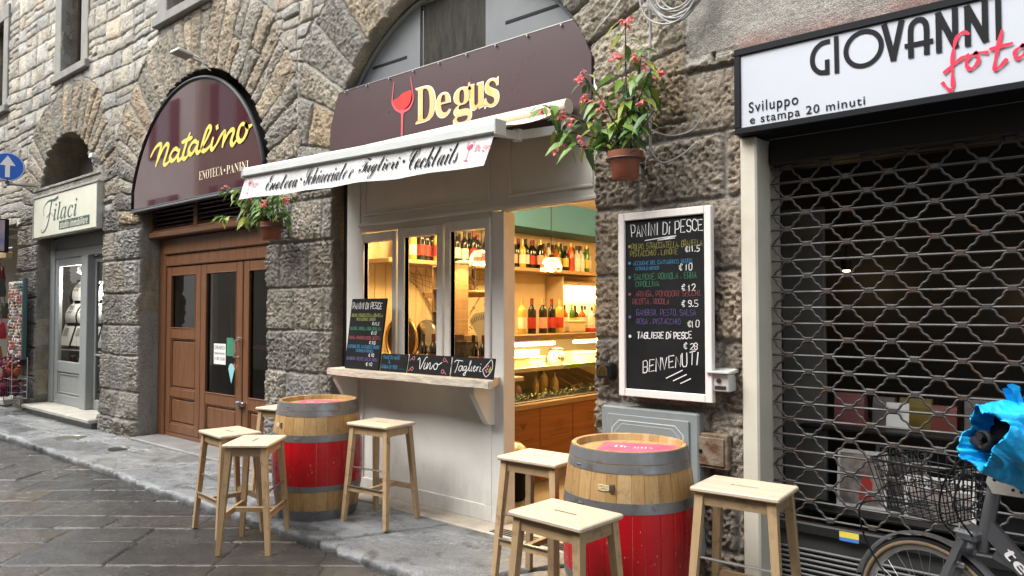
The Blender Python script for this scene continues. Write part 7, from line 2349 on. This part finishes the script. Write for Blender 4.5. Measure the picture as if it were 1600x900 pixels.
# ------------------------------------------------------------------ things at the far left: leather shop, signs, lamp, camera
def handbag(x, y, z, w, h, c, label):
    t = thing('handbag', label, 'handbag', (x, y, z), random.uniform(-.3, .3), 'leather bags hung outside the leftmost shop')
    mt = mat('leather' + str(len(bpy.data.materials)), c, .4, c2=tuple(q * .7 for q in c), scale=9, bump=.2, bscale=40)
    m = MB(); m.prism_x([(-.06, 0), (.05, 0), (.06, h * .3), (.03, h), (-.02, h), (-.075, h * .4)], -w / 2, w / 2); m.build('body', mt, t)
    m = MB(); m.prism([(-w * .5, h * .45), (w * .5, h * .45), (w * .5, h * 1.0), (-w * .5, h * 1.0), ], -.085, -.06); m.build('flap', mt, t)
    m = MB(); m.tube(spline([(-w * .4, 0, h * .9), (-w * .25, 0, h * 1.5), (0, 0, h * 1.75), (w * .25, 0, h * 1.5), (w * .4, 0, h * .9)], 4), .009, 5); m.build('strap', mt, t)
    m = MB(); m.bbox(-.02, .02, -.094, -.086, h * .5, h * .6, .002); m.build('buckle', M['brass'], t)
for a in ((-14.25, 3.72, 2.05, .42, .30, (.30, .02, .015), 'red leather bag hanging topmost at the leftmost shop'), (-13.98, 3.74, 1.85, .36, .28, (.015, .013, .012), 'black leather bag hanging beside the topmost red bag'),
          (-14.45, 3.72, 1.70, .40, .26, (.08, .04, .02), 'dark brown leather bag hanging at the edge of the leftmost shop'), (-13.92, 3.72, 1.50, .34, .25, (.09, .10, .07), 'olive leather bag beside the magnet rack'),
          (-14.3, 3.70, 1.35, .38, .24, (.03, .015, .01), 'almost black leather bag halfway down the leftmost shop'), (-13.90, 3.70, 1.18, .36, .26, (.34, .025, .04), 'crimson leather bag under the olive one'),
          (-14.28, 3.70, 1.0, .40, .25, (.17, .05, .015), 'tan brown leather bag low at the leftmost shop'), (-14.0, 3.68, .82, .40, .24, (.30, .16, .05), 'ochre leather bag lowest by the red pouches')): handbag(*a)
m = MB(); m.tube([(-15.2, 3.76, 2.62), (-13.5, 3.76, 2.62)], .012, 6)
for x in (-14.25, -13.98, -14.45, -13.92): m.tube([(x, 3.76, 2.62), (x, 3.74, 2.3)], .004, 5)
tag(m.build('hanging_rail', M['steel']), 'steel rail carrying the leather bags at the leftmost shop', 'rail')
t = thing('magnet_rack', 'tall rack of small colourful magnets on the pier beside the leather bags', 'rack', (-13.36, 3.79, .9))
m = MB(); m.bbox(-.34, .34, -.015, .015, 0, 1.18, .004); m.build('panel', M['paper'], t)
m = MB(); m.bbox(.345, .40, -.03, .03, -.02, 1.22, .004); m.build('edge_post', mat('rack_green', (.03, .07, .075), .5), t)
cols = [mat('magnet_' + n_, c, .4) for n_, c in (('orange', (.6, .24, .05)), ('white', (.7, .7, .68)), ('black', (.02, .02, .02)), ('teal', (.05, .3, .35)), ('red', (.5, .05, .04)), ('brown', (.22, .1, .04)))]
m = MB()
rr_ = random.Random(4)
for i in range(12):
    for k in range(24):
        m.mat = rr_.randrange(6)
        x, z = -.31 + i * .056 + rr_.uniform(-.006, .006), .03 + k * .048 + rr_.uniform(-.006, .006)
        wx, wz = rr_.uniform(.010, .024), rr_.uniform(.012, .026)
        if rr_.random() < .5: m.lathe([(wz, 0), (wz * .8, -.012), (.001, -.014)], 7, (x, -.016, z), axis='y')
        else: m.bbox(x - wx, x + wx, -.03, -.016, z - wz, z + wz, .004)
o = m.build('magnets', cols, t); o['kind'] = 'stuff'
t = thing('pouch_basket', 'wire basket of red and purple silk pouches at the foot of the magnet rack', 'basket', (-13.2, 3.70, .30))
m = MB()
for z in (0, .1, .2, .3): m.tube([(-.36, -.1, z), (.36, -.1, z), (.36, .1, z), (-.36, .1, z)], .004, 5, closed=True)
for x in np.linspace(-.36, .36, 9): m.tube([(x, -.1, 0), (x, -.1, .3)], .003, 4)
m.tube([(.36, -.1, 0), (.36, -.1, .62)], .006, 5); m.tube([(.36, .1, 0), (.36, .1, .62)], .006, 5)
for s_ in (-.36, .36): m.tube([(s_, 0, 0), (s_, 0, -.09)], .008, 5)
m.build('wire_frame', M['steel'], t)
pch = None
pm = [mat('silk_' + n_, c, .6, c2=tuple(q * .4 for q in c), scale=18, bump=.6, bscale=40) for n_, c in (('red', (.24, .015, .02)), ('crimson', (.17, .01, .04)), ('purple', (.10, .015, .06)), ('orange', (.26, .06, .02)))]
PN = ['bright red', 'crimson', 'purple', 'orange red']
pr_ = [None] * 4
for i in range(38):
    k = rr_.randrange(4)
    if pr_[k] is None:
        o = thing('silk_pouch', '', 'pouch', (0, 0, 0), 0, 'silk pouches in the wire basket')
        m = MB(); m.lathe([(.0, 0), (.055, .01), (.075, .05), (.06, .09), (.022, .115), (.03, .135), (.034, .15)], 12, cap1=True); m.build('body', pm[k], o, smooth=True)
        m = MB(); m.tube([(.024 * math.cos(q), .024 * math.sin(q), .115) for q in np.linspace(0, 2 * PI, 12)[:-1]], .004, 4, closed=True); m.build('cord', M['brass'], o)
        pr_[k] = o
    else: o = copy_tree(pr_[k])
    o['label'] = PN[k] + ' silk pouch heaped in the wire basket under the magnet rack'
    o.location = (-13.2 + rr_.uniform(-.3, .3), 3.68 + rr_.uniform(-.06, .04), .32 + .10 * (i // 8) + rr_.uniform(0, .03)); o.rotation_euler = (rr_.uniform(-.9, .9), rr_.uniform(-.9, .9), rr_.uniform(0, 6)); o.scale = (.85, .8, 1.25)
# round blue one-way sign, facing along the street
t = thing('road_sign', 'round blue one-way sign with a white upward arrow on a wall bracket', 'road sign', (-13.0, 3.53, 3.80))
m = MB(); m.lathe([(.0, -.006), (.215, -.006), (.22, 0), (.215, .006)], 40, axis='x', cap1=True); m.build('disc', mat('sign_blue', (.003, .10, .50), .4), t, smooth=True, angle=40)
m = MB(); m.lathe([(.212, .0065), (.203, .0072)], 40, axis='x', cap0=False, cap1=False); 
m.prism_x([(-.03, -.16), (.03, -.16), (.03, .02), (.10, .02), (0, .17), (-.10, .02), (-.03, .02)], .0066, .008); m.build('arrow', M['white_print'], t)
m = MB(); m.tube([(-.02, 0, -.17), (-.02, 0, -.26)], .03, 8); m.tube([(-.02, 0, -.26), (-.02, .38, -.26)], .018, 8); m.build('bracket', M['steel_dark'], t); t.rotation_euler = (0, 0, R(-14))
t = thing('projecting_sign', 'small projecting box sign with a faded pink and blue picture above the leather shop', 'sign', (-13.45, 3.42, 2.80))
m = MB(); m.bbox(-.05, .045, -.30, .26, -.27, .25, .006); m.build('case', M['sign_black'], t)
m = MB(); m.box(.046, .049, -.28, .20, -.25, .23); m.build('face', mat('faded_poster', (.16, .20, .42), .5, c2=(.50, .36, .34), scale=3.2), t)
m = MB(); m.beam((0, .26, .1), (0, .5, .1), .03, .03); m.beam((0, .26, -.15), (0, .5, -.15), .03, .03); m.build('bracket', M['steel_dark'], t)
t = thing('shop_canopy_rail', 'pale horizontal rail under the projecting box sign at the leftmost shop', 'rail', (-14.0, 3.72, 2.50))
m = MB(); m.bbox(-1.2, .5, -.05, .05, -.05, .05, .01); m.build('rail', M['stave_c'], t)
t = thing('floodlight', 'flat grey floodlight on an arm over the maroon half-round sign', 'floodlight', (-7.68, 3.66, 4.34))
t.scale = (.62, .8, .62)
m = MB(); m.bbox(-.16, .16, -.13, .10, -.025, .03, .01); m.build('housing', M['alu'], t)
m = MB(); m.box(-.14, .14, -.11, .08, -.0285, -.026); m.build('lens', mat('floodlight_glass', (.5, .5, .46), .2), t)
m = MB(); m.beam((0, .08, 0), (.0, .36, -.02), .05, .03); m.tube(spline([(.1, .05, 0), (.22, .12, -.04), (.26, .2, -.16), (.30, .28, -.22)], 6), .008, 6); m.build('arm', M['alu'], t)
t.rotation_euler = (R(-8), 0, 0)
t = thing('security_camera', 'small white security camera at the right end of the off-white hanging sign', 'camera', (-10.45, 3.80, 3.62))
t.scale = (.6, .7, .6)
m = MB(); m.bbox(-.12, .06, -.05, .04, .02, .12, .01); m.build('housing', M['paper'], t)
m = MB(); m.bbox(-.04, .04, -.02, .12, -.08, .019, .006); m.tube(spline([(0, .02, -.06), (-.12, .03, -.14), (-.02, .06, -.2), (.1, .07, -.3)], 5), .008, 5); m.build('mount', M['cable'], t)
# manhole-like access covers in the pavement
for i, (x, y, s, lb) in enumerate(((-9.95, 3.42, .17, 'oval water cover let into the pavement before the grey shop window'), (-8.75, 3.50, .11, 'small cover let into the pavement before the wooden doors'))):
    t = thing('utility_cover', lb, 'cover', (x, y, .0745))
    m = MB(); m.lathe([(s, -.01), (s, .002), (s * .9, .004), (s * .88, .0005), (.001, .0005)], 28); m.build('lid', M['steel_dark'], t, smooth=True, angle=30)

# ------------------------------------------------------------------ the houses across the street (seen in reflections, and shading the street)
M['plaster'] = mat('pale_plaster', (.74, .70, .62), .9, c2=(.66, .62, .54), scale=.8, bump=.1, bscale=8)
M['shutter'] = mat('maroon_shutter', (.10, .018, .016), .6)
HY = -2.9
M['plaster_dark'] = mat('brown_plaster', (.36, .31, .25), .9, c2=(.30, .26, .20), scale=.8, bump=.1, bscale=8)
def opposite(x0, x1, top, wall, label, xs_, zs_, shops):
    h = thing('opposite_house', label, 'building', (0, 0, 0))
    m = MB(); m.box(x0, x1, HY - .6, HY, -.05, top); m.build('wall', wall, h)
    m = MB(); m.box(x0 - .1, x1 + .1, HY - .62, HY + .22, top + .02, top + .2); m.build('eaves', M['pietra'], h)
    for x in xs_:
        for z in zs_:
            m = MB()
            m.bbox(x - .5, x + .5, HY + .001, HY + .06, z - .85, z + .85, .01); w_ = m.build('window', M['pietra'], h)
            m = MB(); m.box(x - .42, x + .42, HY + .055, HY + .066, z - .78, z + .78); m.build('pane', M['dark_glass'], w_)
            for s in (-1, 1):
                m = MB(); a, b = (x - 1.0, x - .51) if s < 0 else (x + .51, x + 1.0); m.bbox(a, b, HY + .01, HY + .06, z - .85, z + .85, .008)
                for q in range(16): m.box(a + .05, b - .05, HY + .061, HY + .07, z - .78 + q * .098, z - .72 + q * .098)
                m.build('shutter', M['shutter'], w_)
    for x in shops:
        m = MB(); m.prism([(x - .9, 0), (x + .9, 0), (x + .9, 2.3), (x + .6, 2.7), (x, 2.85), (x - .6, 2.7), (x - .9, 2.3)], HY + .001, HY + .03); m.build('shop_opening', M['dark_glass'], h)
opposite(-15.0, 6, 6.6, M['plaster_dark'], 'low brown plastered house with maroon shutters across the street behind the viewer', (-11.4, -8.2, -5.0, -1.8, 1.4), (4.2,), (-12.8, -9.7, -6.5, -3.2, 0.2))
opposite(-21.3, -15.1, 10.5, M['plaster_dark'], 'narrow brown plastered house between the low and the tall pale house across the street', (-16.6, -19.6), (4.4, 7.4), (-16.4,))
opposite(-48, -21.6, 12.5, M['plaster'], 'tall pale plastered house with maroon shutters further down the opposite side of the street', (-23.6, -27.2, -30.8, -34.4, -38, -42), (4.4, 7.4, 10.4), (-28, -32, -36))
